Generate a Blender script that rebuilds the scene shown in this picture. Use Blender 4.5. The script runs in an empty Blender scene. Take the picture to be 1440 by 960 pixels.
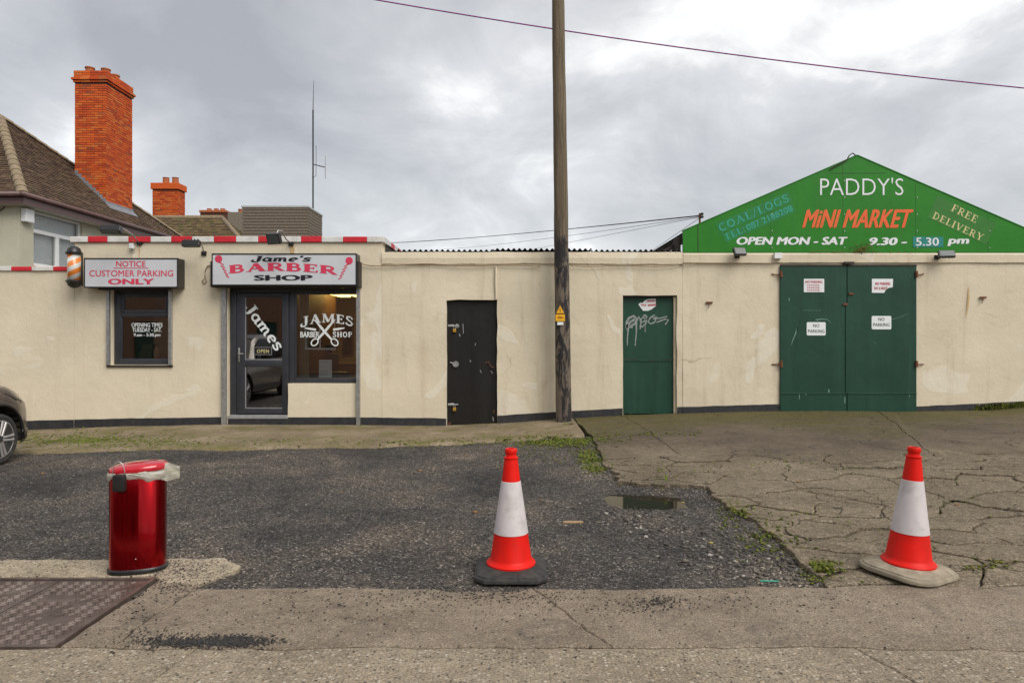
import bpy, bmesh, math, random
import numpy as np
from mathutils import Vector, Matrix, noise
from mathutils.bvhtree import BVHTree

random.seed(7)
rng = np.random.default_rng(7)
SC = bpy.context.scene
COL = SC.collection
R = math.radians
PI = math.pi

# ------------------------------------------------------------------ camera
F, CX, HY, CAMZ, W = 960.0, 720.0, 475.0, 1.45, 11.43      # focal length in photo pixels, eye height, depth of the street front
cam_data = bpy.data.cameras.new('camera')
cam = bpy.data.objects.new('camera', cam_data)
COL.objects.link(cam)
cam_data.sensor_width = 36.0
cam_data.lens = 24.0
cam_data.shift_y = -5.0 / 1440.0
cam_data.clip_start = 0.05
cam_data.clip_end = 600.0
cam.location = (0, 0, CAMZ)
cam.rotation_euler = (R(90), 0, 0)
SC.camera = cam

# ------------------------------------------------------------------ sky
SUN_EL, SUN_AZ = 48.0, 138.0        # azimuth clockwise from +Y
world = bpy.data.worlds.new('World')
SC.world = world
world.use_nodes = True
wt = world.node_tree
wt.nodes.clear()


class NT:
    """small node-tree helper: n(type, prop=..., **{'Input': value or socket})"""
    def __init__(self, tree):
        self.t = tree

    def n(self, typ, ins=None, out=0, **props):
        nd = self.t.nodes.new(typ)
        for k, v in props.items():
            setattr(nd, k, v)
        for k, v in (ins or {}).items():
            s = nd.inputs[k]
            if isinstance(v, bpy.types.NodeSocket):
                self.t.links.new(v, s)
            else:
                s.default_value = v
        return nd.outputs[out] if out is not None else nd

    def math(self, op, a, b=0.0, c=None, clamp=False):
        d = {0: a, 1: b}
        if c is not None:
            d[2] = c
        return self.n('ShaderNodeMath', d, operation=op, use_clamp=clamp)

    def noise(self, vec, scale, detail=4.0, rough=0.55, dist=0.0, out=0):
        return self.n('ShaderNodeTexNoise', {'Vector': vec, 'Scale': scale, 'Detail': detail, 'Roughness': rough, 'Distortion': dist}, out=out)

    def ramp(self, fac, stops, interp='LINEAR'):
        nd = self.t.nodes.new('ShaderNodeValToRGB')
        cr = nd.color_ramp
        cr.interpolation = interp
        while len(cr.elements) < len(stops):
            cr.elements.new(0.5)
        for e, (p, c) in zip(cr.elements, stops):
            e.position = p
            e.color = (c, c, c, 1) if isinstance(c, (int, float)) else (*c, 1)
        self.t.links.new(fac, nd.inputs[0])
        return nd.outputs[0]

    def mix(self, fac, a, b, blend='MIX'):
        nd = self.t.nodes.new('ShaderNodeMix')
        nd.data_type = 'RGBA'
        nd.blend_type = blend
        nd.clamp_factor = True
        for i, v in ((0, fac), (6, a), (7, b)):
            if isinstance(v, bpy.types.NodeSocket):
                self.t.links.new(v, nd.inputs[i])
            elif i == 0:
                nd.inputs[i].default_value = v
            else:
                nd.inputs[i].default_value = (*v, 1)
        return nd.outputs[2]

    def scale(self, vec, sx, sy, sz):
        return self.n('ShaderNodeVectorMath', {0: vec, 1: (sx, sy, sz)}, operation='MULTIPLY')

    def bump(self, h, strength, dist=0.01, normal=None):
        d = {'Height': h, 'Strength': strength, 'Distance': dist}
        if normal is not None:
            d['Normal'] = normal
        return self.n('ShaderNodeBump', d)


g = NT(wt)
tc = g.n('ShaderNodeTexCoord', out=0)
sep = g.n('ShaderNodeSeparateXYZ', {0: tc}, out=None)
zc = g.math('ADD', g.math('MAXIMUM', sep.outputs[2], 0.0), 0.42)
cx_ = g.math('DIVIDE', sep.outputs[0], zc)
cy_ = g.math('DIVIDE', sep.outputs[1], zc)
cv = g.n('ShaderNodeCombineXYZ', {0: cx_, 1: cy_, 2: 3.7})
cv = g.n('ShaderNodeVectorMath', {0: cv, 1: (7.08, 3.1, 5.0)}, operation='ADD')
n1 = g.noise(cv, 1.15, 8.0, 0.5, 0.35)
n2 = g.noise(cv, 3.1, 8.0, 0.58, 0.5)
n3 = g.math('ADD', g.math('MULTIPLY', n1, 0.68), g.math('MULTIPLY', n2, 0.32))
cloud = g.ramp(n3, [(0.39, (0.335, 0.34, 0.355)), (0.46, (0.41, 0.416, 0.43)), (0.525, (0.49, 0.495, 0.503)), (0.58, (0.60, 0.602, 0.605)), (0.645, (0.95, 0.94, 0.92))])
sky = g.n('ShaderNodeTexSky', sky_type='NISHITA', sun_disc=False, sun_elevation=R(SUN_EL), sun_rotation=R(SUN_AZ))
bg1 = g.n('ShaderNodeBackground', {'Color': sky, 'Strength': 0.10})
bg2 = g.n('ShaderNodeBackground', {'Color': cloud, 'Strength': 0.70})
mx = g.n('ShaderNodeMixShader', {0: 0.90, 1: bg1, 2: bg2})
wo = wt.nodes.new('ShaderNodeOutputWorld')
wt.links.new(mx, wo.inputs[0])

# ------------------------------------------------------------------ sun (veiled by the overcast)
sun_data = bpy.data.lights.new('sun', 'SUN')
sun = bpy.data.objects.new('sun', sun_data)
COL.objects.link(sun)
sun_data.energy = 1.5
sun_data.angle = R(42)
sun_data.color = (1.0, 0.965, 0.91)
sd = Vector((math.sin(R(SUN_AZ)) * math.cos(R(SUN_EL)), math.cos(R(SUN_AZ)) * math.cos(R(SUN_EL)), math.sin(R(SUN_EL))))
sun.rotation_euler = sd.to_track_quat('Z', 'Y').to_euler()
sun.location = sd * 60

# ------------------------------------------------------------------ exposure
SC.view_settings.view_transform = 'Standard'
SC.view_settings.look = 'None'
SC.view_settings.exposure = 0.93
SC.view_settings.gamma = 1.0
SC.view_settings.use_curve_mapping = False
SC.cycles.max_bounces = 8

# ================================================================== helpers
MPP = W / F


def wx(px, Y=W):
    return (px - CX) * Y / F


def wz(py, Y=W):
    return CAMZ - (py - HY) * Y / F


def P(px, py, Y=W):
    return Vector((wx(px, Y), Y, wz(py, Y)))


_base = [(-40, 606), (40, 606), (160, 601), (310, 598), (505, 599), (628, 600), (697, 597), (780, 591), (875, 585), (948, 583), (1096, 578), (1284, 580), (1380, 578), (1440, 572), (1700, 560)]
_bx = np.array([wx(a) for a, b in _base])
_bz = np.array([wz(b) for a, b in _base])


def wall_base(x):
    return float(np.mean([np.interp(x + d, _bx, _bz) for d in (-.3, -.15, 0, .15, .3)]))


def sstep(t):
    t = min(1.0, max(0.0, t))
    return t * t * (3 - 2 * t)


def G(x, y):
    return wall_base(x) * sstep((y - 4.6) / (W - 4.6))


def gnd(px, py):
    Y = CAMZ * F / (py - HY)
    for _ in range(40):
        Yn = (CAMZ - G(wx(px, Y), Y)) * F / (py - HY)
        Y = 0.5 * Y + 0.5 * Yn
    return Vector((wx(px, Y), Y))


def fbm(x, y, z=0.0, s=1.0):
    return noise.fractal(Vector((x * s, y * s, z * s)), 1.0, 2.0, 3)


LOC = {}


class MB:
    """collects shapes, then links them as ONE mesh object"""
    def __init__(self):
        self.v, self.f = [], []

    def poly(self, pts):
        b = len(self.v)
        self.v += [tuple(p) for p in pts]
        self.f.append(tuple(range(b, b + len(pts))))
        return self

    def raw(self, v, f):
        b = len(self.v)
        self.v += [tuple(p) for p in v]
        self.f += [tuple(i + b for i in q) for q in f]
        return self

    def box(self, x0, x1, y0, y1, z0, z1, c=0.0):
        if c <= 0:
            v = [(x, y, z) for z in (z0, z1) for y in (y0, y1) for x in (x0, x1)]
            return self.raw(v, [(0, 2, 3, 1), (4, 5, 7, 6), (0, 1, 5, 4), (2, 6, 7, 3), (0, 4, 6, 2), (1, 3, 7, 5)])
        bm = bmesh.new()
        bmesh.ops.create_cube(bm, size=1.0)
        bmesh.ops.scale(bm, vec=(x1 - x0, y1 - y0, z1 - z0), verts=bm.verts)
        bmesh.ops.translate(bm, vec=((x0 + x1) / 2, (y0 + y1) / 2, (z0 + z1) / 2), verts=bm.verts)
        bmesh.ops.bevel(bm, geom=bm.edges[:], offset=c, segments=2, profile=0.5, affect='EDGES')
        bm.verts.index_update()
        self.raw([v.co[:] for v in bm.verts], [[v.index for v in f.verts] for f in bm.faces])
        bm.free()
        return self

    def obox(self, m, sx, sy, sz, c=0.0):
        t = MB().box(-sx / 2, sx / 2, -sy / 2, sy / 2, -sz / 2, sz / 2, c)
        return self.raw([m @ Vector(p) for p in t.v], t.f)

    def tube(self, pts, r, n=8, cap=True):
        pts = [Vector(p) for p in pts]
        rs = r if isinstance(r, (list, tuple)) else [r] * len(pts)
        b = len(self.v)
        ref = Vector((0, 0, 1))
        if abs((pts[-1] - pts[0]).normalized().z) > 0.9:
            ref = Vector((1, 0, 0))
        for i, p in enumerate(pts):
            d = (pts[min(i + 1, len(pts) - 1)] - pts[max(i - 1, 0)]).normalized()
            a = d.cross(ref)
            if a.length < 1e-4:
                a = d.cross(Vector((0, 1, 0)))
            a.normalize()
            c2 = d.cross(a)
            for k in range(n):
                t = 2 * PI * k / n
                self.v.append(tuple(p + (a * math.cos(t) + c2 * math.sin(t)) * rs[i]))
        for i in range(len(pts) - 1):
            for k in range(n):
                k2 = (k + 1) % n
                self.f.append((b + i * n + k, b + i * n + k2, b + (i + 1) * n + k2, b + (i + 1) * n + k))
        if cap:
            self.f.append(tuple(b + k for k in reversed(range(n))))
            e = b + (len(pts) - 1) * n
            self.f.append(tuple(e + k for k in range(n)))
        return self

    def lathe(self, prof, n=24, c=(0, 0, 0), sx=1.0, sy=1.0, power=2.0):
        b = len(self.v)
        for r, z in prof:
            for k in range(n):
                t = 2 * PI * k / n
                ct, st = math.cos(t), math.sin(t)
                if power != 2.0:
                    ct = math.copysign(abs(ct) ** (2 / power), ct)
                    st = math.copysign(abs(st) ** (2 / power), st)
                self.v.append((c[0] + r * ct * sx, c[1] + r * st * sy, c[2] + z))
        for i in range(len(prof) - 1):
            for k in range(n):
                k2 = (k + 1) % n
                self.f.append((b + i * n + k, b + i * n + k2, b + (i + 1) * n + k2, b + (i + 1) * n + k))
        if prof[0][0] > 1e-6:
            self.f.append(tuple(b + k for k in reversed(range(n))))
        if prof[-1][0] > 1e-6:
            e = b + (len(prof) - 1) * n
            self.f.append(tuple(e + k for k in range(n)))
        return self

    def prism(self, pts, vec):
        """closed polygon (3D points) swept along vec"""
        vec = Vector(vec)
        n = len(pts)
        v = [Vector(p) for p in pts]
        v += [p + vec for p in v]
        return self.raw(v, [tuple(range(n)), tuple(reversed(range(n, 2 * n)))] + [(i, i + n, (i + 1) % n + n, (i + 1) % n) for i in range(n)])

    def xf(self, m):
        self.v = [tuple(m @ Vector(p)) for p in self.v]
        return self

    def build(self, name, mat, parent=None, smooth=False, origin=None, kind=None, recalc=True):
        a = np.array(self.v, dtype=float)
        if origin is None:
            lo, hi = a.min(0), a.max(0)
            origin = Vector(((lo[0] + hi[0]) / 2, (lo[1] + hi[1]) / 2, lo[2]))
        origin = Vector(origin)
        a -= np.array(origin[:])
        me = bpy.data.meshes.new(name)
        me.from_pydata(a.tolist(), [], self.f)
        if recalc:
            bm = bmesh.new()
            bm.from_mesh(me)
            bmesh.ops.recalc_face_normals(bm, faces=bm.faces)
            bm.to_mesh(me)
            bm.free()
        if smooth:
            me.shade_smooth()
            if smooth is not True:
                me.set_sharp_from_angle(angle=R(smooth))
        me.materials.append(mat)
        ob = bpy.data.objects.new(name, me)
        COL.objects.link(ob)
        LOC[ob.name] = origin
        if parent is not None:
            ob.parent = parent
            ob.location = origin - LOC[parent.name]
        else:
            ob.location = origin
        if kind:
            ob['kind'] = kind
        return ob


def tag(o, label, cat, group=None):
    o['label'] = label
    o['category'] = cat
    if group:
        o['group'] = group
    return o


def thing(name, loc, label, cat, group=None):
    o = bpy.data.objects.new(name, None)
    o.empty_display_size = 0.1
    COL.objects.link(o)
    o.location = loc
    LOC[o.name] = Vector(loc)
    return tag(o, label, cat, group)


def copy_part(src, parent, offset):
    c = src.copy()
    COL.objects.link(c)
    c.parent = parent
    LOC[c.name] = LOC[src.name] + Vector(offset)
    c.location = LOC[c.name] - (LOC[parent.name] if parent else Vector())
    return c


def shared(me_src, name, parent, pos):
    """another object that shares me_src's mesh, its origin at world pos"""
    c = bpy.data.objects.new(name, me_src)
    COL.objects.link(c)
    c.parent = parent
    LOC[c.name] = Vector(pos)
    c.location = Vector(pos) - LOC[parent.name]
    return c


# ================================================================== materials
def new_mat(name):
    m = bpy.data.materials.new(name)
    m.use_nodes = True
    t = m.node_tree
    b = t.nodes['Principled BSDF']
    return m, NT(t), b


def setp(t, b, **kw):
    names = {'col': 'Base Color', 'rough': 'Roughness', 'metal': 'Metallic', 'normal': 'Normal', 'spec': 'Specular IOR Level', 'ior': 'IOR', 'coat': 'Coat Weight', 'coatr': 'Coat Roughness', 'em': 'Emission Color', 'ems': 'Emission Strength', 'sheen': 'Sheen Weight'}
    for k, v in kw.items():
        s = b.inputs[names[k]]
        if isinstance(v, bpy.types.NodeSocket):
            t.links.new(v, s)
        elif isinstance(v, tuple):
            s.default_value = (*v, 1) if len(v) == 3 else v
        else:
            s.default_value = v


def simple(name, col, rough=0.5, metal=0.0, var=0.12, scale=9.0, bump=0.0, bscale=60.0, coat=0.0, spec=0.5, dirt=None, dirtamt=0.4):
    m, n, b = new_mat(name)
    pos = n.n('ShaderNodeNewGeometry', out=0)
    nz = n.noise(pos, scale, 5.0, 0.6)
    lo = tuple(c * (1 - var) for c in col)
    hi = tuple(min(1, c * (1 + var)) for c in col)
    c = n.ramp(nz, [(0.3, lo), (0.7, hi)])
    if dirt is not None:
        d = n.ramp(n.noise(pos, scale * 0.45, 8.0, 0.7, 0.6), [(0.48, 0.0), (0.72, dirtamt)])
        c = n.mix(d, c, dirt)
    kw = dict(col=c, rough=n.ramp(nz, [(0.25, max(0.02, rough - 0.08)), (0.75, min(1, rough + 0.1))]), metal=metal, coat=coat, spec=spec)
    if bump:
        kw['normal'] = n.bump(n.noise(pos, bscale, 4.0, 0.6), bump, 0.004)
    setp(m.node_tree, b, **kw)
    return m


def island(name, stops, rough=0.8, bump=0.3, bscale=90.0, mottled=0.25, mscale=12.0):
    """one colour for each loose piece of the mesh, from a ramp"""
    m, n, b = new_mat(name)
    geo = n.n('ShaderNodeNewGeometry', out=None)
    c = n.ramp(geo.outputs['Random Per Island'], stops)
    pos = geo.outputs[0]
    nz = n.noise(pos, mscale, 6.0, 0.65)
    c = n.mix(mottled, c, n.mix(1.0, c, n.ramp(nz, [(0.3, 0.25), (0.7, 1.6)]), 'MULTIPLY'))
    setp(m.node_tree, b, col=c, rough=rough, normal=n.bump(n.noise(pos, bscale, 3.0, 0.6), bump, 0.004))
    return m


def mat_paint(name, col, patch, stain, seed=0.0, grimy=0.35):
    """old masonry paint: mottled, patched, streaked, with fine render relief"""
    m, n, b = new_mat(name)
    pos = n.n('ShaderNodeNewGeometry', out=0)
    p = n.n('ShaderNodeVectorMath', {0: pos, 1: (seed, seed * 0.37, seed * 0.11)}, operation='ADD')
    big = n.noise(p, 0.8, 5.0, 0.6)
    c = n.ramp(big, [(0.3, tuple(x * 0.9 for x in col)), (0.7, tuple(min(1, x * 1.06) for x in col))])
    pt = n.ramp(n.noise(p, 0.75, 3.0, 0.45, 1.2), [(0.61, 0.0), (0.63, 0.75)])
    c = n.mix(pt, c, patch)
    streak = n.noise(n.scale(p, 5.0, 5.0, 0.45), 1.0, 6.0, 0.65)
    c = n.mix(n.ramp(streak, [(0.54, 0.0), (0.78, grimy)]), c, stain)
    blot = n.noise(p, 2.6, 8.0, 0.72, 0.5)
    c = n.mix(n.ramp(blot, [(0.58, 0.0), (0.78, grimy)]), c, stain)
    spots = n.noise(p, 21.0, 3.0, 0.5)
    c = n.mix(n.ramp(spots, [(0.72, 0.0), (0.76, 0.5)]), c, tuple(x * 0.35 for x in stain))
    wv = n.n('ShaderNodeVectorMath', {0: p, 1: n.scale(n.n('ShaderNodeTexNoise', {'Vector': p, 'Scale': 3.0, 'Detail': 5.0}, out=1), 0.35, 0.35, 0.35)}, operation='ADD')
    ve = n.n('ShaderNodeTexVoronoi', {'Vector': n.scale(wv, 0.75, 0.0, 0.5), 'Scale': 1.0}, out=0, feature='DISTANCE_TO_EDGE')
    hair = n.math('MULTIPLY', n.ramp(ve, [(0.001, 0.5), (0.0032, 0.0)]), n.ramp(n.noise(p, 0.9, 3.0, 0.5), [(0.57, 0.0), (0.66, 1.0)]))
    c = n.mix(hair, c, tuple(x * 0.5 for x in stain))
    h = n.math('ADD', n.math('MULTIPLY', n.noise(p, 6.0, 4.0, 0.6), 1.2), n.math('MULTIPLY', n.noise(p, 55.0, 4.0, 0.65), 0.5))
    h = n.math('ADD', h, n.math('MULTIPLY', pt, 0.35))
    setp(m.node_tree, b, col=c, rough=0.82, spec=0.25, normal=n.bump(h, 0.55, 0.012))
    return m


def mat_concrete(name, cols, agg=0.0, moss=None, mossamt=0.0, bump=0.5, fine=120.0, mossscale=1.1, dark=0.5):
    m, n, b = new_mat(name)
    pos = n.n('ShaderNodeNewGeometry', out=0)
    big = n.noise(pos, 1.3, 7.0, 0.65, 0.3)
    c = n.ramp(big, [(0.3, cols[0]), (0.5, cols[1]), (0.7, cols[2])])
    mid = n.noise(pos, 14.0, 6.0, 0.7)
    c = n.mix(0.55, c, n.mix(1.0, c, n.ramp(mid, [(0.3, 0.55), (0.7, 1.4)]), 'MULTIPLY'))
    grain = n.noise(pos, fine, 3.0, 0.7)
    c = n.mix(0.7, c, n.mix(1.0, c, n.ramp(grain, [(0.34, 0.2), (0.66, 1.9)]), 'MULTIPLY'))
    h = n.math('ADD', n.math('MULTIPLY', mid, 0.5), n.math('MULTIPLY', grain, 0.45))
    if agg:
        vo = n.n('ShaderNodeTexVoronoi', {'Vector': pos, 'Scale': 50.0}, out=None)
        vr = n.n('ShaderNodeSeparateColor', {0: vo.outputs['Color']}, out=0)
        c = n.mix(n.ramp(vo.outputs['Distance'], [(0.25, agg), (0.5, 0.0)]), c, n.ramp(vr, [(0.0, (0.07, 0.06, 0.05)), (0.4, (0.24, 0.19, 0.13)), (0.7, (0.36, 0.28, 0.18)), (1.0, (0.5, 0.45, 0.37))]))
        h = n.math('ADD', h, n.math('MULTIPLY', vo.outputs['Distance'], -0.5))
    pit_ = n.noise(pos, 34.0, 2.0, 0.5)
    c = n.mix(n.ramp(pit_, [(0.67, 0.0), (0.71, 0.85)]), c, (0.03, 0.026, 0.022))
    pal = n.noise(pos, 3.3, 6.0, 0.7, 0.6)
    c = n.mix(n.ramp(pal, [(0.60, 0.0), (0.74, 0.45)]), c, tuple(min(1, x * 1.55) for x in cols[2]))
    st = n.noise(pos, 2.4, 9.0, 0.72, 0.8)
    c = n.mix(n.ramp(st, [(0.53, 0.0), (0.7, dark)]), c, (0.06, 0.052, 0.044))
    if moss:
        mo = n.noise(pos, mossscale, 9.0, 0.7, 0.4)
        c = n.mix(n.ramp(mo, [(0.5 - mossamt, 0.0), (0.72 - mossamt, 0.85)]), c, moss)
    setp(m.node_tree, b, col=c, rough=n.ramp(st, [(0.45, 0.88), (0.72, 0.62)]), spec=0.35, normal=n.bump(h, bump, 0.01))
    return m


def mat_glass(name, refl=0.10, tint=(0.9, 0.93, 0.92)):
    m = bpy.data.materials.new(name)
    m.use_nodes = True
    t = m.node_tree
    t.nodes.clear()
    n = NT(t)
    fr = n.n('ShaderNodeFresnel', {'IOR': 1.52})
    pos = n.n('ShaderNodeNewGeometry', out=0)
    nb = n.bump(n.noise(pos, 1.1, 2.0, 0.4), 0.05, 0.02)
    fac = n.math('ADD', n.math('MULTIPLY', fr, 1.6 if refl else 0.6), refl, clamp=True)
    tr = n.n('ShaderNodeBsdfTransparent', {'Color': (*tint, 1)})
    gl = n.n('ShaderNodeBsdfAnisotropic', {'Color': (1, 1, 1, 1), 'Roughness': 0.015, 'Normal': nb})
    mx_ = n.n('ShaderNodeMixShader', {0: fac, 1: tr, 2: gl})
    o = t.nodes.new('ShaderNodeOutputMaterial')
    t.links.new(mx_, o.inputs[0])
    return m


M = {}
CREAM = (0.73, 0.64, 0.48)
M['cream'] = mat_paint('cream_masonry_paint', CREAM, (0.77, 0.70, 0.57), (0.40, 0.31, 0.20), 0.0, 0.22)
M['cream_old'] = mat_paint('old_cream_masonry_paint', (0.72, 0.63, 0.47), (0.77, 0.70, 0.57), (0.32, 0.22, 0.12), 13.0, 0.34)
M['house_wall'] = mat_paint('sage_house_paint', (0.52, 0.50, 0.38), (0.55, 0.53, 0.43), (0.28, 0.25, 0.17), 5.0, 0.3)
M['plinth'] = simple('black_plinth_paint', (0.022, 0.022, 0.026), 0.6, var=0.4, scale=14, bump=0.5, bscale=40, dirt=(0.10, 0.085, 0.06), dirtamt=0.35)
M['anthracite'] = simple('anthracite_upvc', (0.035, 0.037, 0.045), 0.38, var=0.1, bump=0.05)
M['white_upvc'] = simple('white_upvc', (0.80, 0.80, 0.80), 0.35, var=0.04)
M['galv'] = simple('galvanised_steel', (0.45, 0.45, 0.44), 0.45, metal=0.75, var=0.2, scale=22, dirt=(0.22, 0.16, 0.10), dirtamt=0.3)
M['alu'] = simple('grey_aluminium', (0.42, 0.42, 0.43), 0.42, metal=0.5, var=0.1, scale=14)
M['black_door'] = simple('black_sheet_steel', (0.017, 0.015, 0.014), 0.42, var=0.35, scale=11, bump=0.35, bscale=13, dirt=(0.06, 0.042, 0.032), dirtamt=0.5)
M['green_door'] = simple('dark_green_gate_paint', (0.010, 0.060, 0.035), 0.48, var=0.22, scale=4, bump=0.35, bscale=14, dirt=(0.022, 0.040, 0.026), dirtamt=0.55)


def mat_sheet_paint(name, col, col2, chip, streak=0.5, chips=0.66, rough=0.5):
    '''painted sheet metal: faded runs, dents, chips down to primer or rust'''
    m, n, b = new_mat(name)
    pos = n.n('ShaderNodeNewGeometry', out=0)
    c = n.ramp(n.noise(pos, 1.1, 6.0, 0.65, 0.4), [(0.3, col), (0.7, col2)])
    run = n.noise(n.scale(pos, 7.0, 7.0, 0.35), 1.0, 6.0, 0.65)
    c = n.mix(n.ramp(run, [(0.5, 0.0), (0.75, streak)]), c, tuple(min(1, x * 1.9 + 0.012) for x in col))
    run2 = n.noise(n.scale(pos, 4.0, 4.0, 0.6), 1.7, 6.0, 0.7)
    c = n.mix(n.ramp(run2, [(0.52, 0.0), (0.75, streak)]), c, tuple(x * 0.45 for x in col))
    ch = n.noise(pos, 16.0, 7.0, 0.72, 0.3)
    chm = n.ramp(ch, [(chips, 0.0), (chips + 0.02, 0.9)])
    c = n.mix(chm, c, chip)
    h = n.math('ADD', n.noise(pos, 2.3, 3.0, 0.5), n.math('MULTIPLY', chm, -0.15))
    setp(m.node_tree, b, col=c, rough=n.ramp(run, [(0.3, rough - .1), (0.7, rough + .15)]), spec=0.4, normal=n.bump(h, 0.5, 0.02))
    return m


M['green_door'] = mat_sheet_paint('chipped_dark_green_paint', (0.008, 0.044, 0.025), (0.010, 0.058, 0.034), (0.085, 0.060, 0.040), 0.35, 0.70)
M['black_door'] = mat_sheet_paint('scuffed_black_paint', (0.008, 0.0068, 0.006), (0.013, 0.011, 0.0095), (0.13, 0.095, 0.075), 0.3, 0.69)
M['black'] = simple('black_plastic', (0.018, 0.017, 0.017), 0.35, var=0.15)
M['rubber'] = simple('black_rubber', (0.028, 0.027, 0.026), 0.72, var=0.35, scale=30, bump=0.4, bscale=120, dirt=(0.12, 0.105, 0.085), dirtamt=0.5)
M['dirty_rubber'] = simple('mud_caked_grey_rubber', (0.30, 0.255, 0.185), 0.85, var=0.3, scale=14, bump=0.6, bscale=80, dirt=(0.12, 0.10, 0.075), dirtamt=0.6)
M['cone_red'] = simple('orange_red_cone_plastic', (0.72, 0.008, 0.002), 0.5, var=0.07, scale=8, bump=0.1, bscale=30, spec=0.25, dirt=(0.26, 0.016, 0.010), dirtamt=0.5)
M['cone_white'] = simple('white_reflective_sleeve', (0.62, 0.57, 0.57), 0.5, var=0.06, scale=18, bump=0.12, bscale=200, dirt=(0.28, 0.24, 0.215), dirtamt=0.5)
M['rust'] = simple('rusty_iron', (0.16, 0.06, 0.028), 0.85, var=0.5, scale=35, bump=0.5, bscale=90)
M['brass'] = simple('brass_padlock', (0.75, 0.42, 0.06), 0.35, metal=0.8, var=0.1)
M['steel'] = simple('bright_steel', (0.55, 0.54, 0.52), 0.35, metal=0.85, var=0.15)
M['red_tile'] = simple('red_coping_paint', (0.62, 0.018, 0.03), 0.5, var=0.14, scale=10, dirt=(0.3, 0.04, 0.04), dirtamt=0.4)
M['white_tile'] = simple('white_coping_paint', (0.72, 0.70, 0.66), 0.5, var=0.08, scale=10, dirt=(0.40, 0.36, 0.30), dirtamt=0.5)
M['sign_face'] = simple('sign_face_acrylic', (0.60, 0.61, 0.64), 0.3, var=0.04, scale=3, dirt=(0.48, 0.47, 0.46), dirtamt=0.3)
M['sign_red'] = simple('faded_red_vinyl', (0.66, 0.045, 0.10), 0.4, var=0.06)
M['sign_black'] = simple('black_vinyl', (0.012, 0.010, 0.016), 0.4, var=0.05)
M['vinyl_white'] = simple('white_vinyl', (0.80, 0.83, 0.82), 0.5, var=0.05)
M['paper'] = simple('white_paper', (0.72, 0.73, 0.75), 0.8, var=0.05)
M['gable_green'] = simple('bright_green_sign_board', (0.012, 0.175, 0.003), 0.5, var=0.12, scale=1.6, bump=0.12, bscale=6, dirt=(0.012, 0.115, 0.006), dirtamt=0.5)
M['gable_green'] = mat_sheet_paint('bright_green_sign_board', (0.011, 0.170, 0.003), (0.014, 0.205, 0.004), (0.020, 0.075, 0.012), 0.16, 0.70, 0.5)
M['gable_pale'] = simple('paler_green_sign_patch', (0.026, 0.178, 0.013), 0.5, var=0.1, scale=4)
M['green_strip'] = simple('blue_green_sign_strip', (0.006, 0.190, 0.030), 0.5, var=0.12, scale=6)
M['teal'] = simple('teal_vinyl', (0.012, 0.22, 0.19), 0.45, var=0.15, scale=12)
M['pale_teal'] = simple('washed_out_aqua_vinyl', (0.03, 0.34, 0.24), 0.5, var=0.2, scale=16)
M['orange'] = simple('orange_sign_paint', (0.80, 0.125, 0.025), 0.5, var=0.08)
M['gold'] = simple('faded_yellow_paint', (0.66, 0.60, 0.28), 0.5, var=0.1)
M['sign_white'] = simple('white_sign_paint', (0.78, 0.80, 0.80), 0.5, var=0.06)
M['dark_green'] = simple('dark_green_joint', (0.008, 0.085, 0.004), 0.6)
M['trim_dark'] = simple('dark_timber_trim', (0.045, 0.035, 0.028), 0.85, var=0.4, scale=20, bump=0.5)
M['clay'] = simple('clay_chimney_pot', (0.42, 0.12, 0.04), 0.8, var=0.25, scale=14, bump=0.3, dirt=(0.12, 0.09, 0.05), dirtamt=0.5)
M['mortar'] = simple('chimney_mortar', (0.10, 0.045, 0.028), 0.95, var=0.25, scale=20, bump=0.5)
M['brick'] = island('red_orange_chimney_brick', [(0.0, (0.42, 0.052, 0.008)), (0.35, (0.56, 0.078, 0.009)), (0.7, (0.64, 0.108, 0.011)), (0.94, (0.62, 0.16, 0.030)), (1.0, (0.30, 0.055, 0.022))], 0.85, 0.4)
M['lead'] = simple('lead_flashing', (0.24, 0.25, 0.27), 0.6, metal=0.3, var=0.2, scale=10, bump=0.3)
M['tile'] = island('brown_roof_tile', [(0.0, (0.075, 0.043, 0.026)), (0.5, (0.115, 0.070, 0.042)), (0.85, (0.155, 0.10, 0.062)), (1.0, (0.10, 0.078, 0.038))], 0.9, 0.5)
M['tile_moss'] = island('mossy_roof_tile', [(0.0, (0.08, 0.055, 0.028)), (0.5, (0.13, 0.088, 0.042)), (0.85, (0.17, 0.12, 0.055)), (1.0, (0.10, 0.105, 0.03))], 0.95, 0.5)
M['hip'] = simple('mortared_hip_tile', (0.25, 0.19, 0.12), 0.95, var=0.3, scale=12, bump=0.6, dirt=(0.15, 0.12, 0.07), dirtamt=0.6)
M['fascia'] = simple('brown_gutter', (0.125, 0.068, 0.062), 0.42, var=0.2, scale=8)
M['board'] = island('weathered_grey_cladding', [(0.0, (0.10, 0.078, 0.058)), (0.5, (0.165, 0.13, 0.098)), (1.0, (0.23, 0.19, 0.145))], 0.9, 0.7, 40.0, 0.4, 20.0)
M['grey_trim'] = simple('pale_grey_trim', (0.42, 0.44, 0.42), 0.6, var=0.1)
M['dark_metal'] = simple('dark_antenna_metal', (0.06, 0.06, 0.065), 0.5, metal=0.5, var=0.2)
M['sheet'] = simple('dark_corrugated_sheet', (0.05, 0.048, 0.046), 0.75, var=0.4, scale=7, bump=0.3)
M['cable'] = simple('black_cable_sheath', (0.022, 0.018, 0.024), 0.6, var=0.2)
M['cable_violet'] = simple('violet_cable_sheath', (0.26, 0.045, 0.22), 0.5, var=0.2)
M['cable_paint'] = simple('painted_over_cable', (0.36, 0.28, 0.18), 0.8, var=0.25, scale=12)
M['yellow'] = simple('yellow_warning_plate', (0.85, 0.42, 0.008), 0.4, var=0.05)
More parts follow.
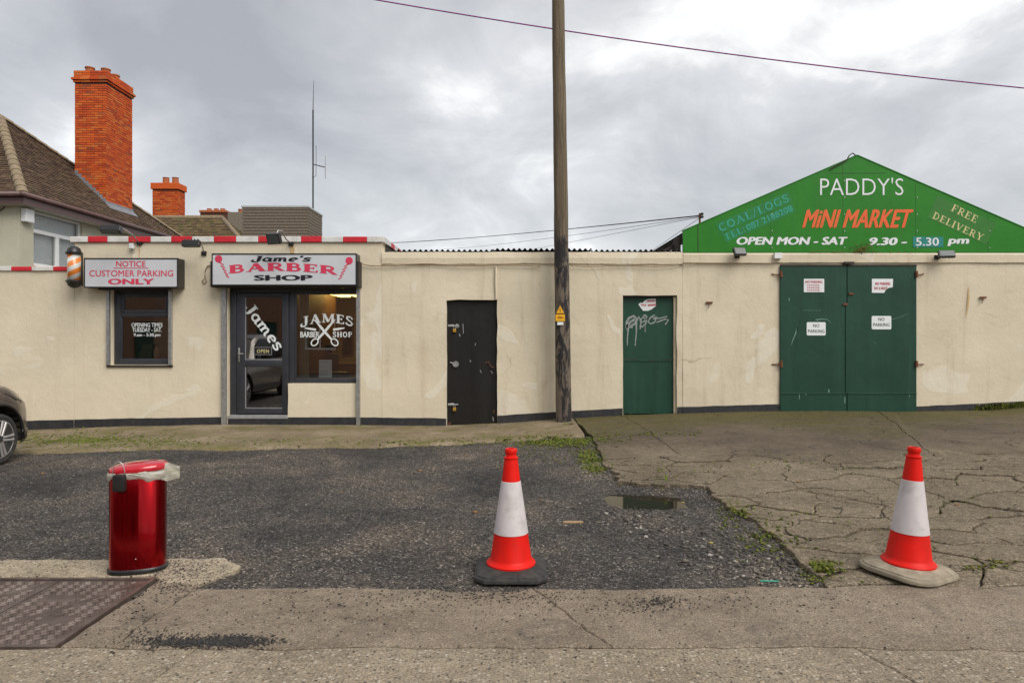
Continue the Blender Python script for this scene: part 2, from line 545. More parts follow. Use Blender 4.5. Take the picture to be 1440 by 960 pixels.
M['glass'] = mat_glass('shop_window_glass', 0.22)
M['glass_house'] = mat_glass('house_window_glass', 0.0)
M['blind'] = simple('grey_slatted_blind', (0.78, 0.78, 0.78), 0.7, var=0.06)
M['render_grey'] = simple('grey_rendered_chimney', (0.20, 0.17, 0.13), 0.95, var=0.2, scale=10, bump=0.5)
M['slate'] = simple('grey_slate', (0.12, 0.12, 0.125), 0.7, var=0.25, scale=9)
M['soil'] = simple('dark_soil', (0.055, 0.046, 0.034), 0.95, var=0.5, scale=12, bump=0.8, bscale=50)

M['pavement'] = mat_concrete('smooth_pavement_concrete', [(0.15, 0.115, 0.082), (0.215, 0.168, 0.122), (0.28, 0.225, 0.165)], agg=0.35, bump=0.9, dark=0.6)
M['aggregate'] = mat_concrete('exposed_aggregate_concrete', [(0.20, 0.16, 0.115), (0.26, 0.21, 0.15), (0.31, 0.255, 0.185)], agg=0.95, bump=1.0, dark=0.35)
M['worn'] = mat_concrete('worn_pale_concrete', [(0.27, 0.22, 0.15), (0.34, 0.28, 0.20), (0.40, 0.335, 0.24)], agg=0.3, bump=0.6, dark=0.3)

def mat_apron():
    """coarse pale concrete near the street that turns darker and algae-stained towards the wall"""
    m, n, b = new_mat('apron_concrete')
    pos = n.n('ShaderNodeNewGeometry', out=0)
    y = n.n('ShaderNodeSeparateXYZ', {0: pos}, out=1)
    big = n.noise(pos, 1.1, 8.0, 0.68, 0.4)
    ca = n.ramp(big, [(0.32, (0.105, 0.082, 0.055)), (0.5, (0.16, 0.126, 0.084)), (0.68, (0.22, 0.176, 0.12))])
    cb = n.ramp(big, [(0.32, (0.075, 0.056, 0.040)), (0.5, (0.108, 0.082, 0.058)), (0.68, (0.145, 0.112, 0.08))])
    f = n.math('ADD', n.math('MULTIPLY', n.math('SUBTRACT', y, 7.3), 0.55), n.math('MULTIPLY', n.math('SUBTRACT', n.noise(pos, 0.9, 6.0, 0.7), 0.5), 2.4))
    f = n.ramp(f, [(0.0, 0.0), (0.8, 1.0)])
    c = n.mix(f, ca, cb)
    algae = n.noise(n.scale(pos, 0.5, 1.6, 1.0), 1.0, 7.0, 0.65, 0.5)
    fa = n.math('MULTIPLY', n.ramp(n.math('ADD', algae, n.math('MULTIPLY', n.math('SUBTRACT', y, 9.6), 0.16)), [(0.44, 0.0), (0.66, 0.8)]), n.ramp(y, [(0.0, 1.0), (1.0, 1.0)]))
    c = n.mix(fa, c, (0.088, 0.075, 0.020))
    mid = n.noise(pos, 16.0, 6.0, 0.75)
    c = n.mix(0.6, c, n.mix(1.0, c, n.ramp(mid, [(0.3, 0.45), (0.7, 1.5)]), 'MULTIPLY'))
    grain = n.noise(pos, 95.0, 3.0, 0.75)
    gs_ = n.mix(f, n.ramp(grain, [(0.34, 0.1), (0.66, 2.0)]), n.ramp(grain, [(0.34, 0.5), (0.66, 1.5)]))
    c = n.mix(0.8, c, n.mix(1.0, c, gs_, 'MULTIPLY'))
    vo = n.n('ShaderNodeTexVoronoi', {'Vector': pos, 'Scale': 48.0}, out=None)
    vr = n.n('ShaderNodeSeparateColor', {0: vo.outputs['Color']}, out=0)
    agg = n.math('MULTIPLY', n.ramp(vo.outputs['Distance'], [(0.25, 0.65), (0.5, 0.0)]), n.math('SUBTRACT', 1.0, n.math('MULTIPLY', f, 0.8)))
    c = n.mix(agg, c, n.ramp(vr, [(0.0, (0.05, 0.04, 0.03)), (0.45, (0.16, 0.125, 0.085)), (0.75, (0.27, 0.22, 0.15)), (1.0, (0.42, 0.37, 0.29))]))
    # hairline crazing between the big cracks
    wv = n.n('ShaderNodeVectorMath', {0: pos, 1: n.scale(n.n('ShaderNodeTexNoise', {'Vector': pos, 'Scale': 2.5, 'Detail': 4.0}, out=1), 0.5, 0.5, 0.5)}, operation='ADD')
    ve = n.n('ShaderNodeTexVoronoi', {'Vector': n.scale(wv, 1.0, 1.7, 1.0), 'Scale': 1.7}, out=0, feature='DISTANCE_TO_EDGE')
    hair = n.math('MULTIPLY', n.ramp(ve, [(0.004, 0.9), (0.014, 0.0)]), n.ramp(n.noise(pos, 1.3, 3.0, 0.5), [(0.46, 0.0), (0.56, 1.0)]))
    c = n.mix(hair, c, (0.03, 0.026, 0.016))
    h = n.math('ADD', n.math('MULTIPLY', mid, 0.6), n.math('ADD', n.math('MULTIPLY', grain, 0.5), n.math('MULTIPLY', hair, -0.8)))
    setp(m.node_tree, b, col=c, rough=0.85, spec=0.3, normal=n.bump(h, 0.75, 0.012))
    return m


M['apron'] = mat_apron()
M['apron_back'] = M['apron']
M['path'] = mat_concrete('mossy_path_concrete', [(0.15, 0.112, 0.07), (0.215, 0.165, 0.105), (0.28, 0.22, 0.145)], agg=0.3, bump=0.7, moss=(0.11, 0.10, 0.018), mossamt=0.05, mossscale=1.6, dark=0.5)


def mat_asphalt():
    m, n, b = new_mat('worn_asphalt')
    pos = n.n('ShaderNodeNewGeometry', out=0)
    big = n.noise(pos, 0.8, 6.0, 0.6, 0.4)
    c = n.ramp(big, [(0.34, (0.028, 0.026, 0.025)), (0.46, (0.058, 0.051, 0.046)), (0.56, (0.088, 0.074, 0.061)), (0.68, (0.155, 0.126, 0.096))])
    vo = n.n('ShaderNodeTexVoronoi', {'Vector': pos, 'Scale': 85.0}, out=None)
    vr = n.n('ShaderNodeSeparateColor', {0: vo.outputs['Color']}, out=0)
    c = n.mix(1.0, c, n.ramp(vr, [(0.0, 0.15), (0.6, 0.9), (0.86, 1.7), (0.965, 3.2), (1.0, 6.0)]), 'MULTIPLY')
    mid = n.noise(pos, 7.0, 8.0, 0.75)
    c = n.mix(n.ramp(mid, [(0.50, 0.0), (0.68, 0.6)]), c, (0.115, 0.092, 0.070))
    h = n.math('ADD', n.math('MULTIPLY', vo.outputs['Distance'], -0.8), n.math('MULTIPLY', n.noise(pos, 30.0, 5.0, 0.7), 0.9))
    setp(m.node_tree, b, col=c, rough=0.8, spec=0.4, normal=n.bump(h, 0.9, 0.012))
    return m


M['asphalt'] = mat_asphalt()
M['gravel'] = island('loose_grey_chippings', [(0.0, (0.012, 0.011, 0.011)), (0.45, (0.042, 0.037, 0.034)), (0.78, (0.10, 0.085, 0.072)), (0.94, (0.20, 0.168, 0.14)), (1.0, (0.50, 0.45, 0.38))], 0.75, 0.3, 200.0, 0.2)
M['dark_gravel'] = island('loose_black_chippings', [(0.0, (0.015, 0.014, 0.014)), (0.7, (0.035, 0.033, 0.032)), (1.0, (0.08, 0.07, 0.06))], 0.75, 0.3, 200.0, 0.2)
M['rubble'] = island('broken_stone_rubble', [(0.0, (0.035, 0.031, 0.028)), (0.5, (0.085, 0.070, 0.057)), (0.85, (0.16, 0.135, 0.11)), (1.0, (0.40, 0.37, 0.33))], 0.85, 0.5, 120.0, 0.3)
M['moss'] = island('bright_moss', [(0.0, (0.050, 0.066, 0.007)), (0.5, (0.105, 0.135, 0.010)), (0.85, (0.17, 0.19, 0.014)), (1.0, (0.17, 0.12, 0.03))], 0.9, 0.3)
M['dry'] = island('dry_brown_stems', [(0.0, (0.12, 0.055, 0.02)), (0.5, (0.19, 0.10, 0.03)), (1.0, (0.13, 0.15, 0.03))], 0.9, 0.2)
M['leaf'] = island('fallen_leaf', [(0.0, (0.30, 0.12, 0.03)), (0.6, (0.42, 0.19, 0.05)), (1.0, (0.36, 0.28, 0.06))], 0.8, 0.2)


def mat_water():
    m, n, b = new_mat('muddy_puddle_water')
    pos = n.n('ShaderNodeNewGeometry', out=0)
    setp(m.node_tree, b, col=(0.020, 0.016, 0.009), rough=0.04, ior=1.33, normal=n.bump(n.noise(pos, 3.0, 2.0, 0.5), 0.01, 0.005))
    return m


M['water'] = mat_water()


def mat_bin():
    m, n, b = new_mat('red_lacquered_steel')
    pos = n.n('ShaderNodeNewGeometry', out=0)
    nz = n.noise(n.scale(pos, 40.0, 40.0, 1.5), 1.0, 3.0, 0.5)
    setp(m.node_tree, b, col=(0.36, 0.002, 0.006), metal=0.95, rough=n.ramp(nz, [(0.3, 0.11), (0.7, 0.18)]), coat=0.25, coatr=0.05)
    b.inputs['Anisotropic'].default_value = 0.85
    b.inputs['Anisotropic Rotation'].default_value = 0.25
    m.node_tree.links.new(n.n('ShaderNodeTangent', direction_type='RADIAL', axis='Z'), b.inputs['Tangent'])
    return m


M['bin_red'] = mat_bin()
M['lid_red'] = simple('glossy_red_plastic_lid', (0.50, 0.006, 0.018), 0.12, var=0.06, coat=0.8)


def mat_liner():
    m = bpy.data.materials.new('thin_white_plastic_liner')
    m.use_nodes = True
    t = m.node_tree
    n = NT(t)
    b = t.nodes['Principled BSDF']
    pos = n.n('ShaderNodeNewGeometry', out=0)
    nz = n.noise(pos, 26.0, 4.0, 0.6, 0.8)
    setp(t, b, col=n.ramp(nz, [(0.35, (0.62, 0.60, 0.46)), (0.65, (0.76, 0.76, 0.72))]), rough=0.3, normal=n.bump(nz, 0.8, 0.012))
    tl = n.n('ShaderNodeBsdfTranslucent', {'Color': (0.75, 0.72, 0.55, 1)})
    tp = n.n('ShaderNodeBsdfTransparent')
    m1 = n.n('ShaderNodeMixShader', {0: 0.35, 1: b.outputs[0], 2: tl})
    m2 = n.n('ShaderNodeMixShader', {0: 0.14, 1: m1, 2: tp})
    t.links.new(m2, t.nodes['Material Output'].inputs[0])
    return m


M['liner'] = mat_liner()


def mat_wood_pole():
    m, n, b = new_mat('tarred_timber_pole')
    pos = n.n('ShaderNodeNewGeometry', out=0)
    z = n.n('ShaderNodeSeparateXYZ', {0: pos}, out=2)
    gr = n.noise(n.scale(pos, 26.0, 26.0, 1.1), 1.0, 6.0, 0.65)
    c = n.ramp(gr, [(0.3, (0.085, 0.062, 0.036)), (0.5, (0.15, 0.112, 0.068)), (0.7, (0.215, 0.168, 0.11))])
    # tar wear: the lower four metres are blackened and scaly
    tar = n.noise(n.scale(pos, 9.0, 9.0, 2.6), 1.0, 7.0, 0.72, 0.6)
    hz = n.math('ADD', n.math('MULTIPLY', n.math('SUBTRACT', 3.05, z), 0.8), tar, clamp=False)
    tarm = n.math('MULTIPLY', n.ramp(hz, [(0.35, 0.0), (0.6, 1.0)]), n.ramp(tar, [(0.46, 0.05), (0.53, 1.0)]))
    grey = n.ramp(hz, [(0.35, 0.0), (0.8, 0.6)])
    c = n.mix(grey, c, (0.19, 0.15, 0.122))
    c = n.mix(tarm, c, (0.022, 0.019, 0.020))
    crack = n.noise(n.scale(pos, 60.0, 60.0, 1.6), 1.0, 3.0, 0.5)
    c = n.mix(n.ramp(crack, [(0.60, 0.0), (0.66, 0.7)]), c, (0.02, 0.016, 0.012))
    h = n.math('ADD', n.math('MULTIPLY', crack, -0.8), n.math('MULTIPLY', tar, 0.9))
    setp(m.node_tree, b, col=c, rough=0.85, normal=n.bump(h, 0.9, 0.02))
    return m


M['pole'] = mat_wood_pole()


def mat_stripes():
    m, n, b = new_mat('barber_pole_stripes')
    oc = n.n('ShaderNodeTexCoord', out=3)
    s = n.n('ShaderNodeSeparateXYZ', {0: oc}, out=None)
    a = n.math('DIVIDE', n.math('ARCTAN2', s.outputs[1], s.outputs[0]), 2 * PI)
    w = n.math('FRACT', n.math('ADD', n.math('MULTIPLY', a, -2.0), n.math('ADD', n.math('MULTIPLY', s.outputs[2], 6.2), 10.30)))
    c = n.ramp(w, [(0.0, (0.80, 0.23, 0.035)), (0.52, (0.70, 0.69, 0.65))], 'CONSTANT')
    setp(m.node_tree, b, col=c, rough=0.25, coat=0.5)
    return m


M['stripes'] = mat_stripes()


def mat_cover():
    m, n, b = new_mat('worn_cast_iron')
    pos = n.n('ShaderNodeNewGeometry', out=0)
    nz = n.noise(pos, 6.0, 8.0, 0.7, 0.3)
    c = n.ramp(nz, [(0.3, (0.070, 0.046, 0.036)), (0.5, (0.115, 0.083, 0.068)), (0.7, (0.18, 0.142, 0.12))])
    setp(m.node_tree, b, col=c, rough=n.ramp(nz, [(0.3, 0.62), (0.7, 0.40)]), metal=0.25, normal=n.bump(n.noise(pos, 110.0, 4.0, 0.7), 0.5, 0.004))
    return m


M['cover'] = mat_cover()


def mat_carpaint():
    m, n, b = new_mat('taupe_metallic_car_paint')
    setp(m.node_tree, b, col=(0.155, 0.125, 0.098), metal=0.55, rough=0.32, coat=0.9, coatr=0.05)
    return m


M['car_paint'] = mat_carpaint()
M['car_glass'] = simple('dark_car_glass', (0.012, 0.014, 0.016), 0.05, var=0.05)
M['rim'] = simple('silver_alloy', (0.48, 0.46, 0.45), 0.35, metal=0.6, var=0.1)
M['chrome'] = simple('chrome_trim', (0.7, 0.7, 0.7), 0.15, metal=1.0, var=0.03)
M['lamp_lens'] = simple('car_lamp_lens', (0.10, 0.075, 0.06), 0.08, var=0.2, scale=30)
M['flood_glass'] = simple('floodlight_glass', (0.07, 0.08, 0.08), 0.35, var=0.3, scale=20)


def mat_emit(name, col, s):
    m, n, b = new_mat(name)
    setp(m.node_tree, b, col=(0.8, 0.7, 0.5), em=col, ems=s, rough=0.5)
    return m


M['strip_light'] = mat_emit('lit_warm_strip_light', (1.0, 0.66, 0.16), 4.0)
M['shop_wall'] = simple('warm_interior_paint', (0.36, 0.29, 0.175), 0.8, var=0.08)
M['shop_floor'] = simple('brown_vinyl_floor', (0.10, 0.065, 0.04), 0.4, var=0.25)
M['leather'] = simple('black_leather', (0.02, 0.018, 0.017), 0.35, var=0.2)
M['mirror'] = simple('wall_mirror', (0.75, 0.76, 0.76), 0.04, metal=1.0, var=0.02)
M['wood'] = simple('stained_wood', (0.13, 0.065, 0.028), 0.5, var=0.3, scale=18)
M['pale_wood'] = simple('pale_wood', (0.42, 0.27, 0.14), 0.6, var=0.25, scale=18)
M['curtain'] = simple('cream_curtain_fabric', (0.50, 0.45, 0.30), 0.9, var=0.1)


def mat_brickwall():
    m, n, b = new_mat('row_house_brickwork')
    pos = n.n('ShaderNodeNewGeometry', out=0)
    s = n.n('ShaderNodeSeparateXYZ', {0: pos}, out=None)
    v = n.n('ShaderNodeCombineXYZ', {0: s.outputs[0], 1: s.outputs[2], 2: 0.0})
    br = n.n('ShaderNodeTexBrick', {'Vector': v, 'Color1': (0.26, 0.105, 0.05, 1), 'Color2': (0.20, 0.085, 0.045, 1), 'Mortar': (0.30, 0.25, 0.2, 1), 'Scale': 1.0, 'Mortar Size': 0.008, 'Brick Width': 0.225, 'Row Height': 0.075})
    setp(m.node_tree, b, col=br, rough=0.9)
    return m


M['brickwall'] = mat_brickwall()

# ================================================================== lettering
def place_text(pts, faces, name, mat, parent, c, w, h, rot=0.0, arch=0.0, shear=0.0, lean=0.0):
    """2D mesh -> upright lettering facing -Y, centred on c, w x h metres. rot in degrees counter-clockwise"""
    a = np.array(pts)[:, :2]
    lo, hi = a.min(0), a.max(0)
    a = (a - lo) / np.maximum(hi - lo, 1e-6)
    u = a[:, 0].copy()
    zz = (a[:, 1] - 0.5) * h + arch * (1 - (2 * u - 1) ** 2)
    xx = (u - 0.5) * w + shear * (a[:, 1] - 0.5) * h
    t = R(rot)
    X = xx * math.cos(t) - zz * math.sin(t)
    Z = xx * math.sin(t) + zz * math.cos(t)
    off = np.array(pts)[:, 2]
    mb = MB()
    mb.raw([(c[0] + x, c[1] - o, c[2] + z) for x, z, o in zip(X, Z, off)], faces)
    return mb.build(name, mat, parent, recalc=False)


_tri_cache = {}


def sans(name, body, mat, parent, c, w, h, bold=0.0, rot=0.0, arch=0.0, shear=0.0, spacing=1.0):
    cu = bpy.data.curves.new('lettering_curve', 'FONT')
    cu.body = body
    cu.size = 1.0
    cu.offset = bold if bold < 0.004 else 0.0
    cu.resolution_u = 3
    cu.align_x = 'CENTER'
    cu.space_character = spacing
    ob = bpy.data.objects.new('lettering_curve', cu)
    me = bpy.data.meshes.new_from_object(ob)
    pts = [(v.co.x, v.co.y, 0.0) for v in me.vertices]
    fs = [tuple(p.vertices) for p in me.polygons]
    if bold >= 0.004:
        b_ = bold * 0.9
        p0, f0 = pts[:], fs[:]
        for k, (dx, dy) in enumerate(((b_, 0), (-b_, 0), (b_ * .6, b_ * .5), (-b_ * .6, -b_ * .5))):
            o = len(pts)
            pts += [(x + dx, y + dy, 0.00012 * (k + 1)) for x, y, z in p0]
            fs += [tuple(i + o for i in f) for f in f0]
    bpy.data.objects.remove(ob)
    bpy.data.curves.remove(cu)
    bpy.data.meshes.remove(me)
    return place_text(pts, fs, name, mat, parent, c, w, h, rot, arch, shear)


def arc2(cx, cy, rx, ry, a0, a1, n=10):
    return [(cx + rx * math.cos(R(a0 + (a1 - a0) * i / n)), cy + ry * math.sin(R(a0 + (a1 - a0) * i / n))) for i in range(n + 1)]


TK, TN = 0.20, 0.085
S_PTS = [(.60, .76), (.53, .92), (.34, .98), (.15, .90), (.12, .72), (.27, .57), (.47, .45), (.58, .28), (.50, .08), (.30, .02), (.11, .10), (.06, .26)]
# letter: width, strokes [(points, weight)], serifs [(x, y, half width)]
GL = {
    'J': (.74, [([(.50, 1), (.50, .16)], TK), ([(.52, .22), (.48, .0), (.34, -.10), (.16, -.06), (.07, .06), (.08, .20), (.18, .22)], .14)], [(.48, .97, .22)]),
    'A': (.98, [([(.16, 0), (.47, 1)], TN), ([(.45, 1), (.81, 0)], TK), ([(.26, .33), (.68, .33)], TN)], [(.16, .03, .14), (.81, .03, .17)]),
    'M': (1.16, [([(.17, 0), (.20, 1)], TN), ([(.22, 1), (.57, .08)], TK), ([(.57, .08), (.92, 1)], TN), ([(.95, 1), (.95, 0)], TK)], [(.17, .03, .14), (.95, .03, .18), (.17, .97, .12), (.97, .97, .14)]),
    'E': (.78, [([(.22, 0), (.22, 1)], TK), ([(.2, .96), (.66, .96)], TN), ([(.64, .99), (.66, .76)], .07), ([(.2, .51), (.52, .51)], TN), ([(.52, .64), (.52, .38)], .06), ([(.2, .04), (.68, .04)], TN), ([(.67, 0), (.70, .26)], .07)], [(.18, .03, .15), (.18, .97, .15)]),
    'F': (.74, [([(.22, 0), (.22, 1)], TK), ([(.2, .96), (.66, .96)], TN), ([(.64, .99), (.66, .74)], .07), ([(.2, .5), (.52, .5)], TN), ([(.52, .64), (.52, .36)], .06)], [(.22, .03, .18), (.18, .97, .15)]),
    'S': (.68, [(S_PTS, .15)], []),
    'H': (.98, [([(.22, 0), (.22, 1)], TK), ([(.78, 0), (.78, 1)], TK), ([(.2, .5), (.8, .5)], TN)], [(.22, .03, .18), (.22, .97, .18), (.78, .03, .18), (.78, .97, .18)]),
    'O': (.92, [(arc2(.46, .5, .33, .45, 0, 360, 20), .16)], []),
    'P': (.80, [([(.22, 0), (.22, 1)], TK), ([(.2, .95), (.45, .95)] + arc2(.45, .71, .22, .24, 90, -90, 8) + [(.2, .47)], .12)], [(.22, .03, .18), (.16, .97, .12)]),
    'R': (.90, [([(.22, 0), (.22, 1)], TK), ([(.2, .95), (.45, .95)] + arc2(.45, .72, .21, .23, 90, -90, 8) + [(.2, .49)], .12), ([(.42, .5), (.76, .03)], .17)], [(.22, .03, .18), (.16, .97, .12), (.80, .03, .1)]),
    'B': (.84, [([(.22, 0), (.22, 1)], TK), ([(.2, .95), (.42, .95)] + arc2(.42, .74, .20, .21, 90, -90, 8) + [(.2, .53)], .12), ([(.2, .53), (.45, .53)] + arc2(.45, .285, .23, .245, 90, -90, 8) + [(.2, .04)], .13)], [(.15, .03, .11), (.15, .97, .11)]),
    'D': (.90, [([(.22, 0), (.22, 1)], TK), ([(.2, .95), (.40, .95)] + arc2(.40, .5, .36, .45, 90, -90, 10) + [(.2, .05)], .13)], [(.16, .03, .12), (.16, .97, .12)]),
    'L': (.74, [([(.22, 0), (.22, 1)], TK), ([(.2, .04), (.66, .04)], TN), ([(.65, 0), (.68, .28)], .07)], [(.18, .03, .14), (.22, .97, .18)]),
    'I': (.46, [([(.23, 0), (.23, 1)], TK)], [(.23, .03, .18), (.23, .97, .18)]),
    'V': (.94, [([(.16, 1), (.48, 0)], TK), ([(.48, 0), (.80, 1)], TN)], [(.16, .97, .16), (.80, .97, .13)]),
    'Y': (.92, [([(.16, 1), (.46, .45)], TK), ([(.46, .45), (.78, 1)], TN), ([(.47, .5), (.47, 0)], TK)], [(.16, .97, .15), (.78, .97, .13), (.47, .03, .18)]),
    'C': (.86, [(arc2(.48, .5, .34, .45, 50, 310, 16), .16), ([(.72, .98), (.72, .70)], .06)], []),
    'G': (.92, [(arc2(.48, .5, .34, .45, 50, 320, 16), .16), ([(.72, .02), (.72, .46)], .16), ([(.72, .98), (.72, .70)], .06)], [(.72, .46, .16)]),
    'T': (.84, [([(.42, 0), (.42, 1)], TK), ([(.06, .96), (.78, .96)], TN), ([(.07, 1), (.06, .74)], .06), ([(.77, 1), (.78, .74)], .06)], [(.42, .03, .18)]),
    '/': (.55, [([(.06, -.08), (.48, 1.08)], .09)], []),
    ':': (.35, [([(.17, .05), (.17, .2)], .16), ([(.17, .5), (.17, .65)], .16)], []),
    ' ': (.45, [], []),
    "'": (.34, [([(.2, 1.02), (.12, .72)], .15)], []),
    'a': (.74, [([(.56, .64), (.54, .14), (.62, .03), (.72, .08)], .17), (arc2(.34, .33, .24, .29, 30, 330, 14), .14)], []),
    'm': (1.12, [([(.18, .64), (.18, 0)], .16), ([(.20, .44), (.30, .60), (.44, .62), (.52, .50), (.52, 0)], .15), ([(.54, .44), (.64, .60), (.78, .62), (.86, .50), (.86, .10), (.94, .03), (1.02, .08)], .15)], [(.12, .62, .10), (.18, .03, .13), (.52, .03, .13)]),
    'e': (.68, [([(.12, .34), (.56, .36)], .09), (arc2(.34, .33, .24, .30, 8, 300, 14), .15)], []),
    's': (.54, [([(x * .82, y * .66) for x, y in S_PTS], .14)], []),
}


def stroke_mesh(strokes):
    """flat ribbons for polylines [(pts, width)], each 0.15 mm above the last"""
    pts, fs = [], []
    for k, (pl, w) in enumerate(strokes):
        o = 0.00015 * (k % 12)
        b = len(pts)
        n = len(pl)
        closed = n > 2 and math.dist(pl[0], pl[-1]) < 1e-6
        for i, p in enumerate(pl):
            if closed and i in (0, n - 1):
                a, c2 = pl[n - 2], pl[1]
            else:
                a, c2 = pl[max(0, i - 1)], pl[min(n - 1, i + 1)]
            dx, dy = c2[0] - a[0], c2[1] - a[1]
            L = math.hypot(dx, dy) or 1.0
            nx, ny = -dy / L, dx / L
            ww = w[i] if isinstance(w, (list, tuple)) else w
            pts.append((p[0] + nx * ww / 2, p[1] + ny * ww / 2, o))
            pts.append((p[0] - nx * ww / 2, p[1] - ny * ww / 2, o))
        fs += [(b + 2 * i, b + 2 * i + 1, b + 2 * i + 3, b + 2 * i + 2) for i in range(n - 1)]
    return pts, fs


def serif(name, body, mat, parent, c, w, h, rot=0.0, arch=0.0, shear=0.0, track=0.0, fat=1.0):
    x, st = 0.0, []
    for ch in body:
        wd, strokes, srf = GL[ch]
        for pl, sw in strokes:
            st.append(([(x + p[0], p[1]) for p in pl], sw * fat))
        for sx, sy, hw in srf:
            st.append(([(x + sx - hw, sy), (x + sx + hw, sy)], 0.07))
        x += wd + track
    p, f = stroke_mesh(st)
    return place_text(p, f, name, mat, parent, c, w, h, rot, arch, shear)


def strokes_on(name, strokes_px, mat, parent, Y):
    """painted lines given by photo-pixel polylines on the plane at depth Y"""
    k = Y / F
    p, f = stroke_mesh([([((q[0] - CX) * k, CAMZ - (q[1] - HY) * k) for q in pl], [a * k for a in w] if isinstance(w, (list, tuple)) else w * k) for pl, w in strokes_px])
    mb = MB()
    mb.raw([(a, Y - o, b) for a, b, o in p], f)
    return mb.build(name, mat, parent, recalc=False)

# ================================================================== ground
def Gv(x, y):
    wb = np.mean([np.interp(x + d, _bx, _bz) for d in (-.3, -.15, 0, .15, .3)], axis=0)
    t = np.clip((y - 4.6) / (W - 4.6), 0, 1)
    return wb * t * t * (3 - 2 * t)


def sheet(name, xs, ys, zf, mat, kind='structure', parent=None):
    mb = MB()
    nx = len(xs)
    mb.v = [(x, y, zf(x, y)) for y in ys for x in xs]
    mb.f = [(j * nx + i, j * nx + i + 1, (j + 1) * nx + i + 1, (j + 1) * nx + i) for j in range(len(ys) - 1) for i in range(nx - 1)]
    return mb.build(name, mat, parent, smooth=True, kind=kind, origin=(0, 0, 0), recalc=False)


gx = list(np.unique(np.concatenate([np.linspace(-220, -15, 18), np.linspace(-15, 15, 61), np.linspace(15, 220, 18)])))
gy = list(np.unique(np.concatenate([np.linspace(-160, 1.0, 18), np.linspace(1.0, 13, 41), np.linspace(13, 260, 18)])))
sheet('ground', gx, gy, lambda x, y: G(x, y) - (0.09 if y > 1.05 else 0.22), M['soil'])
sheet('road', [-60, -20, 0, 20, 60], [-6.2, -3, 0, 1.02], lambda x, y: -0.12, M['asphalt'])
kb = MB()
kb.box(-60, 60, 1.02, 1.17, -0.3, -0.012, 0.015)
kb.build('kerb', M['aggregate'], kind='structure')

# ---- lot of worn asphalt with a pothole
PUD = gnd(907, 698)


def pit(x, y):
    d = (abs((x - PUD.x) / 0.33) ** 3 + abs((y - PUD.y) / 0.27) ** 3) ** (1 / 3)
    d += 0.18 * fbm(x, y, 3.3, 5.0)
    return -0.092 * sstep((1.38 - d) / 0.8)


def lot_z(x, y):
    return G(x, y) - 0.018 + 0.010 * fbm(x, y, 1.0, 1.7) + 0.006 * fbm(x, y, 7.0, 9.0) + pit(x, y)


sheet('asphalt_forecourt', list(np.arange(-10, 2.9, 0.05)), list(np.arange(3.86, 9.7, 0.05)), lot_z, M['asphalt'])
wt_ = MB()
ring = [(PUD.x + 0.56 * math.cos(a), PUD.y + 0.42 * math.sin(a)) for a in np.linspace(0, 2 * PI, 28, endpoint=False)]
wt_.poly([(x, y, G(PUD.x, PUD.y) - 0.049) for x, y in ring])
wt_.build('puddle', M['water'], kind='structure')


# ---- polygon tools for broken slabs
def clip(poly, p, nrm):
    """keep the side of the line through p with dot(q - p, nrm) >= 0"""
    out = []
    for i in range(len(poly)):
        a, b = poly[i], poly[(i + 1) % len(poly)]
        da = (a[0] - p[0]) * nrm[0] + (a[1] - p[1]) * nrm[1]
        db = (b[0] - p[0]) * nrm[0] + (b[1] - p[1]) * nrm[1]
        if da >= 0:
            out.append(a)
        if (da >= 0) != (db >= 0):
            t = da / (da - db)
            out.append((a[0] + (b[0] - a[0]) * t, a[1] + (b[1] - a[1]) * t))
    return out


def area(poly):
    return 0.5 * sum(poly[i][0] * poly[(i + 1) % len(poly)][1] - poly[(i + 1) % len(poly)][0] * poly[i][1] for i in range(len(poly)))


def split(polys, a, b):
    nx, ny = -(b[1] - a[1]), b[0] - a[0]
    out = []
    for q in polys:
        for s in (1, -1):
            r = clip(q, a, (nx * s, ny * s))
            if len(r) > 2 and abs(area(r)) > 0.004:
                out.append(r)
    return out


def warp(x, y, amt):
    return (x + amt * fbm(x, y, 11.0, 1.9) + amt * 0.35 * fbm(x, y, 17.0, 9.0), y + amt * fbm(x, y, 23.0, 1.9) + amt * 0.35 * fbm(x, y, 31.0, 9.0))


RINGS = []


def slab(poly, mat, parent, top, zf, gap=0.006, thick=0.06, amt=0.05, name='slab', step=0.12, ky=1.0):
    if area(poly) < 0:
        poly = poly[::-1]
    ring = []
    for i in range(len(poly)):
        a, b = poly[i], poly[(i + 1) % len(poly)]
        L = math.dist(a, b)
        n = max(1, int(L / step))
        for k in range(n):
            t = k / n
            ring.append(warp(a[0] + (b[0] - a[0]) * t, a[1] + (b[1] - a[1]) * t, amt))

    def inset(r, d):
        o = []
        n = len(r)
        for i in range(n):
            a, p, b = r[i - 1], r[i], r[(i + 1) % n]
            dx, dy = b[0] - a[0], b[1] - a[1]
            L = math.hypot(dx, dy) or 1
            o.append((p[0] - dy / L * d, p[1] + dx / L * d * ky))
        return o
    RINGS.append((name, ring))
    r0 = inset(ring, gap)
    r1 = inset(ring, gap + 0.006)
    n = len(r0)
    mb = MB()
    mb.v = [(x, y, zf(x, y) + top - thick) for x, y in r0] + [(x, y, zf(x, y) + top - 0.006) for x, y in r0] + [(x, y, zf(x, y) + top) for x, y in r1]
    for lv in (0, n):
        mb.f += [(lv + i, lv + (i + 1) % n, lv + n + (i + 1) % n, lv + n + i) for i in range(n)]
    mb.f.append(tuple(range(2 * n, 3 * n)))
    return mb.build(name, mat, parent, recalc=False)


flat = lambda x, y: 0.0
pave = sheet('pavement', list(np.linspace(-60, 60, 3)), [1.16, 3.0, 3.99], lambda x, y: -0.03, M['soil'])


def gp(px, py):
    q = gnd(px, py)
    return (q.x, q.y)


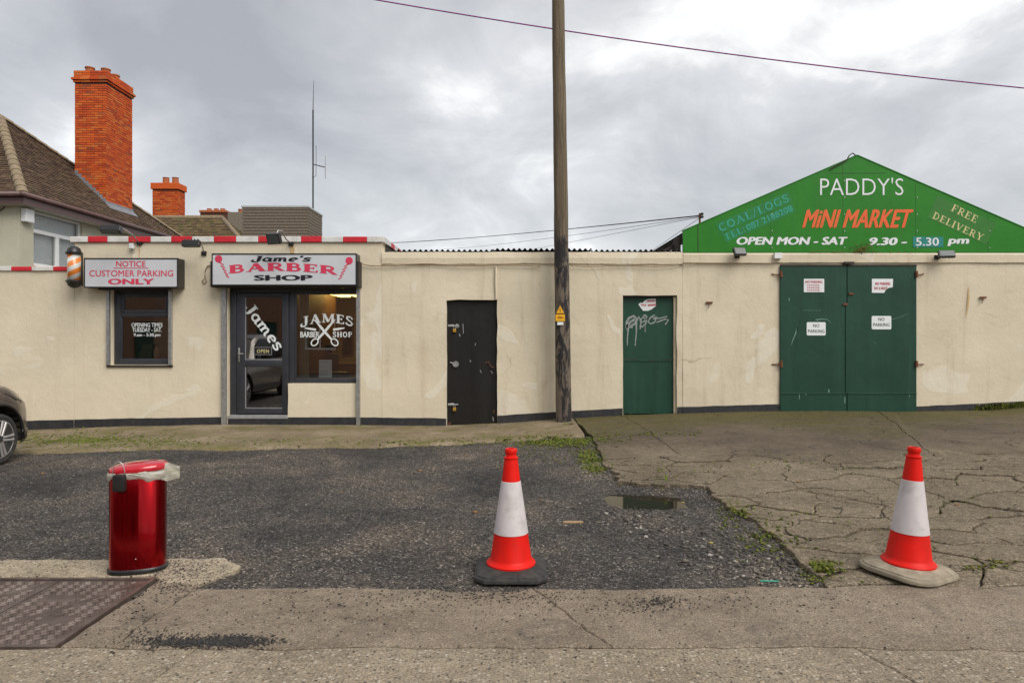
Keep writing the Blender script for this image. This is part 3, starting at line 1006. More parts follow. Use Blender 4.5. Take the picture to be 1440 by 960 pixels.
front = [[(-30, 1.18), (30, 1.18), (30, 3.19), (-30, 3.19)]]
for a, b in (((265, 915), (205, 960)), ((1195, 905), (1290, 962)), ((-900, 912), (-1000, 1000)), ((2300, 912), (2500, 1000))):
    front = split(front, gp(*a), gp(*b))
for q in front:
    slab(q, M['aggregate'], pave, 0.0, flat, 0.003, 0.05, 0.035, 'pavement_slab', 0.05)
strip = [[(-1.86, 3.20), (12, 3.20), (12, 4.0), (2.2, 4.0), (0.12, 3.955), (0.05, 3.90), (-0.35, 3.90), (-0.45, 3.955), (-1.86, 3.955)]]
for a, b in (((780, 848), (856, 905)),):
    strip = split(strip, gp(*a), gp(*b))
strip.append([(-2.125, 3.20), (-1.865, 3.20), (-1.865, 4.02), (-2.125, 4.10)])
strip.append([(-30, 3.20), (-4.4, 3.20), (-4.4, 4.10), (-30, 4.10)])
for q in strip:
    slab(q, M['pavement'], pave, 0.0, flat, 0.003, 0.05, 0.035, 'pavement_slab', 0.045)
worn = [[(-12, 4.16), (-2.16, 4.16), (-2.10, 4.06), (-1.90, 4.0), (-1.80, 4.16), (-1.70, 4.36), (-1.86, 4.47), (-2.2, 4.46), (-12, 4.47)]]
worn = split(worn, gp(60, 806), gp(150, 783))
for q in worn:
    slab(q, M['worn'], pave, 0.004, flat, 0.003, 0.05, 0.07, 'pavement_slab', 0.035)

# ---- broken concrete apron in front of the green gates
left_px = [(833, 616), (850, 650), (866, 679), (985, 686), (1003, 703), (1060, 745), (1110, 775), (1165, 811), (1176, 823)]
left_w = [gp(*q) for q in left_px]
YB = 7.9
xb = left_w[0]
for i in range(len(left_w) - 1):
    (x0, y0), (x1, y1) = left_w[i], left_w[i + 1]
    if (y0 - YB) * (y1 - YB) <= 0:
        t = (YB - y0) / (y1 - y0)
        xb = (x0 + (x1 - x0) * t, YB)
fr = [xb] + [q for q in left_w if q[1] < YB] + [(9.5, 4.02), (9.5, YB)]
bk = [q for q in left_w if q[1] >= YB] + [xb, (9.5, YB), (14.5, YB), (14.5, W + 0.03), (wx(806), W + 0.03)]
apron = sheet('concrete_apron', list(np.arange(0.4, 15, 0.4)), list(np.arange(3.96, W + .3, 0.2)), lambda x, y: G(x, y) - 0.055 if y > 4.1 else -0.07, M['soil'])
seeds = []
rs = random.Random(19)
tries = 0
while len(seeds) < 165 and tries < 6000:
    tries += 1
    s = (rs.uniform(0.9, 9.4), rs.uniform(4.0, YB))
    if all(((s[0] - q[0]) / 1.0) ** 2 + ((s[1] - q[1]) / 0.62) ** 2 > 0.18 for q in seeds):
        seeds.append(s)
for i, s in enumerate(seeds):
    q = fr[:]
    for j, o in enumerate(seeds):
        if i == j or len(q) < 3:
            continue
        dx, dy = s[0] - o[0], (s[1] - o[1]) * 2.4
        q = clip(q, ((s[0] + o[0]) / 2, (s[1] + o[1]) / 2), (dx, dy))
    if len(q) > 2 and abs(area(q)) > 0.01:
        slab(q, M['apron'], apron, 0.020 + rs.uniform(-.009, .007), lambda x, y: G(x, y) - .017 * (1 - sstep((y - 3.98) / .7)), rs.choice((.003, .004, .005, .006, .009)), 0.075, 0.12, 'slab', 0.07, 3.2)
backs = [bk]
for a, b in (((880, 588), (985, 660)), ((1250, 590), (1340, 668)), ):
    backs = split(backs, gp(*a), gp(*b))
for q in backs:
    slab(q, M['apron_back'], apron, 0.018, G, 0.003, 0.07, 0.04, 'slab', 0.14)

# ---- concrete path along the wall
edge_px = [(-400, 646), (-150, 641), (40, 636), (200, 632), (400, 630), (520, 628), (600, 625), (680, 621), (740, 618), (800, 615), (830, 613)]
ew = np.array([gp(*q) for q in edge_px])
pxs = np.arange(-10.5, ew[-1][0], 0.08)
pm = MB()
NA = 14
for x in pxs:
    ye = float(np.interp(x, ew[:, 0], ew[:, 1])) + 0.07 * fbm(x, 0, 5.0, 2.3) + 0.03 * fbm(x, 2, 5.0, 9.0)
    for k in range(NA):
        t = k / (NA - 1)
        if k < 3:
            y = ye + 0.035 * k
            z = G(x, y) + (-0.05, 0.008, 0.02)[k]
        else:
            tt = (k - 2) / (NA - 3)
            y = ye + 0.07 + (W + 0.05 - ye - 0.07) * tt
            z = G(x, y) + 0.02 + 0.006 * fbm(x, y, 4.0, 2.2)
        pm.v.append((x, y, z))
for i in range(len(pxs) - 1):
    for k in range(NA - 1):
        a = i * NA + k
        pm.f.append((a, a + NA, a + NA + 1, a + 1))
pm.build('path', M['path'], smooth=True, kind='structure', origin=(0, 0, 0), recalc=False)


# ---- loose stones, moss and weeds
def stones(name, xy, size, mat, zv, flat_=0.6, kind='stuff', parent=None):
    n = len(xy)
    base = np.array([(1, 0, 0), (-1, 0, 0), (0, 1, 0), (0, -1, 0), (0, 0, 1), (0, 0, -1)], float)
    v = base[None] * rng.uniform(0.55, 1.25, (n, 6, 3))
    v += rng.normal(0, 0.18, (n, 6, 3))
    v *= size[:, None, None]
    v[:, :, 2] *= flat_
    a = rng.uniform(0, 2 * PI, n)
    ca, sa = np.cos(a)[:, None], np.sin(a)[:, None]
    X = v[:, :, 0] * ca - v[:, :, 1] * sa + xy[:, 0][:, None]
    Y = v[:, :, 0] * sa + v[:, :, 1] * ca + xy[:, 1][:, None]
    Z = v[:, :, 2] + (zv + size * flat_ * 0.25)[:, None]
    verts = np.stack([X, Y, Z], 2).reshape(-1, 3)
    tri = np.array([(0, 2, 4), (2, 1, 4), (1, 3, 4), (3, 0, 4), (2, 0, 5), (1, 2, 5), (3, 1, 5), (0, 3, 5)])
    faces = (tri[None] + (np.arange(n) * 6)[:, None, None]).reshape(-1, 3)
    me = bpy.data.meshes.new(name)
    me.vertices.add(len(verts))
    me.vertices.foreach_set('co', verts.ravel())
    me.loops.add(len(faces) * 3)
    me.loops.foreach_set('vertex_index', faces.ravel().astype(np.int32))
    me.polygons.add(len(faces))
    me.polygons.foreach_set('loop_start', np.arange(0, len(faces) * 3, 3, dtype=np.int32))
    me.update(calc_edges=True)
    me.materials.append(mat)
    ob = bpy.data.objects.new(name, me)
    COL.objects.link(ob)
    if parent:
        ob.parent = parent
    if kind:
        ob['kind'] = kind
    return ob


def in_apron(x, y, m=0.0):
    ys = np.array([q[1] for q in left_w])[::-1]
    xs = np.array([q[0] for q in left_w])[::-1]
    return x > np.interp(y, ys, xs) - m


# chippings over the lot, denser near the street
N = 46000
y_ = 3.9 + 5.4 * rng.power(0.75, N)
x_ = rng.uniform(-1, 1, N) * (0.80 * y_ + 0.2)
k_ = ~in_apron(x_, y_, 0.02) & (x_ < 2.8) & (y_ < np.interp(x_, ew[:, 0], ew[:, 1]))
k_ &= ((x_ - PUD.x) / 0.42) ** 2 + ((y_ - PUD.y) / 0.30) ** 2 > 1
k_ &= ~((x_ < -1.72) & (y_ < 4.48))
x_, y_ = x_[k_], y_[k_]
zl = np.array([lot_z(a, b) for a, b in zip(x_, y_)])
o = stones('gravel', np.stack([x_, y_], 1), rng.uniform(0.0025, 0.0075, len(x_)) * (1 + 0.05 * (y_ - 4)), M['gravel'], zl)
tag(o, 'loose grey chippings spread over the worn asphalt forecourt', 'gravel')

# coarser rubble near the broken edge of the apron
N = 950
t_ = rng.uniform(0, 1, N)
xr = 0.9 + 1.25 * t_ + rng.normal(-0.18, 0.26, N)
yr = 6.0 - 2.05 * t_ + rng.normal(0.0, 0.24, N)
k_ = ~in_apron(xr, yr, 0.03) & (yr > 4.0) & (((xr - PUD.x) / 0.45) ** 2 + ((yr - PUD.y) / 0.30) ** 2 > 1)
xr, yr = xr[k_], yr[k_]
sz_r = rng.uniform(0.006, 0.02, len(xr)) * rng.uniform(0.6, 1.7, len(xr))
ex, ey = [], []
for (a, b) in zip(left_w, left_w[1:]):
    for _ in range(int(math.dist(a, b) * 620)):
        t = random.random()
        ex.append(a[0] + (b[0] - a[0]) * t - abs(random.gauss(0, .07)) + .05)
        ey.append(a[1] + (b[1] - a[1]) * t + random.gauss(-.01, .04))
ex, ey = np.array(ex), np.array(ey)
k_ = (ey > 4.0) & (((ex - PUD.x) / 0.42) ** 2 + ((ey - PUD.y) / 0.30) ** 2 > 1)
xr, yr, sz_r = np.concatenate([xr, ex[k_]]), np.concatenate([yr, ey[k_]]), np.concatenate([sz_r, rng.uniform(.004, .012, int(k_.sum()))])
o = stones('rubble', np.stack([xr, yr], 1), sz_r, M['rubble'], np.array([lot_z(a, b) for a, b in zip(xr, yr)]), 0.5)
tag(o, 'broken stones lying below the ragged edge of the concrete', 'rubble')

# black grit trodden over the pavement
pts = []
for (px, py, sx, sy, n) in ((262, 797, 34, 10, 900), (235, 815, 26, 16, 420), (325, 902, 30, 4, 1300), (260, 903, 30, 4, 700), (225, 900, 30, 8, 180), (60, 798, 60, 8, 160), (180, 870, 26, 18, 90), (720, 838, 60, 9, 260), (905, 850, 40, 7, 160), (930, 845, 14, 4, 110), (560, 838, 110, 10, 200), (1060, 842, 90, 10, 120), (430, 860, 120, 22, 130), (800, 880, 330, 35, 150)):
    for _ in range(n):
        q = gp(random.gauss(px, sx), max(783, random.gauss(py, sy)))
        if q[1] < 4.46 and (q[0] < -1.75 or q[1] < 3.97) and not (q[0] < -2.13 and q[1] < 4.14):
            pts.append(q)
pts = np.array(pts)
o = stones('grit', pts, rng.uniform(0.0025, 0.0075, len(pts)), M['dark_gravel'], np.full(len(pts), 0.003))
tag(o, 'black grit scattered over the pale pavement', 'grit')


def weeds(name, spots, mat, label, cat, blade=(0.03, 0.09), parent=None):
    """spots: (x, y, z, radius, count) -> upright blades and flat leaflets"""
    mb = MB()
    for (x, y, z, r, n) in spots:
        for _ in range(n):
            a, d = random.uniform(0, 2 * PI), r * math.sqrt(random.random())
            px, py = x + d * math.cos(a), y + d * math.sin(a) * 0.8
            h = random.uniform(*blade)
            b = random.uniform(0, 2 * PI)
            wv = random.uniform(0.004, 0.010)
            lx, ly = math.cos(b) * h * random.uniform(.3, .9), math.sin(b) * h * random.uniform(.3, .9)
            ox, oy = -math.sin(b) * wv, math.cos(b) * wv
            i = len(mb.v)
            mb.v += [(px - ox, py - oy, z), (px + ox, py + oy, z), (px + lx * .5 + ox * 1.3, py + ly * .5 + oy * 1.3, z + h * .7), (px + lx * .5 - ox * 1.3, py + ly * .5 - oy * 1.3, z + h * .7), (px + lx, py + ly, z + h * .8)]
            mb.f += [(i, i + 1, i + 2, i + 3), (i + 3, i + 2, i + 4)]
    o = mb.build(name, mat, parent, recalc=False, kind='stuff')
    return tag(o, label, cat)


def cushions(name, px_spots, mat, label, cat, up):
    xy, sz, zz = [], [], []
    for (px, py, sx, sy, n) in px_spots:
        for _ in range(n):
            q = gp(random.gauss(px, sx), random.gauss(py, sy))
            xy.append(q)
            sz.append(random.uniform(0.005, 0.017) * max(1.0, q[1] / 6.5))
            zz.append(G(*q) + up(*q))
    o = stones(name, np.array(xy), np.array(sz), mat, np.array(zz), 0.45)
    return tag(o, label, cat)


def joint_moss():
    pool = [p for nm, r in RINGS if nm == 'slab' for p in r if p[1] < 8.2 and abs(p[0]) < .78 * p[1] + .2]
    out = []
    for p in pool:
        if fbm(p[0], p[1], 40.0, 1.1) > -0.05 and random.random() < .5:
            for _ in range(random.randint(1, 4)):
                out.append((p[0] + random.gauss(0, .02), p[1] + random.gauss(0, .012)))
    return np.array(out)


def upz(x, y):
    if bool(in_apron(np.array(x), np.array(y))):
        return 0.018
    if y > float(np.interp(x, ew[:, 0], ew[:, 1])) and x < ew[-1][0]:
        return 0.02
    return -0.012


cushions('moss', [(790, 620, 38, 3, 1000), (828, 640, 9, 7, 420), (835, 655, 9, 4, 380), (760, 632, 40, 8, 150), (110, 620, 70, 6, 900), (120, 622, 28, 3, 420), (230, 624, 50, 4, 260), (380, 624, 25, 3, 110), (560, 624, 50, 3, 150), (660, 621, 40, 2, 120), (1035, 722, 14, 9, 150), (1075, 757, 22, 12, 170), (1155, 803, 13, 7, 230), (930, 672, 4, 10, 40), (1100, 655, 50, 7, 70), (1000, 668, 30, 4, 60), (1385, 800, 16, 2, 40), (1405, 792, 10, 2, 20), (1240, 745, 60, 6, 60), (1130, 720, 60, 6, 50), (880, 612, 30, 1.5, 60), (945, 612, 30, 1.5, 60)], M['moss'], 'bright moss in the cracks and along the edges of the concrete', 'moss', upz)
jm = joint_moss()
o = stones('joint_moss', jm, rng.uniform(.004, .012, len(jm)), M['moss'], np.array([G(a, b) + .010 for a, b in jm]), .5)
tag(o, 'yellow green moss growing in the cracks of the concrete apron', 'moss')
ws = []
for (px, py, r, n) in ((770, 619, .25, 90), (800, 617, .25, 120), (826, 618, .18, 110), (842, 646, .14, 80), (836, 657, .14, 70), (1154, 800, .07, 70), (1160, 806, .06, 50), (1040, 723, .07, 30), (1070, 752, .08, 35), (120, 603, .15, 22), (880, 585, .15, 20), (800, 598, .10, 25), (505, 600, .1, 10)):
    q = gp(px, py)
    ws.append((q[0], q[1], G(*q) + upz(*q) - 0.005, r, n))
weeds('low_weeds', ws, M['moss'], 'small green weeds rooted in the joints of the forecourt', 'weeds', (0.010, 0.034))
ws = []
for px in range(1370, 1500, 6):
    x = wx(px)
    ws.append((x, W - 0.08, wall_base(x) + 0.02, 0.07, 22 if px > 1385 else 8))
weeds('wall_weeds', ws, M['moss'], 'strip of green weeds at the foot of the cream wall beyond the gates', 'weeds', (0.04, 0.13))

lv = []
for (px, py) in ((655, 638), (702, 656), (850, 603), (1122, 679), (830, 596), (875, 600), (668, 717), (940, 645), (1000, 760), (60, 664), (960, 704), (760, 700), (590, 660), (480, 690), (905, 618), (1345, 712)):
    lv.append(gp(px, py))
o = stones('fallen_leaves', np.array(lv), rng.uniform(0.018, 0.034, len(lv)), M['leaf'], np.array([G(*q) + upz(*q) for q in lv]), 0.12)
tag(o, 'few small orange leaves scattered over forecourt and path', 'leaves')

# ================================================================== walls of the street front
def grid_wall(x0, x1, z0, z1, y, thick, openings, step=0.22, seed=0.0, rough=0.006):
    """wall with openings [(xa, xb, za, zb)]; its face is slightly uneven"""
    def breaks(lo, hi, extra):
        b = sorted({lo, hi, *[e for e in extra if lo < e < hi]})
        out = []
        for a, c in zip(b, b[1:]):
            n = max(1, int(round((c - a) / step)))
            out += [a + (c - a) * k / n for k in range(n)]
        return out + [hi]
    xs = breaks(x0, x1, [e for o in openings for e in o[:2]])
    zs = breaks(z0, z1, [e for o in openings for e in o[2:]])
    nx, nz = len(xs), len(zs)

    def full(i, j):
        if i < 0 or j < 0 or i >= nx - 1 or j >= nz - 1:
            return False
        cx, cz = (xs[i] + xs[i + 1]) / 2, (zs[j] + zs[j + 1]) / 2
        return not any(a < cx < b and c < cz < d for a, b, c, d in openings)
    mb = MB()
    for yy in (0, 1):
        for z in zs:
            for x in xs:
                if yy == 0:
                    e = rough * 1.2
                    mb.v.append((x + (e * fbm(x, z, seed, 3.0) if x0 < x < x1 else 0), y + rough * fbm(x, z, seed + 5, 1.3), z + (e * fbm(x, z, seed + 9, 3.0) if z > z0 else 0)))
                else:
                    mb.v.append((x, y + thick, z))
    off = nx * nz
    for j in range(nz - 1):
        for i in range(nx - 1):
            if not full(i, j):
                continue
            a, b, c, d = j * nx + i, j * nx + i + 1, (j + 1) * nx + i + 1, (j + 1) * nx + i
            mb.f.append((a, b, c, d))
            mb.f.append((d + off, c + off, b + off, a + off))
            for (di, dj, p, q) in ((-1, 0, d, a), (1, 0, b, c), (0, -1, a, b), (0, 1, c, d)):
                if not full(i + di, j + dj):
                    mb.f.append((p, p + off, q + off, q))
    return mb


_plt = [(-400, 598), (37, 591.5), (160, 588.5), (300, 586.5), (505, 586.5), (628, 588), (697, 584.5), (780, 579), (875, 574), (948, 572.5), (1096, 568), (1284, 571.5), (1380, 567), (1440, 564), (1700, 552)]
_plx = [wx(a) for a, b in _plt]
_plz = [wz(b) for a, b in _plt]


def plinth(parent, px0, px1, y=W):
    x0, x1 = wx(px0), wx(px1)
    n = max(2, int((x1 - x0) / 0.1))
    mb = MB()
    for i in range(n + 1):
        x = x0 + (x1 - x0) * i / n
        zt = float(np.interp(x, _plx, _plz)) + 0.008 * fbm(x, 1, 2, 4.0)
        zb = wall_base(x) - 0.1
        mb.v += [(x, y - 0.014, zb), (x, y - 0.013 + 0.004 * fbm(x, 4, 2, 5.0), zt), (x, y + 0.03, zt + 0.006)]
    for i in range(n):
        for k in range(2):
            a = i * 3 + k
            mb.f.append((a, a + 3, a + 4, a + 1))
    mb.f += [(0, 1, 2), (3 * n, 3 * n + 2, 3 * n + 1)]
    return mb.build('plinth', M['plinth'], parent)


# ---- low yard wall at the far left
low = thing('yard_wall', (wx(-60), W, wall_base(wx(40))), 'low cream rendered wall with red and white coping left of the barber shop', 'wall')
LX0, LX1 = -13.5, wx(105)
LZ = wz(381)
grid_wall(LX0, LX1 - 0.002, -0.5, LZ, W, 0.22, [], seed=2.0).build('wall', M['cream'], low)
plinth(low, -300, 104)


def coping_run(parent, x_edges, z0, z1, y0, y1, red_first, tilt=0.0):
    red = red_first
    for a, b in zip(x_edges, x_edges[1:]):
        MB().box(a + 0.002, b - 0.002, y0 + random.uniform(-.003, .003), y1, z0, z1 + random.uniform(-.004, .004), 0.008).build('coping_block', M['red_tile'] if red else M['white_tile'], parent)
        red = not red


coping_run(low, [wx(p) for p in (-105, -75, -45, -13, 17, 46, 76, 104.6)], LZ + 0.002, LZ + 0.075, W - 0.03, W + 0.26, True)

# ---- barber shop
shop = thing('barber_shop', (wx(310), W, wall_base(wx(310))), 'single storey cream barber shop with glazed grey door and striped coping', 'shop')
SX0, SX1 = wx(105), wx(537)
SZ = wz(341)
win = (wx(156.5), wx(238.5), wz(513), wz(406))
dor = (wx(320.5), wx(405), -0.5, wz(404))
big = (wx(405), wx(502), wz(539), wz(404))
grid_wall(SX0, SX1, -0.5, SZ, W, 0.22, [win, dor, big], seed=1.0).build('wall', M['cream'], shop)
MB().box(SX0, SX0 + 0.2, W + 0.221, W + 6, -0.5, SZ).build('side_wall', M['cream'], shop)
MB().box(SX1 - 0.2, SX1, W + 0.221, W + 6, -0.5, SZ).build('side_wall', M['cream'], shop)
MB().box(SX0 + 0.201, SX1 - 0.201, W + 5.8, W + 6, -0.5, SZ).build('back_wall', M['cream'], shop)
MB().box(SX0 + 0.201, SX1 - 0.201, W + 0.221, W + 5.79, SZ - 0.25, SZ - 0.12).build('roof', M['slate'], shop)
plinth(shop, 105, 312.5)
plinth(shop, 405, 501)
plinth(shop, 507.5, 537)
coping_run(shop, [wx(p) for p in (100, 125, 152.5, 182, 213, 242, 271.5, 302, 333, 364, 394, 424, 453, 483, 516.5, 541)], SZ + 0.002, SZ + 0.098, W - 0.04, W + 0.30, False)
yy = W + 0.302
red = False
while yy < W + 5.9:
    MB().box(SX1 - 0.22, SX1 + 0.045, yy + 0.002, yy + 0.35, SZ + 0.002, SZ + 0.096, 0.008).build('coping_block', M['red_tile'] if red else M['white_tile'], shop)
    red = not red
    yy += 0.355
MB().box(SX1 + 0.001, SX1 + 0.022, W + 0.30, W + 5.9, SZ - 0.28, SZ - 0.004).build('fascia', M['trim_dark'], shop)
# interior shell
IX0, IX1, IY0, IY1, IZ0, IZ1 = SX0 + 0.22, SX1 - 0.22, W + 0.225, W + 4.4, 0.06, 2.62
ib = MB()
ib.poly([(IX0, IY1, IZ0), (IX1, IY1, IZ0), (IX1, IY1, IZ1), (IX0, IY1, IZ1)])
ib.poly([(IX0, IY0, IZ0), (IX0, IY1, IZ0), (IX0, IY1, IZ1), (IX0, IY0, IZ1)])
ib.poly([(IX1, IY0, IZ0), (IX1, IY0, IZ1), (IX1, IY1, IZ1), (IX1, IY1, IZ0)])
ib.build('interior_wall', M['shop_wall'], shop, recalc=False)
MB().box(IX0, IX1, IY0, IY1, IZ1, IZ1 + 0.03).build('ceiling', M['white_tile'], shop)
MB().box(IX0, IX1, IY0, IY1, IZ0 - 0.05, IZ0).build('floor', M['shop_floor'], shop)
MB().box(wx(320.5) - 0.25, wx(320.5) - 0.2, IY0, IY0 + 2.6, IZ0, IZ1).build('partition_light_screen', M['wood'], shop)
MB().box(wx(409), wx(411), IY0, IY0 + 2.6, IZ0, IZ1).build('partition_light_screen', M['wood'], shop)  # added dark screen, blocks the room light behind the door
MB().box(wx(320.5) - 0.19, wx(408.9), IY0 + 2.5, IY0 + 2.55, IZ0, IZ1).build('partition_light_screen', M['wood'], shop)  # added back of that screen, keeps the space behind the door dark


def bars(name, mat, parent, y0, y1, rects, c=0.004):
    mb = MB()
    for (a, b, t, bt) in rects:       # photo pixels: left, right, top, bottom
        mb.box(wx(a, W), wx(b, W), y0, y1, wz(bt, W), wz(t, W), c)
    return mb.build(name, mat, parent, smooth=30)


def rect_plate(name, mat, parent, y, a, b, t, bt, d=0.006):
    return MB().box(wx(a), wx(b), y, y + d, wz(bt), wz(t)).build(name, mat, parent)


FY = W + 0.075
# door
fr_ = bars('door_frame', M['anthracite'], shop, FY, FY + 0.07, [(321, 330, 405, 594), (404.5, 412, 405, 588), (330, 404.5, 405, 411)])
door = bars('door', M['anthracite'], shop, FY - 0.012, FY + 0.045, [(330.8, 342.5, 411.6, 582), (395, 404, 411.6, 582), (342.5, 395, 411.6, 418), (342.5, 395, 506, 516), (342.5, 395, 574.5, 582)])
hinge_x = wx(404)


def pane(name, parent, y, a, b, t, bt, mat=None, yaw=0.0):
    mb = MB()
    x0, x1, z0, z1 = wx(a), wx(b), wz(bt), wz(t)
    s = -math.tan(R(yaw)) * (x1 - x0) / 2
    mb.poly([(x0, y - s, z0), (x1, y + s, z0), (x1, y + s, z1), (x0, y - s, z1)])
    return mb.build(name, mat or M['glass'], parent, recalc=False)


pane('pane', door, FY + 0.015, 342.5, 395, 418, 506, yaw=0.55)
pane('pane', door, FY + 0.015, 342.5, 395, 516, 574.5, yaw=0.55)
bars('glazing_bead', M['alu'], door, FY - 0.006, FY + 0.004, [(342.5, 343.6, 418, 506), (342.5, 343.6, 516, 574.5), (343.6, 395, 573.6, 574.5), (343.6, 395, 505, 506)], 0)
hd = MB()
hd.box(wx(333.2), wx(335.6), FY - 0.026, FY - 0.012, wz(509), wz(489), 0.004)
hd.tube([(wx(334.4), FY - 0.02, wz(497)), (wx(334.4), FY - 0.06, wz(497)), (wx(342), FY - 0.06, wz(497.4))], 0.009, 8)
hd.build('handle', M['steel'], door, smooth=40)
MB().box(wx(321), wx(405), W - 0.02, W + 0.2, wz(588.5), wz(583.5), 0.006).build('threshold', M['alu'], shop)
MB().box(wx(321), wx(405), W - 0.012, W + 0.2, -0.4, wz(588.8)).build('step', M['plinth'], shop)
# wide window
sw = bars('window', M['anthracite'], shop, FY, FY + 0.07, [(412.2, 414.5, 405, 533), (500, 502, 405, 539), (414.5, 500, 405, 413.5), (412.2, 500, 532, 539)])
pane('pane', sw, FY + 0.02, 414.5, 500, 413.5, 532)
# small window
fw = bars('window', M['anthracite'], shop, FY, FY + 0.07, [(157, 164.5, 407, 513), (235.5, 238, 407, 513), (164.5, 235.5, 407, 411.5), (164.5, 235.5, 440.5, 445), (164.5, 235.5, 504.5, 513), (164.5, 171, 411.5, 440.5), (229, 235.5, 411.5, 440.5), (171, 229, 411.5, 417.5), (171, 229, 435.5, 440.5), (164.5, 167.5, 445, 504.5), (233, 235.5, 445, 504.5)])
pane('pane', fw, FY + 0.025, 171, 229, 417.5, 435.5)
pane('pane', fw, FY + 0.025, 167.5, 233, 445, 504.5)
MB().box(wx(151), wx(243.5), W - 0.03, W + 0.14, wz(516), wz(513.2), 0.004).build('sill', M['trim_dark'], fw)


def rail(a, b, t, bt):
    x0, x1 = wx(a), wx(b)
    mb = MB()
    mb.box(x0, x1, W - 0.055, W - 0.004, wz(bt), wz(t), 0.004)
    mb.box(x0 + (x1 - x0) * .62, x1 - 0.001, W - 0.058, W - 0.0555, wz(bt) + 0.003, wz(t) - 0.003)
    return mb.build('shutter_rail', M['galv'], shop)


rail(151.8, 156, 405, 513)
rail(238.7, 243.2, 405, 513)
rail(312.8, 319.6, 402, 598)
rail(501.8, 507, 402, 598)


# vinyl lettering on the glass
GY = FY - 0.004


def wc(px, py, y):
    return (wx(px), y, wz(py))


serif('vinyl_lettering', 'James', M['vinyl_white'], door, wc(368, 459.5, FY + 0.008), 78 * MPP, 18.5 * MPP, rot=-53, fat=1.15)
ob_ = bars('open_sign', M['sign_black'], door, FY + 0.004, FY + 0.008, [(355, 379.5, 488.5, 498.5)], 0)
sans('lettering', 'OPEN', M['gold'], ob_, wc(367.3, 493.7, FY + 0.002), 17 * MPP, 5.2 * MPP, bold=0.02, spacing=1.2)
bars('border', M['galv'], ob_, FY + 0.001, FY + 0.0038, [(354.6, 380, 488, 488.8), (354.6, 380, 498.2, 499), (354.6, 355.4, 488.8, 498.2), (379.2, 380, 488.8, 498.2)], 0)
VY = FY + 0.013
serif('vinyl_lettering', 'JAMES', M['vinyl_white'], sw, wc(457.5, 453.5, VY), 75 * MPP, 15.5 * MPP, arch=0.07, fat=1.1, track=0.06)
sans('vinyl_lettering', 'BARBER', M['vinyl_white'], sw, wc(433.5, 470.2, VY), 27 * MPP, 8.2 * MPP, bold=0.03)
serif('vinyl_lettering', 'SHOP', M['vinyl_white'], sw, wc(479.5, 470.2, VY), 27.5 * MPP, 8.2 * MPP, track=0.08, fat=1.1)
sc_ = []
for s in (1, -1):
    fx = lambda x: 456.5 + s * x
    sc_.append(([(fx(-15), 449), (fx(-6), 459), (fx(1), 467.5), (fx(7), 474), (fx(10), 477.5)], [1.0, 3.4, 3.6, 3.0, 2.4]))
    sc_.append(([(fx(14 + 4.6 * math.cos(a) + 1.5 * math.sin(a)), 481 + 4.9 * math.sin(a)) for a in np.linspace(0, 2 * PI, 17)], 1.7))
    sc_.append(([(fx(-28), 461), (fx(-20), 462.3), (fx(-12), 463.5)], [1.5, 3.0, 3.0]))
strokes_on('scissors_emblem', sc_, M['vinyl_white'], sw, FY + 0.0125)
nt = rect_plate('notice_paper', M['paper'], sw, FY + 0.030, 446, 464.5, 506, 531.5, 0.001)
strokes_on('printed_lines', [([(450, y), (461, y)], 0.7) for y in (509, 521.5, 524, 527)], M['alu'], nt, FY + 0.029)['kind'] = 'stuff'
for (t, y, w) in (('OPENING TIMES', 456.6, 44), ('TUESDAY - SAT.', 463.6, 42), ('9.am - 5:30.pm', 471.3, 38)):
    sans('vinyl_lettering', t, M['vinyl_white'], fw, wc(202.5, y, FY + 0.02), w * MPP, 6.0 * MPP, bold=0.025)

# ---- things inside the shop
def barber_chair(x, y):
    t = thing('barber_chair', (x, y, IZ0), 'black leather barber chair seen through the wide shop window', 'chair')
    MB().box(x - .27, x + .27, y - .25, y + .27, IZ0 + .45, IZ0 + .58, 0.04).build('seat', M['leather'], t, smooth=40)
    MB().box(x - .26, x + .26, y + .22, y + .34, IZ0 + .55, IZ0 + 1.08, 0.04).build('backrest', M['leather'], t, smooth=40)
    MB().box(x - .13, x + .13, y + .24, y + .32, IZ0 + 1.09, IZ0 + 1.26, 0.03).build('headrest', M['leather'], t, smooth=40)
    for s in (-1, 1):
        MB().box(x + s * .31 - .035, x + s * .31 + .035, y - .2, y + .25, IZ0 + .68, IZ0 + .74, 0.02).build('armrest', M['leather'], t)
        MB().box(x + s * .31 - .015, x + s * .31 + .015, y - .02, y + .05, IZ0 + .5, IZ0 + .68).build('arm_support', M['chrome'], t)
    MB().lathe([(.24, 0), (.24, .03), (.05, .06), (.05, .46), (.1, .46)], 20, (x, y, IZ0)).build('pedestal', M['chrome'], t, smooth=40)
    return t


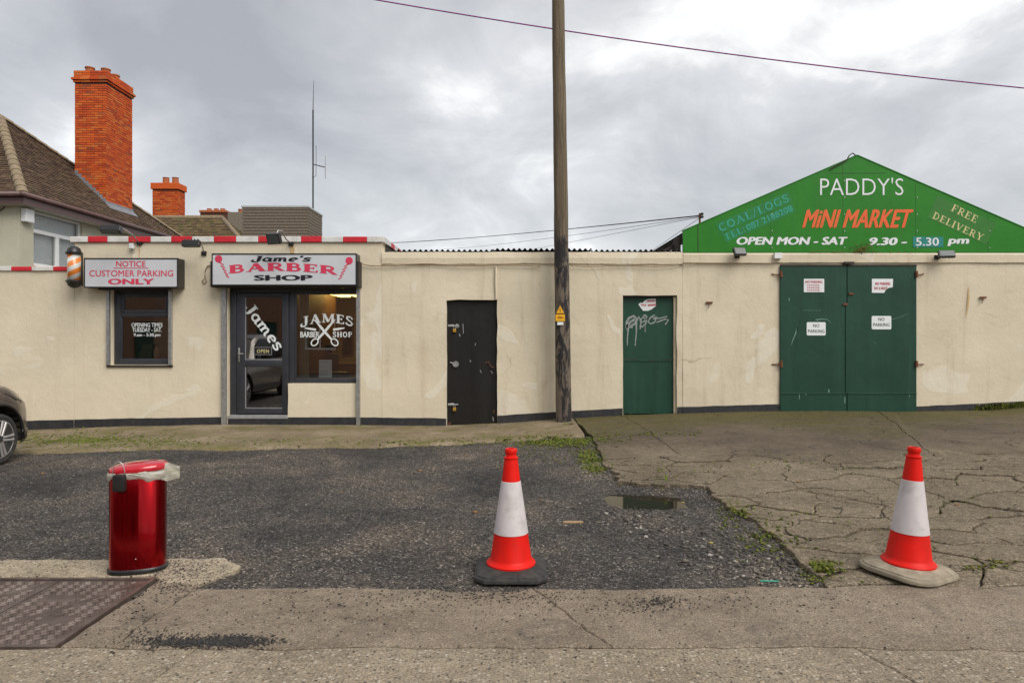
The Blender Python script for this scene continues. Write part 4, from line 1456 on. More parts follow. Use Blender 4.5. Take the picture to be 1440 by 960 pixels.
barber_chair(wx(452, 13.2), 13.2)
sf = thing('bench_seat', (wx(470, 12.35), 12.35, IZ0), 'dark waiting bench under the wide shop window', 'bench')
MB().box(wx(428, 12.3), wx(497, 12.3), 12.05, 12.5, IZ0 + .38, IZ0 + .5, 0.03).build('seat', M['leather'], sf)
MB().box(wx(428, 12.3), wx(497, 12.3), 11.95, 12.04, IZ0 + .38, IZ0 + .80, 0.03).build('backrest', M['leather'], sf)
for xx in (432, 493):
    MB().box(wx(xx, 12.3) - .02, wx(xx, 12.3) + .02, 12.1, 12.45, IZ0, IZ0 + .38).build('leg', M['wood'], sf)
for i, (a, b, t, bt) in enumerate(((428, 446, 440, 500), (455, 474, 440, 500), (481, 497, 445, 500))):
    mr = thing('wall_mirror', P((a + b) / 2, bt, IY1 - .02), ('wood framed mirror on the back wall, nearest the shop door', 'wood framed mirror in the middle of the shop back wall', 'wood framed mirror on the back wall, farthest from the shop door')[i], 'mirror', 'mirrors inside the barber shop')
    Ym = IY1 - 0.05
    MB().box(wx(a, Ym), wx(b, Ym), Ym, Ym + .03, wz(bt, Ym), wz(t, Ym), 0.006).build('frame', M['wood'], mr)
    MB().box(wx(a + 2, Ym), wx(b - 2, Ym), Ym - .006, Ym - .001, wz(bt - 2, Ym), wz(t + 2, Ym)).build('mirror_glass', M['mirror'], mr)
cn = thing('counter', (wx(462, IY1 - .3), IY1 - .3, IZ0), 'wooden counter below the mirrors inside the barber shop', 'counter')
MB().box(wx(424, IY1), IX1 - 0.02, IY1 - .5, IY1 - .01, IZ0 + .80, IZ0 + .85, 0.006).build('worktop', M['pale_wood'], cn)
MB().box(wx(426, IY1), IX1 - 0.05, IY1 - .45, IY1 - .02, IZ0 + .002, IZ0 + .798).build('cabinet', M['wood'], cn)
cu_ = MB()
cw = []
for i in range(40):
    cw.append((wx(413.5) + 0.17 * i / 39, W + 0.29 + 0.025 * math.sin(i * 1.1)))
for i in range(39):
    (xa, ya), (xb2, yb2) = cw[i], cw[i + 1]
    cu_.poly([(xa, ya, IZ0 + .65), (xb2, yb2, IZ0 + .65), (xb2, yb2, 2.4), (xa, ya, 2.4)])
tag(cu_.build('curtain', M['curtain'], smooth=True), 'narrow cream curtain inside the left edge of the wide shop window', 'curtain')
for i, (a, b, lb) in enumerate(((462, 478, 'lit yellow strip light left of the other, through the wide shop window'), (486, 500, 'lit yellow strip light at the right edge of the wide shop window'))):
    Yl = 13.4
    lt = thing('strip_light', (wx((a + b) / 2, Yl), Yl, wz(413, Yl)), lb, 'lamp', 'strip lights inside the barber shop')
    MB().box(wx(a, Yl), wx(b, Yl), Yl, Yl + .9, wz(414, Yl), wz(411, Yl), 0.008).build('tube', M['strip_light'], lt)
    MB().box(wx(a, Yl) - .01, wx(b, Yl) + .01, Yl - .01, Yl + .91, wz(411, Yl) + 0.001, IZ1 - .004).build('housing', M['white_upvc'], lt)
# small window shelf with bits and pieces
sh = MB().box(win[0] + .05, win[1] - .05, W + .24, W + .48, wz(507), wz(504.5))
tag(sh.build('window_shelf', M['pale_wood']), 'wooden shelf inside the small left window', 'shelf')
bt = MB().lathe([(.0, 0), (.05, .005), (.062, .05), (.06, .12), (.035, .17), (.03, .19), (.0, .195)], 14, (wx(206), W + .34, wz(504.3)))
tag(bt.build('jar', M['pale_wood'], smooth=50), 'rounded tan jar on the shelf in the small window', 'jar')
bxm = MB().prism([(wx(178), W + .33, wz(504.3)), (wx(198), W + .33, wz(504.3)), (wx(200), W + .33, wz(484)), (wx(186), W + .33, wz(484))], (0, .1, 0))
tag(bxm.build('display_box', M['wood']), 'leaning brown display box on the shelf in the small window', 'box')
pc = MB().box(wx(172), wx(189), W + 1.0, W + 1.03, wz(433), wz(416))
tag(pc.build('blue_poster', simple('blue_card', (0.03, 0.09, 0.25), 0.6))  , 'blue poster behind the upper pane of the small window', 'poster')
MB().box(wx(170), wx(232), W + 1.031, W + 1.06, IZ0, 2.5).build('divider_panel', M['shop_wall'], shop)

# ---- middle store
store = thing('store_shed', (wx(750), W, wall_base(wx(750))), 'long low cream store with a black door, a green door and corrugated roof', 'shed')
TX0, TX1 = SX1 + 0.003, wx(960)
TZ = wz(355)
bd = (wx(628), wx(699), -0.6, wz(421.5))
gd = (wx(876), wx(952), -0.6, wz(415.5))
grid_wall(TX0, TX1, -0.5, TZ, W + 0.004, 0.22, [bd, gd], seed=3.0, rough=0.012).build('wall', M['cream_old'], store)
MB().box(TX0, TX1, W + 5, W + 5.2, -0.5, TZ - .5).build('back_wall', M['cream_old'], store)
MB().box(TX1 - .2, TX1, W + .225, W + 4.99, -0.5, TZ - .3).build('side_wall', M['cream_old'], store)
plinth(store, 537.4, 627.5, W + 0.004)
plinth(store, 699.5, 875.5, W + 0.004)
plinth(store, 952.5, 959.8, W + 0.004)
# ragged rendered band along the top, a little proud
bn = MB()
n = 70
for i in range(n + 1):
    x = TX0 + (TX1 - TX0) * i / n
    zb = wz(372.0) + 0.012 * fbm(x, 3, 1, 3.5) + 0.006 * fbm(x, 3, 2, 11.0)
    zt = TZ + 0.01 + 0.010 * fbm(x, 6, 1, 2.0)
    bn.v += [(x, W + 0.02, zb), (x, W - 0.022, zb + 0.012), (x, W - 0.03 + 0.004 * fbm(x, 1, 1, 2), (zb + zt) / 2), (x, W - 0.016, zt - .012), (x, W + 0.02, zt), (x, W + 0.21, zt)]
for i in range(n):
    for k in range(5):
        a = i * 6 + k
        bn.f.append((a, a + 6, a + 7, a + 1))
bn.f += [tuple(range(6)), tuple(reversed([6 * n + k for k in range(6)]))]
bn.build('rendered_band', M['cream_old'], store)
# corrugated sheets
pitch = 0.092
xs0 = TX0 + 0.20
k = 0
rsh = random.Random(4)
while xs0 < TX1 - 0.15:
    x1 = min(xs0 + pitch * 9, TX1 - 0.02)
    mb = MB()
    nn = int((x1 - xs0) / (pitch / 8))
    dz = rsh.uniform(-.004, .010)
    lift = 0.018 if 2 <= k <= 3 else 0.0
    for i in range(nn + 1):
        x = xs0 + (x1 - xs0) * i / nn
        zc_ = TZ + 0.036 + dz + lift + 0.019 * math.cos(2 * PI * (x - TX0) / pitch)
        for (yy2, ddz) in ((W - 0.005, 0.0), (W + 5.1, -0.45)):
            mb.v += [(x, yy2, zc_ + ddz), (x, yy2, zc_ + ddz - 0.007)]
    for i in range(nn):
        a = i * 4
        mb.f += [(a, a + 4, a + 6, a + 2), (a + 1, a + 3, a + 7, a + 5), (a, a + 1, a + 5, a + 4), (a + 2, a + 6, a + 7, a + 3)]
    mb.build('roof_sheet', M['sheet'], store, smooth=60)
    xs0 = x1 - 0.001
    k += 1
# black door
BY = W + 0.07
bdo = MB().box(wx(629), wx(698.3), BY, BY + .05, wz(597.5), wz(423), 0.004).build('door', M['black_door'], store)
MB().box(wx(627.4), wx(700), BY + 0.052, BY + .12, -0.4, wz(420)).build('door_backing', M['black'], store)
for (py, big_) in ((458, 1), (569, 0)):
    hb = MB()
    hb.box(wx(629.5), wx(638), BY - .012, BY, wz(py + 1.8), wz(py - 1.8), 0.002)
    hb.tube([(wx(630), BY - .018, wz(py)), (wx(644), BY - .018, wz(py))], 0.010, 8)
    if big_:
        hb.lathe([(.0, -.006), (.035, -.006), (.035, .006), (.0, .006)], 14, (0, 0, 0))
        hb.v[-56:] = [tuple(Vector((wx(642.5), BY - .008, wz(py))) + Vector((p[0], p[2], p[1]))) for p in hb.v[-56:]]
    hh = hb.build('hasp', M['galv'], bdo, smooth=40)
    pl = MB().box(wx(636.6), wx(641), BY - .04, BY - .014, wz(py + 9), wz(py + 4.4), 0.004)
    pl.build('padlock', M['brass'], bdo)
    MB().tube([(wx(637.6), BY - .027, wz(py + 5)), (wx(637.8), BY - .027, wz(py + 1.6)), (wx(639.8), BY - .027, wz(py + 1.6)), (wx(640), BY - .027, wz(py + 5))], 0.004, 6).build('shackle', M['steel'], bdo)
kn = MB()
c0 = Vector((wx(640.5), BY - .02, wz(512)))
for i, (r, d) in enumerate(((.0, .02), (.045, .02), (.052, .008), (.052, -.004), (.0, -.004))):
    kn.v += [tuple(c0 + Vector((r * math.cos(a), d - .004, r * .95 * math.sin(a)))) for a in np.linspace(0, 2 * PI, 18, endpoint=False)]
for i in range(4):
    kn.f += [(i * 18 + j, i * 18 + (j + 1) % 18, (i + 1) * 18 + (j + 1) % 18, (i + 1) * 18 + j) for j in range(18)]
kn.tube([c0 + Vector((-.09, .01, .03)), c0 + Vector((-.03, .0, .01))], 0.009, 6)
kn.build('puck_lock', M['galv'], bdo, smooth=40)
MB().tube([(wx(686), BY - .012, wz(508)), (wx(688), BY - .03, wz(511)), (wx(691), BY - .03, wz(516)), (wx(696), BY - .012, wz(517))], 0.006, 6).build('bent_hook', M['rust'], bdo)
strokes_on('scratches', [([(651, 455), (651.5, 469)], .9), ([(646, 469), (647, 473)], 1.2), ([(661, 506), (662, 509)], 1.2), ([(675, 520), (677, 524)], 1), ([(690, 521), (693, 525)], .7), ([(669, 482), (668, 486)], .7), ([(693, 586), (694, 592)], 1.3)], M['alu'], bdo, BY - 0.0035)
strokes_on('rust_marks', [([(682, 510), (686, 509)], 1.0), ([(695, 576), (694, 580)], 1.6), ([(630, 596), (634, 594)], 1.6)], M['rust'], bdo, BY - 0.003)
# green door
GYD = W + 0.10
gdo = MB().box(wx(877), wx(948.5), GYD, GYD + .05, wz(582.5), wz(418), 0.004).build('door', M['green_door'], store)
MB().box(wx(875), wx(953), GYD + 0.052, GYD + .1, -0.4, wz(414)).build('door_backing', M['black'], store)
MB().box(wx(948.6), wx(952.2), W + 0.06, W + 0.19, wz(583), wz(417), 0.004).build('door_post', M['cream_old'], store)
MB().box(wx(877.2), wx(948.3), GYD - .009, GYD - .0005, wz(508.2), wz(506.2), 0.002).build('seam_rail', M['green_door'], gdo)
strokes_on('seam_rust', [([(879, 505.2), (890, 505.4), (897, 505)], 1.1), ([(913, 507), (918, 506.7)], 1.5), ([(930, 505.8), (947, 506.2)], .8)], M['trim_dark'], gdo, GYD - 0.0105)
paint = simple('silver_spray_paint', (0.26, 0.28, 0.27), 0.5, var=0.4, scale=30)
# px = 860 + zoom/9.6 ; py = 400 + zoom/9.6
z6 = lambda pts: [(860 + a / 9.6, 400 + b / 9.6) for a, b in pts]
gr_ = [
    (z6([(315, 470), (260, 500), (210, 560), (205, 600), (250, 570), (320, 520), (345, 470), (300, 425), (235, 450), (205, 510), (205, 590)]), 3.4),
    (z6([(225, 600), (215, 700), (212, 825)]), [2.4, 1.6, 1.4]),
    (z6([(335, 500), (335, 640), (318, 825)]), [2.6, 1.9, 1.3]),
    (z6([(280, 540), (275, 590)]), 1.6),
    (z6([(345, 480), (370, 430), (385, 470), (395, 520), (385, 600)]), 2.0),
    (z6([(400, 520), (385, 555), (415, 570), (460, 530), (470, 480), (430, 440), (395, 470), (400, 510), (440, 500), (475, 430), (455, 410), (420, 430)]), 2.2),
    (z6([(455, 555), (452, 640)]), 1.2),
    (z6([(585, 410), (520, 450), (490, 505), (530, 530), (580, 510), (600, 465), (560, 455), (620, 440)]), 2.1),
    (z6([(560, 465), (650, 455), (752, 430)]), 1.6),
    (z6([(605, 510), (660, 490), (730, 465), (770, 480), (745, 510), (725, 545)]), 1.9),
]
strokes_on('spray_tag', gr_, paint, gdo, GYD - 0.003)
stk = MB()
sp = z6([(375, 262), (405, 240), (430, 245), (470, 205), (520, 190), (612, 185), (615, 285), (560, 330), (510, 352), (440, 350), (400, 300)])
stk.prism([(wx(a), GYD - 0.0035, wz(b)) for a, b in sp], (0, 0.002, 0))
st1 = stk.build('torn_sticker', M['sign_white'], gdo)
strokes_on('faded_print', [(z6([(480, 225), (590, 222)]), 2.4), (z6([(400, 275), (470, 282)]), 1.8), (z6([(490, 282), (600, 272)]), 2.6)], simple('washed_red_print', (0.55, 0.16, 0.16), 0.6, var=0.5, scale=70), st1, GYD - 0.0045)
MB().tube([(wx(697.5), W - .012, wz(375)), (wx(697.2), W - .012, wz(398)), (wx(698), W - .012, wz(421))], 0.022, 6).build('painted_conduit', M['cream_old'], store)

# ---- mini market
mk = thing('mini_market', (wx(1200), W, wall_base(wx(1200))), 'cream shop with bright green gable sign and double green gates', 'shop')
KX0, KX1 = wx(960) + 0.003, 12.5
KZ = wz(357)
gt = (wx(1099), wx(1284), -0.6, wz(374.5))
grid_wall(KX0, KX1, -0.5, KZ, W, 0.22, [gt], seed=6.0, rough=0.012).build('wall', M['cream_old'], mk)
MB().box(KX0, KX0 + .2, W + .225, W + 7, -0.5, KZ - .02).build('side_wall', M['cream_old'], mk)
MB().box(KX0 + .21, 9.2, W + 6.8, W + 7, -0.5, KZ - .02).build('back_wall', M['cream_old'], mk)
plinth(mk, 960.2, 1095.5)
plinth(mk, 1287.5, 1700)
lb = MB()
n = 90
for i in range(n + 1):
    x = KX0 + (KX1 - KX0) * i / n
    zb = wz(370.2) + 0.006 * fbm(x, 3, 1, 3.0)
    lb.v += [(x, W + 0.02, zb), (x, W - 0.030, zb + 0.01), (x, W - 0.034, KZ - .015), (x, W - .02, KZ + .012), (x, W + .215, KZ + .012)]
for i in range(n):
    for k in range(4):
        a = i * 5 + k
        lb.f.append((a, a + 5, a + 6, a + 1))
lb.f += [tuple(range(5)), tuple(reversed([5 * n + k for k in range(5)]))]
lb.build('ledge', M['cream_old'], mk)
# gates
GTY = W - 0.035
gates = []
for (a, b, nm) in ((1096.2, 1189.3, 'left'), (1190.2, 1287.2, 'right')):
    mb = MB()
    mb.box(wx(a), wx(b), GTY, GTY + .03, wz(578 if nm == 'left' else 580), wz(373), 0.004)
    q = mb.build('gate_leaf', M['green_door'], mk)
    gates.append(q)
    MB().box(wx(a) + .002, wx(b) - .002, GTY - .008, GTY - .0005, wz(553.8), wz(552), 0.002).build('seam_rail', M['green_door'], q)
    MB().box(wx(a), wx(b), GTY - .008, GTY - .0005, wz(374.6), wz(372.4), 0.002).build('top_rail', M['trim_dark'], q)
MB().box(wx(1187.6), wx(1191.4), GTY - .012, GTY - .001, wz(553), wz(430), 0.003).build('cover_strip', M['green_door'], gates[0])
MB().box(wx(1095.5), wx(1287.5), W + .06, W + .14, -0.4, wz(373)).build('gate_backing', M['black'], mk)
for (px, s, q) in ((1097, -1, 0), (1286.5, 1, 1)):
    for py in (386.5, 512):
        hb = MB()
        hb.tube([(wx(px), GTY - .015, wz(py + 4)), (wx(px), GTY - .015, wz(py - 5))], 0.022, 8)
        hb.tube([(wx(px), GTY - .01, wz(py)), (wx(px + s * 7), W - .02, wz(py)), (wx(px + s * 12), W - .012, wz(py - 1.5 * (py < 400)))], 0.010, 6)
        hb.build('hinge', M['rust'], gates[q])
for (px, py) in ((1195.0, 413.3), (1186.9, 428)):
    hb = MB().box(wx(px - 3.2), wx(px + 3.2), GTY - .02, GTY - .001, wz(py + 1.4), wz(py - 1.4), 0.003)
    hb.build('slot_plate', M['rust'], gates[0 if px < 1190 else 1])
MB().box(wx(1184.5), wx(1198.5), GTY - .04, W - .035, wz(371.8), wz(368.5), 0.004).build('bolt_keeper', M['trim_dark'], mk)
scr = [([(1120, 466), (1121, 461), (1118, 471), (1114, 480), (1113, 485)], [1.4, 1.8, 1.6, 1.0, .6]), ([(1147, 450), (1155, 448.5), (1163, 449), (1169, 454)], [1.6, 1.5, .9, .4]), ([(1109.5, 419), (1109.7, 423)], 1.2), ([(1129, 436.5), (1155, 436.5)], .4), ([(1124, 552), (1124.2, 561)], 1.0), ([(1165.6, 547), (1165.4, 552)], 1.6), ([(1131, 553), (1134, 555)], 1.4), ([(1188, 558), (1188, 567)], 1.4)]
strokes_on('scuff_marks', scr, simple('chalky_scuff', (0.14, 0.26, 0.21), 0.7, var=0.3, scale=40), gates[0], GTY - 0.003)
strokes_on('scuff_marks', [([(1255, 449), (1265, 446), (1277, 441)], [.9, .7, .5]), ([(1228, 480), (1232, 484)], .6), ([(1279, 555), (1279, 558)], 1.2), ([(1280, 388), (1280, 389)], 1.2)], simple('chalky_scuff', (0.10, 0.20, 0.16), 0.7, var=0.3, scale=40), gates[1], GTY - 0.003)

# gable
GBY = W - 0.005
A0, AP, A1 = (wx(960.5), wz(325)), (wx(1205), wz(219)), (wx(1449.5), wz(325))
zb0 = KZ + 0.022
gable = MB().prism([(A0[0], GBY, zb0), (A1[0], GBY, zb0), (A1[0], GBY, A1[1]), (AP[0], GBY, AP[1]), (A0[0], GBY, A0[1])], (0, 0.05, 0)).build('gable', M['gable_green'], mk)
MB().box(A0[0] + .01, A1[0] - .01, GBY + .02, GBY + .06, KZ + .0125, zb0 - .001).build('base_batten', M['trim_dark'], gable)
for (p, q) in ((A0, AP), (AP, A1)):
    d = Vector((q[0] - p[0], 0, q[1] - p[1]))
    up = Vector((-d.z, 0, d.x)).normalized()
    a, b = Vector((p[0], GBY - .008, p[1])), Vector((q[0], GBY - .008, q[1]))
    MB().prism([a + up * .002, b + up * .002, b + up * .016, a + up * .016], (0, .07, 0)).build('verge_trim', M['gable_green'], gable)
rf = MB()
for (p, q) in ((A0, AP), (AP, A1)):
    rf.poly([(p[0], GBY + .055, p[1] - .02), (q[0], GBY + .055, q[1] - .02), (q[0], W + 7, q[1] - .02), (p[0], W + 7, p[1] - .02)])
rf.build('roof', M['sheet'], mk, recalc=False)
for px in (1083, 1185, 1287, 1389):
    zt_g = A0[1] + (AP[1] - A0[1]) * (1 - abs(wx(px) - AP[0]) / (AP[0] - A0[0]))
    MB().box(wx(px) - .003, wx(px) + .003, GBY - .0014, GBY - .0004, zb0 + .01, zt_g - .03).build('sheet_joint', M['dark_green'], gable)
    for fz in np.arange(zb0 + .08, zt_g - .08, .28):
        MB().lathe([(0, .0), (.009, .0), (.009, .004), (0, .006)], 8).xf(Matrix.Translation((wx(px) + .03, GBY - .0005, fz)) @ Matrix.Rotation(R(90), 4, 'X')).build('fixing_screw', M['galv'], gable)
MB().box(wx(981), wx(981.8), GBY - .004, GBY - .0005, zb0, wz(316)).build('sheet_joint', M['trim_dark'], gable)
MB().box(wx(1168), wx(1245), GBY - .003, GBY - .0005, wz(243.9), wz(243)).build('sheet_joint', simple('dark_green_line', (0.015, 0.12, 0.01), 0.6), gable)
# lettering
TY = GBY - 0.004
sans('lettering', "PADDY'S", M['sign_white'], gable, (wx(1211.5), TY, wz(262.5)), 117 * MPP, 24.5 * MPP, bold=-0.008)
sans('lettering', 'MiNI MARKET', M['orange'], gable, (wx(1206), TY, wz(307.5)), 150 * MPP, 26 * MPP, bold=0.042, shear=0.27)
sans('lettering', 'OPEN MON - SAT', M['sign_white'], gable, (wx(1113), TY, wz(338.8)), 155 * MPP, 11.2 * MPP, bold=0.055, shear=0.25)
sans('lettering', '9.30 -', M['sign_white'], gable, (wx(1248.5), TY, wz(339.5)), 54 * MPP, 11 * MPP, bold=0.055, shear=0.25)
tl = MB().box(wx(1283.5), wx(1326), TY - .001, GBY - .0005, wz(347.5), wz(333)).build('sticker', M['teal'], gable)
sans('lettering', '5.30', M['sign_white'], tl, (wx(1303.5), TY - .004, wz(340)), 32.5 * MPP, 11.5 * MPP, bold=0.02)
sans('lettering', 'pm', M['sign_white'], gable, (wx(1347.5), TY, wz(341)), 29 * MPP, 10.5 * MPP, bold=0.05, shear=0.25)


def strip_panel(cx, cy, w, h, rot, mat):
    t = R(rot)
    c = Vector((wx(cx), GBY - .002, wz(cy)))
    ux, uz = Vector((math.cos(t), 0, math.sin(t))), Vector((-math.sin(t), 0, math.cos(t)))
    w, h = w * MPP / 2, h * MPP / 2
    return MB().prism([c - ux * w - uz * h, c + ux * w - uz * h, c + ux * w + uz * h, c - ux * w + uz * h], (0, .0015, 0)).build('faded_strip', mat, gable)


s1 = strip_panel(1060, 299.5, 112, 16, 24, M['green_strip'])
serif('lettering', 'COAL/LOGS', M['pale_teal'], s1, (wx(1059.5), TY, wz(299.5)), 106 * MPP, 12.5 * MPP, rot=24, track=0.06, fat=0.9)
s2 = strip_panel(1067.5, 314, 108, 13, 24, M['green_strip'])
s2.location.y += 0.0004
serif('lettering', 'TEL:', M['pale_teal'], s2, (wx(1032.5), TY, wz(328.0)), 30 * MPP, 9.5 * MPP, rot=24, track=0.05)
sans('lettering', '087 2188208', M['pale_teal'], s2, (wx(1081.5), TY, wz(306.5)), 70 * MPP, 9 * MPP, rot=24, bold=0.02)
s3 = strip_panel(1352, 310, 92, 34, -25, M['gable_pale'])
serif('lettering', 'FREE', M['gold'], s3, (wx(1356), TY, wz(300.5)), 39 * MPP, 10.5 * MPP, rot=-27, track=0.08, fat=0.85)
serif('lettering', 'DELIVERY', M['gold'], s3, (wx(1347), TY, wz(318.5)), 77 * MPP, 10.5 * MPP, rot=-25, track=0.08, fat=0.85)
MB().tube([(wx(1166), GBY - .02, wz(238.5)), (wx(1180), GBY - .02, wz(231)), (wx(1190), GBY - .02, wz(225.5)), (wx(1193), GBY - .02, wz(219.5)), (wx(1198), GBY - .02, wz(216)), (wx(1202), GBY - .02, wz(219))], 0.010, 6).build('loose_wire', M['trim_dark'], gable)
# old timbers left of the gable
ot = thing('timber_stub', (wx(953), W + .2, KZ), 'old dark timber stub and bargeboard left of the green gable', 'timber')
MB().box(wx(952), wx(959.6), W + .1, W + .3, KZ - .06, wz(333), 0.01).build('post', M['trim_dark'], ot)
MB().prism([P(928, 354, W + .22), P(951.5, 341, W + .22), P(951.5, 347, W + .22), P(938, 356, W + .22)], (0, .6, 0)).build('bargeboard', M['trim_dark'], ot)

# ================================================================== signs and fittings on the walls
def sign_box(name, label, a, b, t, bt, yf, hood):
    th = thing(name, (wx((a + b) / 2, yf), yf, wz(bt, yf)), label, 'sign')
    x0, x1, z0, z1 = wx(a, yf), wx(b, yf), wz(bt, yf), wz(t, yf)
    MB().box(x0, x1, yf + .006, W - .004, z0, z1, 0.006).build('casing', M['black'], th)
    e = 0.018
    mb = MB()
    mb.box(x0 - .002, x1 + .002, yf - .008, yf + .005, z1 - e, z1 + .002)
    mb.box(x0 - .002, x1 + .002, yf - .008, yf + .005, z0 - .002, z0 + e)
    mb.box(x0 - .002, x0 + e * .8, yf - .008, yf + .005, z0 + e, z1 - e)
    mb.box(x1 - e * .8, x1 + .002, yf - .008, yf + .005, z0 + e, z1 - e)
    mb.build('frame', M['black'], th)
    face = MB().box(x0 + e * .8, x1 - e * .8, yf - .002, yf + .004, z0 + e, z1 - e).build('face_panel', M['sign_face'], th)
    return th, face


NY = W - 0.24
ns, nf = sign_box('parking_sign', 'pale sign box reading customer parking only above the small window', 118.5, 250.3, 363, 404.5, NY, 0)
MB().box(wx(146), wx(243), W - .16, W - .004, wz(408.5), wz(404.6), 0.004).build('shutter_slot', M['black'], ns)
c_ = lambda px, py, y: (wx(px, y), y - .005, wz(py, y))
k_ = NY / F
sans('lettering', 'NOTICE', M['sign_red'], nf, c_(184.2, 371, NY), 41.5 * k_, 8.2 * k_, bold=0.018)
sans('lettering', 'CUSTOMER PARKING', M['sign_red'], nf, c_(184.8, 384.3, NY), 118 * k_, 8.8 * k_, bold=0.010)
sans('lettering', 'ONLY', M['sign_red'], nf, c_(184.5, 395.8, NY), 65 * k_, 8.2 * k_, bold=0.05)
MB().box(wx(160, NY), wx(209, NY), NY - .0055, NY - .0025, wz(377.4, NY), wz(376.5, NY)).build('underline', M['sign_red'], nf)
MB().tube([P(188.3, 364.5, NY + .02), P(188.3, 358, NY + .05), P(188, 349, W - .02)], 0.004, 6).build('feed_wire', M['galv'], ns)

BSY = W - 0.27
bs, bf = sign_box('barber_sign', "long pale sign box reading jame's barber shop over the shop door", 298, 501.5, 356.5, 401.5, BSY, 0)
MB().box(wx(303), wx(509), W - .20, W - .004, wz(404.8), wz(369), 0.006).build('shutter_box', M['trim_dark'], bs)
k_ = BSY / F
serif('lettering', "Jame's", M['sign_black'], bf, c_(396, 364.3, BSY), 84 * k_, 9.6 * k_, shear=0.45, fat=1.45)
serif('lettering', 'BARBER', M['sign_red'], bf, c_(398.5, 380.0, BSY), 153 * k_, 12.2 * k_, arch=0.055, fat=1.3, rot=-0.8)
sans('lettering', 'SHOP', M['sign_black'], bf, c_(398.5, 390.6, BSY), 83 * k_, 8.0 * k_, bold=0.055)
for (px, py, s) in ((307.3, 364.0, 1), (491, 366.5, -1)):
    ic = []
    y = BSY - .005
    for j in range(5):
        f = j / 4
        ax, ay = px + s * (4 + 8.5 * f), py + 6.5 + 18 * f
        ic.append(([(ax - 3.4 + f, ay + 1.9 * -s), (ax + 3.4 - f, ay + 1.9 * s)], 1.5))
    strokes_on('pole_emblem', ic, M['sign_red'], bf, y)
    dm = MB()
    dm.poly([(wx(px + 5.2 * math.cos(a), y), y, wz(py + 5.2 * math.sin(a), y)) for a in np.linspace(0, -2 * PI, 20, endpoint=False)])
    dm.build('pole_emblem', M['sign_red'], bf, recalc=False)

# ---- barber pole
bpx, bpy_, bpY = 104.2, 375, W - 0.22
bp = thing('barber_pole', P(bpx, 405, bpY), 'orange and white striped barber pole with black domed caps on bracket', 'barber pole')
kx = bpY / F
cb = P(bpx, 405.5, bpY)
MB().lathe([(.0, .0), (.05, .012), (.09, .045), (.112, .10), (.125, .105), (.125, .125), (.105, .135)], 24, cb).build('bottom_cap', M['black'], bp, smooth=50)
zt_ = wz(358.0, bpY)
MB().lathe([(.105, -.01), (.125, .0), (.128, .03), (.112, .035), (.09, .095), (.05, .128), (.0, .14)], 24, (cb.x, cb.y, zt_ + .005)).build('top_cap', M['black'], bp, smooth=50)
MB().lathe([(.098, .128), (.098, zt_ - cb.z + .002)], 32, cb).build('striped_cylinder', M['stripes'], bp, smooth=True, origin=(cb.x, cb.y, cb.z))
br_ = MB()
br_.box(wx(113.2), wx(117.2), W - .25, W - .004, wz(402), wz(356), 0.006)
br_.box(cb.x, wx(114), bpY - .02, bpY + .02, wz(400), wz(396))
br_.box(cb.x, wx(114), bpY - .02, bpY + .02, wz(359), wz(355))
br_.build('bracket', M['black'], bp)


# ---- floodlights
def floodlight(label, px, py, w, h, Y, mount, pitch, yaw=0.0, deep=0.06, pts=()):
    c = P(px, py, Y)
    t = thing('floodlight', c, label, 'floodlight', 'floodlights on the shop fronts')
    m = Matrix.Translation(c) @ Matrix.Rotation(R(yaw), 4, 'Z') @ Matrix.Rotation(R(pitch), 4, 'X')
    k = Y / F
    hb = MB().obox(m, w * k, deep, h * k, 0.008)
    for j in range(5):
        hb.obox(m @ Matrix.Translation((w * k * (j - 2) / 5.5, deep / 2 + .012, 0)), 0.008, 0.024, h * k * .8)
    hb.build('housing', M['black'], t)
    MB().obox(m @ Matrix.Translation((0, -deep / 2 - .003, 0)), w * k * .84, 0.006, h * k * .8).build('lens', M['flood_glass'], t)
    MB().tube([c + Vector((0, .03, 0))] + [P(*q) for q in pts], 0.011, 8).build('arm', M['galv'], t, smooth=True)
    e = P(*pts[-1])
    MB().box(e.x - .04, e.x + .04, e.y - .008, e.y + .03, e.z - .035, e.z + .035, 0.004).build('wall_plate', M['black'], t)
    return t


floodlight('black floodlight on a long arm above the customer parking sign', 156.5, 323, 27, 10, W - .50, 0, 62, 8, .10, [(171, 321, W - .42), (178, 324, W - .3), (188, 332, W - .15), (195.5, 341.5, W - .03)])
floodlight('slim floodlight low between the two sign boxes', 269, 342.5, 25, 6.5, W - .34, 0, 72, 0, .10, [(282, 341, W - .26), (285, 348, W - .12), (286.5, 356, W - .02)])
floodlight('square black floodlight on a bent arm over the barber sign', 385.5, 335.5, 20, 15, W - .55, 0, 22, -14, .08, [(391, 324, W - .46), (397, 325, W - .4), (402, 336, W - .2), (409, 342.5, W - .03)])
floodlight('small square floodlight under the left end of the green gable', 1040, 354, 18, 12, W - .16, 0, -30, 8, .05, [(1037, 357.5, W - .09), (1037, 360, W - .05)])
floodlight('small square floodlight under the opening hours on the green gable', 1331, 357.5, 21, 11, W - .18, 0, -30, -12, .05, [(1322, 360.5, W - .1), (1318, 361.5, W - .05)])
jb = MB().box(wx(1086.2), wx(1096.6), W - .10, W - .035, wz(364.5), wz(356.5), 0.006)
tag(jb.build('junction_box', M['white_upvc']), 'small white junction box on the ledge above the green gates', 'junction box')
sb = thing('sensor', P(188, 346, W - .03), 'small white motion sensor hanging left of the barber sign', 'sensor')
MB().box(wx(185), wx(191), W - .09, W - .03, wz(350.5), wz(343), 0.01).build('body', M['sign_white'], sb)
